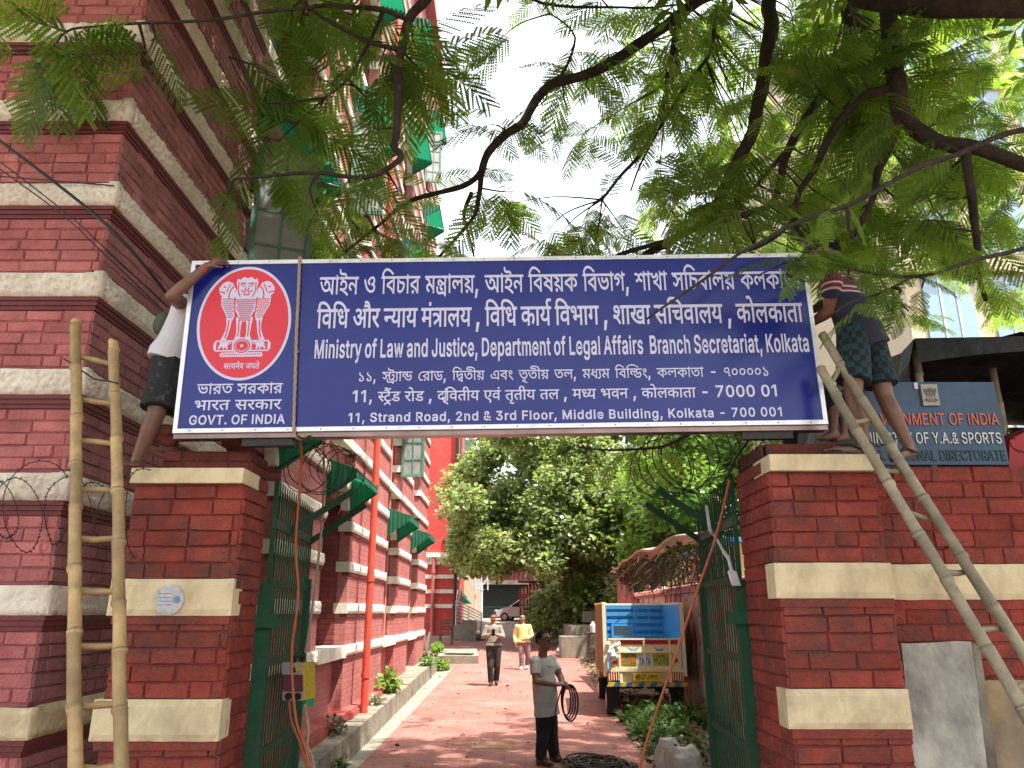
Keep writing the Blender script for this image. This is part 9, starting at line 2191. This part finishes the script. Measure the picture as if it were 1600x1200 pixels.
# leaves close along the visible limbs
for P, ra, rb_ in Bs:
    pp = smooth_path(P, 3)
    if ra in (.024, .016, .010): continue
    for p in pp[3:]:
        d_ = (p - CAM); 
        if rng.random() < .26: spray(p + Vector((rng.gauss(0, .22), abs(rng.gauss(0, .3)), rng.gauss(0, .18))), 2, .48, fine if p.y < 6 else mid)
# the sprig hanging in front of the right end of the board
for px, py, D, n in ((1250, 415, 3.93, 3), (1215, 425, 3.95, 3), (1285, 410, 3.93, 3), (1300, 430, 3.92, 2), (1262, 440, 3.92, 3), (1330, 420, 3.95, 3), (1375, 440, 3.9, 3), (1345, 465, 3.87, 3), (1400, 470, 3.9, 3), (1325, 485, 3.86, 2), (1440, 455, 4.0, 3), (1420, 490, 3.9, 2), (1460, 425, 4.0, 2), (1235, 395, 4.0, 3), (1300, 385, 4.2, 3), (1350, 395, 4.3, 3), (1225, 440, 3.94, 2), (1262, 462, 3.92, 2), (1285, 420, 4.1, 3), (1310, 415, 4.1, 3), (1335, 440, 3.9, 3)):
    spray(at(px, py - (22 if px < 1320 else 4), D), max(1, n - 1), .25, fine, spread=.08)
for px, py, D in ((20, 80, 4.15), (60, 100, 4.15), (100, 60, 4.2), (130, 90, 4.2), (85, 75, 4.15), (40, 30, 4.2), (170, 30, 4.3), (560, 315, 7.5), (520, 370, 7.7), (480, 350, 7.8), (620, 300, 7.6), (670, 280, 7.5), (600, 370, 7.7), (545, 345, 7.7)):
    spray(at(px, py, D), 2, .50, fine if D < 6 else mid)
for px, py in ((905, 705), (940, 715), (975, 712), (1000, 722), (1015, 715), (1030, 700), (1050, 705)): spray(at(px, py, 7.6), 1, .40, mid)
place_leaves(fine, T_FINE, parts, tones, rng); place_leaves(mid, T_MID, parts, tones, rng)
def quads_obj(name, parts, tones, m, parent, kind=None):
    V = np.concatenate(parts); F = np.arange(len(V), dtype=np.int32).reshape(-1, 4)
    o = np_mesh(name, V, F, m, parent, np.concatenate(tones))
    if kind: o['kind'] = kind
    return o
quads_obj('foliage', parts, tones, M_LF, T1)
tw.build('twigs', M_BARK, T1)['kind'] = 'stuff'
# the crown above and behind the camera that shades the gate
parts, tones, lst = [], [], []
rng = random.Random(9)
def seen(p, mar=30):
    d = Vector(p) - CAM; zc = d.y * CP + d.z * SP
    if zc < .2: return False
    X, Y = 800 + 1200 * d.x / zc, 600 - 1200 * (-d.y * SP + d.z * CP) / zc
    return -mar < X < 1600 + mar and -mar - 60 < Y < 1200 + mar
n_ = 0
while n_ < 8500:
    if rng.random() < .5:
        tx, ty, h = rng.uniform(-5.0, 4.2), rng.uniform(.5, 13.6), rng.uniform(6.5, 13.5)
        p = Vector((tx, ty, 0)) + SUN_DIR * (h / SUN_DIR.z)
    else:
        p = Vector((rng.uniform(-5.5, 8), rng.uniform(-4, 10), rng.uniform(6.8, 12)))
    if noise.noise(p * .75) > .11: 
        n_ += .35; continue
    if seen(p, 60): 
        if rng.random() < .02: n_ += 1
        continue
    g = rng.uniform(0, 6.28); lst.append((tuple(p), (math.cos(g), math.sin(g), -.1), rng.uniform(.6, .95), rng.gauss(0, .3))); n_ += 1
place_leaves(lst, T_LOW, parts, tones, rng)
quads_obj('foliage', parts, tones, M_LF, T1)
mb = MB()
for k in range(16):
    a = HUB.lerp(HUB2, rng.random()); g = rng.uniform(0, 6.28)
    b = a + Vector((math.cos(g) * rng.uniform(2, 4), math.sin(g) * 3, rng.uniform(.2, 1.5)))
    if seen(b, 60) or seen(a.lerp(b, .5), 60): continue
    mb.tube([a, a.lerp(b, .5) + Vector((0, 0, .3)), b], [.07, .05, .02], 7)
mb.build('limb', M_BARK, T1)

# ---------------------------------------------------------------- broad leaved trees and bushes
def oval_leaves(lst, tones, c, n, rad, L, rng, W=.42, droop=.3):
    for k in range(n):
        v = np.array([rng.gauss(0, 1), rng.gauss(0, 1), rng.gauss(0, 1)]); v /= np.linalg.norm(v) + 1e-9
        p = np.array(c) + v * np.array(rad) * (rng.random() ** .45) * (1 + .9 * noise.noise(Vector((v[0] * 1.6 + c[0], v[1] * 1.6 + c[1], v[2] * 1.6 + c[2]))))
        d = v * .7 + np.array([rng.gauss(0, .6), rng.gauss(0, .6), rng.gauss(-droop, .5)]); d /= np.linalg.norm(d)
        n2 = np.array([rng.gauss(0, .5), rng.gauss(-.2, .5), 1]); n2 -= d * n2.dot(d); n2 /= np.linalg.norm(n2) + 1e-9
        l = L * rng.uniform(.6, 1.25)
        lst.append(np.array(leaflet_quads(p, d, n2, l, l * W))); tones.append(np.array([min(1, max(0, rng.gauss(.5, .28)))]))
def blob_tree(name, label, base, top, clumps, L, m, bark, rng, trunk_r=.3, group=None, per=1.0, limbs_n=10, roots=0):
    t = thing(name, label, 'tree', base, group)
    lst, tn = [], []
    for c, r, n in clumps: oval_leaves(lst, tn, c, int(n * per), r, L, rng)
    quads_obj('crown', lst, tn, m, t)
    mb = MB(); b = Vector(base); tp_ = Vector(top)
    mb.tube(smooth_path([b, b.lerp(tp_, .4) + Vector((.15, 0, 0)), tp_], 5), [trunk_r * (1 - .06 * i) for i in range(11)], 10)
    mb.build('trunk', bark, t, smooth=True)
    mb = MB()
    for k in range(limbs_n):
        c, r, n = clumps[rng.randrange(len(clumps))]; c = Vector(c)
        s = b.lerp(tp_, rng.uniform(.5, 1))
        mb.tube(smooth_path([s, s.lerp(c, .5) + Vector((0, 0, .4)), c], 4), [trunk_r * .4 * (1 - .09 * i) for i in range(9)], 6)
    mb.build('limb', bark, t, smooth=True)
    if roots:
        mb = MB()
        for k in range(roots):
            x, y = b.x + rng.gauss(0.5, 1.0), b.y + rng.gauss(0, 1.2) - .6; z1 = rng.uniform(2.5, 4.5)
            mb.tube([(x, y, z1), (x + rng.gauss(0, .08), y, z1 * .5), (x + rng.gauss(0, .12), y, gz(y) + rng.uniform(-.1, 1.2))], [.02, .025, .03], 5)
        mb.build('hanging_roots', bark, t)
    return t
rng = random.Random(21)
M_FIC = leaf_mat('glossy_leaf', (0.20, 0.25, 0.105), (0.36, 0.46, 0.10), .42, .6, .34, .5)
M_LIME = leaf_mat('lime_leaf', (0.13, 0.22, 0.035), (0.22, 0.36, 0.04), .45, .4)
M_BARK2 = mat('grey_brown_bark', (.105, .082, .062), .9, .3, 10, .6, 30)
DF = 36.0
cl = []
def crown_px(pts, D0, spread, rr, n, rng):
    for px, py in pts:
        D = D0 + rng.uniform(-spread, spread); c = at(px, py, D)
        cl.append(((c.x, c.y, c.z), (rr * rng.uniform(.8, 1.25), rr * 1.1, rr * .8 * rng.uniform(.8, 1.2)), n))
for k in range(170):
    # outline of the crown in the picture
    px = rng.uniform(715, 1080)
    lo = 882 if 770 < px < 1000 else 860
    if px < 770: lo = 850 + (px - 715) * .9
    hi = 690 if px > 745 else 690 + (770 - px) * 1.5
    if px > 860: lo = 965
    if px > 990: lo = 900
    if k % 3 == 0 and px < 960: hi = 790
    py = rng.uniform(hi - 25, lo)
    q_ = rng.uniform(.5, 1.25); crown_px([(px + (rng.uniform(0, 40) if px > 1000 else 0), py)], DF, 4.5, q_, int(1150 * q_ * q_), rng)
for k in range(9): crown_px([(rng.uniform(780, 1010), rng.uniform(720, 880))], DF + 6, 1, 2.0, 1500, rng)
blob_tree('fig_tree', 'large dark glossy fig tree with hanging roots filling the middle of the yard', (at(900, 960, DF + 1).x, DF + 1, gz(DF)), (at(895, 800, DF).x, DF, 6.5), cl, .21, M_FIC, M_BARK2, rng, .42, limbs_n=16, roots=46)
cl = []
for k in range(70): crown_px([(rng.uniform(985, 1260), rng.uniform(640, 880))], 29, 3.5, .9, 360, rng)
blob_tree('lime_tree', 'lighter green feathery tree rising behind the right gate leaf and the creeper shed', (7.6, 29, gz(29)), (7.4, 29, 6), cl, .22, M_LIME, M_BARK2, rng, .25)
cl = []
for k in range(60): crown_px([(rng.uniform(830, 1160), rng.uniform(480, 705))], 47, 4, 1.6, 330, rng)
blob_tree('shade_tree', 'sunlit yellow green tree behind the fig tree below the big board', (8, 48, gz(48)), (7, 48, 9), cl, .42, M_LIME, M_BARK2, rng, .4)
cl = []
for px, py in ((862, 940), (880, 930), (868, 955), (895, 915), (850, 935), (910, 935), (930, 925), (950, 930)): crown_px([(px, py)], 50, 1.5, .9, 260, rng)
for k in range(14): crown_px([(rng.uniform(855, 1010), rng.uniform(900, 960))], 52, 2, 1.2, 260, rng)
blob_tree('hedge_tree', 'dark leafy tree behind the pale green planter wall', (3.5, 51, gz(51)), (3.6, 51, 3), cl, .34, M_FIC, M_BARK2, rng, .25)
def bush(name, label, pos, rad, n, L, m, cat='plant', group=None, stem=True, W=.4):
    t = thing(name, label, cat, pos, group)
    lst, tn = [], []; p = Vector(pos)
    oval_leaves(lst, tn, (p.x, p.y, p.z + rad[2] * .95), n, rad, L, rng, W, droop=0)
    quads_obj('leaves', lst, tn, m, t)
    mb = MB()
    for k in range(7):
        e = p + Vector((rng.uniform(-rad[0], rad[0]) * .7, rng.uniform(-rad[1], rad[1]) * .7, rad[2] * rng.uniform(.8, 1.7)))
        mb.tube([p, p.lerp(e, .5) + Vector((0, 0, .03)), e], [.012, .008, .004], 5)
    mb.build('stem', M_BARK2, t)
    return t
M_WEED = leaf_mat('weed_leaf', (.065, .14, .03), (.13, .26, .03), .35, .4)
y = 16.3; bush('kerb_shrub', 'bushy yellow green shrub growing on the ledge right of the red pipe', (-2.42, y, ledge(y)), (.18, .26, .21), 200, .12, M_LIME, 'shrub')
y = 14.6; bush('weed', 'pale grey weed tuft at the foot of the red drain pipe', (-2.38, y, ledge(y)), (.14, .25, .08), 120, .07, leaf_mat('pale_weed', (.16, .17, .09), (.2, .22, .08), .3, .4), 'weed')
y = 10.6; bush('weed', 'small dark leafy weed growing from the foot of the kerb face', (-2.16, y, gz(y)), (.09, .12, .13), 60, .09, M_WEED, 'weed')
y = 22.5; bush('weed', 'low green weed on the far end of the ledge', (-2.3, y, ledge(y)), (.2, .5, .14), 160, .11, M_WEED, 'weed')
y = 24.8; bush('grass_tuft', 'tuft of bright weeds beside the slanting stump', (-2.15, y, gz(y)), (.26, .5, .16), 300, .11, M_LIME, 'weed')
y = 28.2; bush('grass_tuft', 'bright weeds at the broken slab by the building corner', (at(682, 1030, 28).x, y, gz(y) + .2), (.25, .5, .2), 240, .12, M_LIME, 'weed')
y = 11.6; bush('weed', 'brownish dry weed in the corner of the ledge behind the gate leaf', (-2.45, y, ledge(y)), (.15, .3, .12), 120, .07, leaf_mat('dry_weed', (.14, .12, .06), (.16, .14, .05), .3, .4), 'weed')
p = at(918, 955, 34); bush('potted_plant', 'bright yellow green bushy plant growing in the planter on the platform', (p.x, 33.8, at(920, 957, 33).z), (.75, .5, .75), 700, .25, M_LIME, 'plant')
p = at(905, 962, 38); bush('potted_plant', 'leafy bright plant in pots behind the square planter', (p.x, 38, zp), (.8, .5, 1.1), 700, .26, M_LIME, 'plant')
y = 42.0; bush('wall_plant', 'small fig seedling growing out of the red wing beside its pipes', (xr + .05, 41.6, at(712, 873, 42).z), (.5, .3, .8), 200, .26, M_WEED, 'plant')
# ground cover by the truck, fallen leaves
lst, tn = [], []
rng = random.Random(40)
for k in range(150):
    y = rng.uniform(10.6, 15.6); x = lerp(ROADR, y) + .08 + abs(rng.gauss(0, .42)) if rng.random() < .55 else rng.uniform(2.1, 3.5)
    if y < 12 and x > 2.35: continue
    if 12.2 < y < 13.3 and x > 2.5: continue
    h = rng.uniform(.08, .30) * (1 if y > 12 else .6)
    oval_leaves(lst, tn, (x, y, gz(y) + h * .5), 46, (.17, .17, h), .095, rng, .46, 0)
o = quads_obj('weeds', lst, tn, M_WEED, None, 'stuff'); tag(o, 'low green weeds covering the earth between the lane and the truck', 'weeds')
lst, tn = [], []
for k in range(7000):
    y = rng.uniform(8, 30); x = lerp(ROADR, y) - .05 + abs(rng.gauss(0, 1.0 if y > 16 else .7))
    if rng.random() < .03: x = rng.uniform(-2.15, 2.0)
    if x > 4.6: continue
    dz = gz(y) + (.005 if x > lerp(ROADR, y) else .02) + rng.random() * .05
    g = rng.uniform(0, 6.28); d = np.array([math.cos(g), math.sin(g), rng.gauss(0, .25)]); n2 = np.array([rng.gauss(0, .4), rng.gauss(0, .4), 1]); n2 -= d * n2.dot(d) / d.dot(d); n2 /= np.linalg.norm(n2)
    l = rng.uniform(.05, .13); lst.append(np.array(leaflet_quads(np.array([x, y, dz]), d, n2, l, l * .35))); tn.append(np.array([rng.random()]))
o = quads_obj('leaf_litter', lst, tn, leaf_mat('dry_leaf', (.20, .13, .075), (.2, .12, .05), .1, .6, .8), None, 'stuff'); tag(o, 'dry brown fallen leaves scattered along the right edge of the lane', 'fallen leaves')
lst, tn = [], []
for k in range(46):
    t_ = rng.random(); c = p0.lerp(p1, t_) + Vector((rng.uniform(0, .35), rng.uniform(-.3, .3), rng.uniform(-.42, .02)))
    oval_leaves(lst, tn, tuple(c), 42, (.2, .3, .16), .09, rng)
t = thing('dry_vine', 'mass of dry brown creeper leaves hanging under the old tin canopy', 'plant', p0.lerp(p1, .5)); quads_obj('leaves', lst, tn, leaf_mat('withered_leaf', (.10, .075, .04), (.12, .09, .03), .25, .7, .8), t)
# creeper greenery on the shed
lst, tn = [], []
for px, py, D in ((1050, 868, 17.5), (1055, 880, 17.5), (1005, 890, 21), (1000, 897, 21), (1048, 885, 17.5), (1040, 892, 18)): 
    c = at(px, py, D); oval_leaves(lst, tn, tuple(c), 60, (.22, .3, .2), .13, rng)
t = thing('creeper', 'sprig of fresh green creeper on the old tin canopy above the pink wall', 'plant', at(1040, 880, 17.5)); quads_obj('leaves', lst, tn, M_LIME, t)
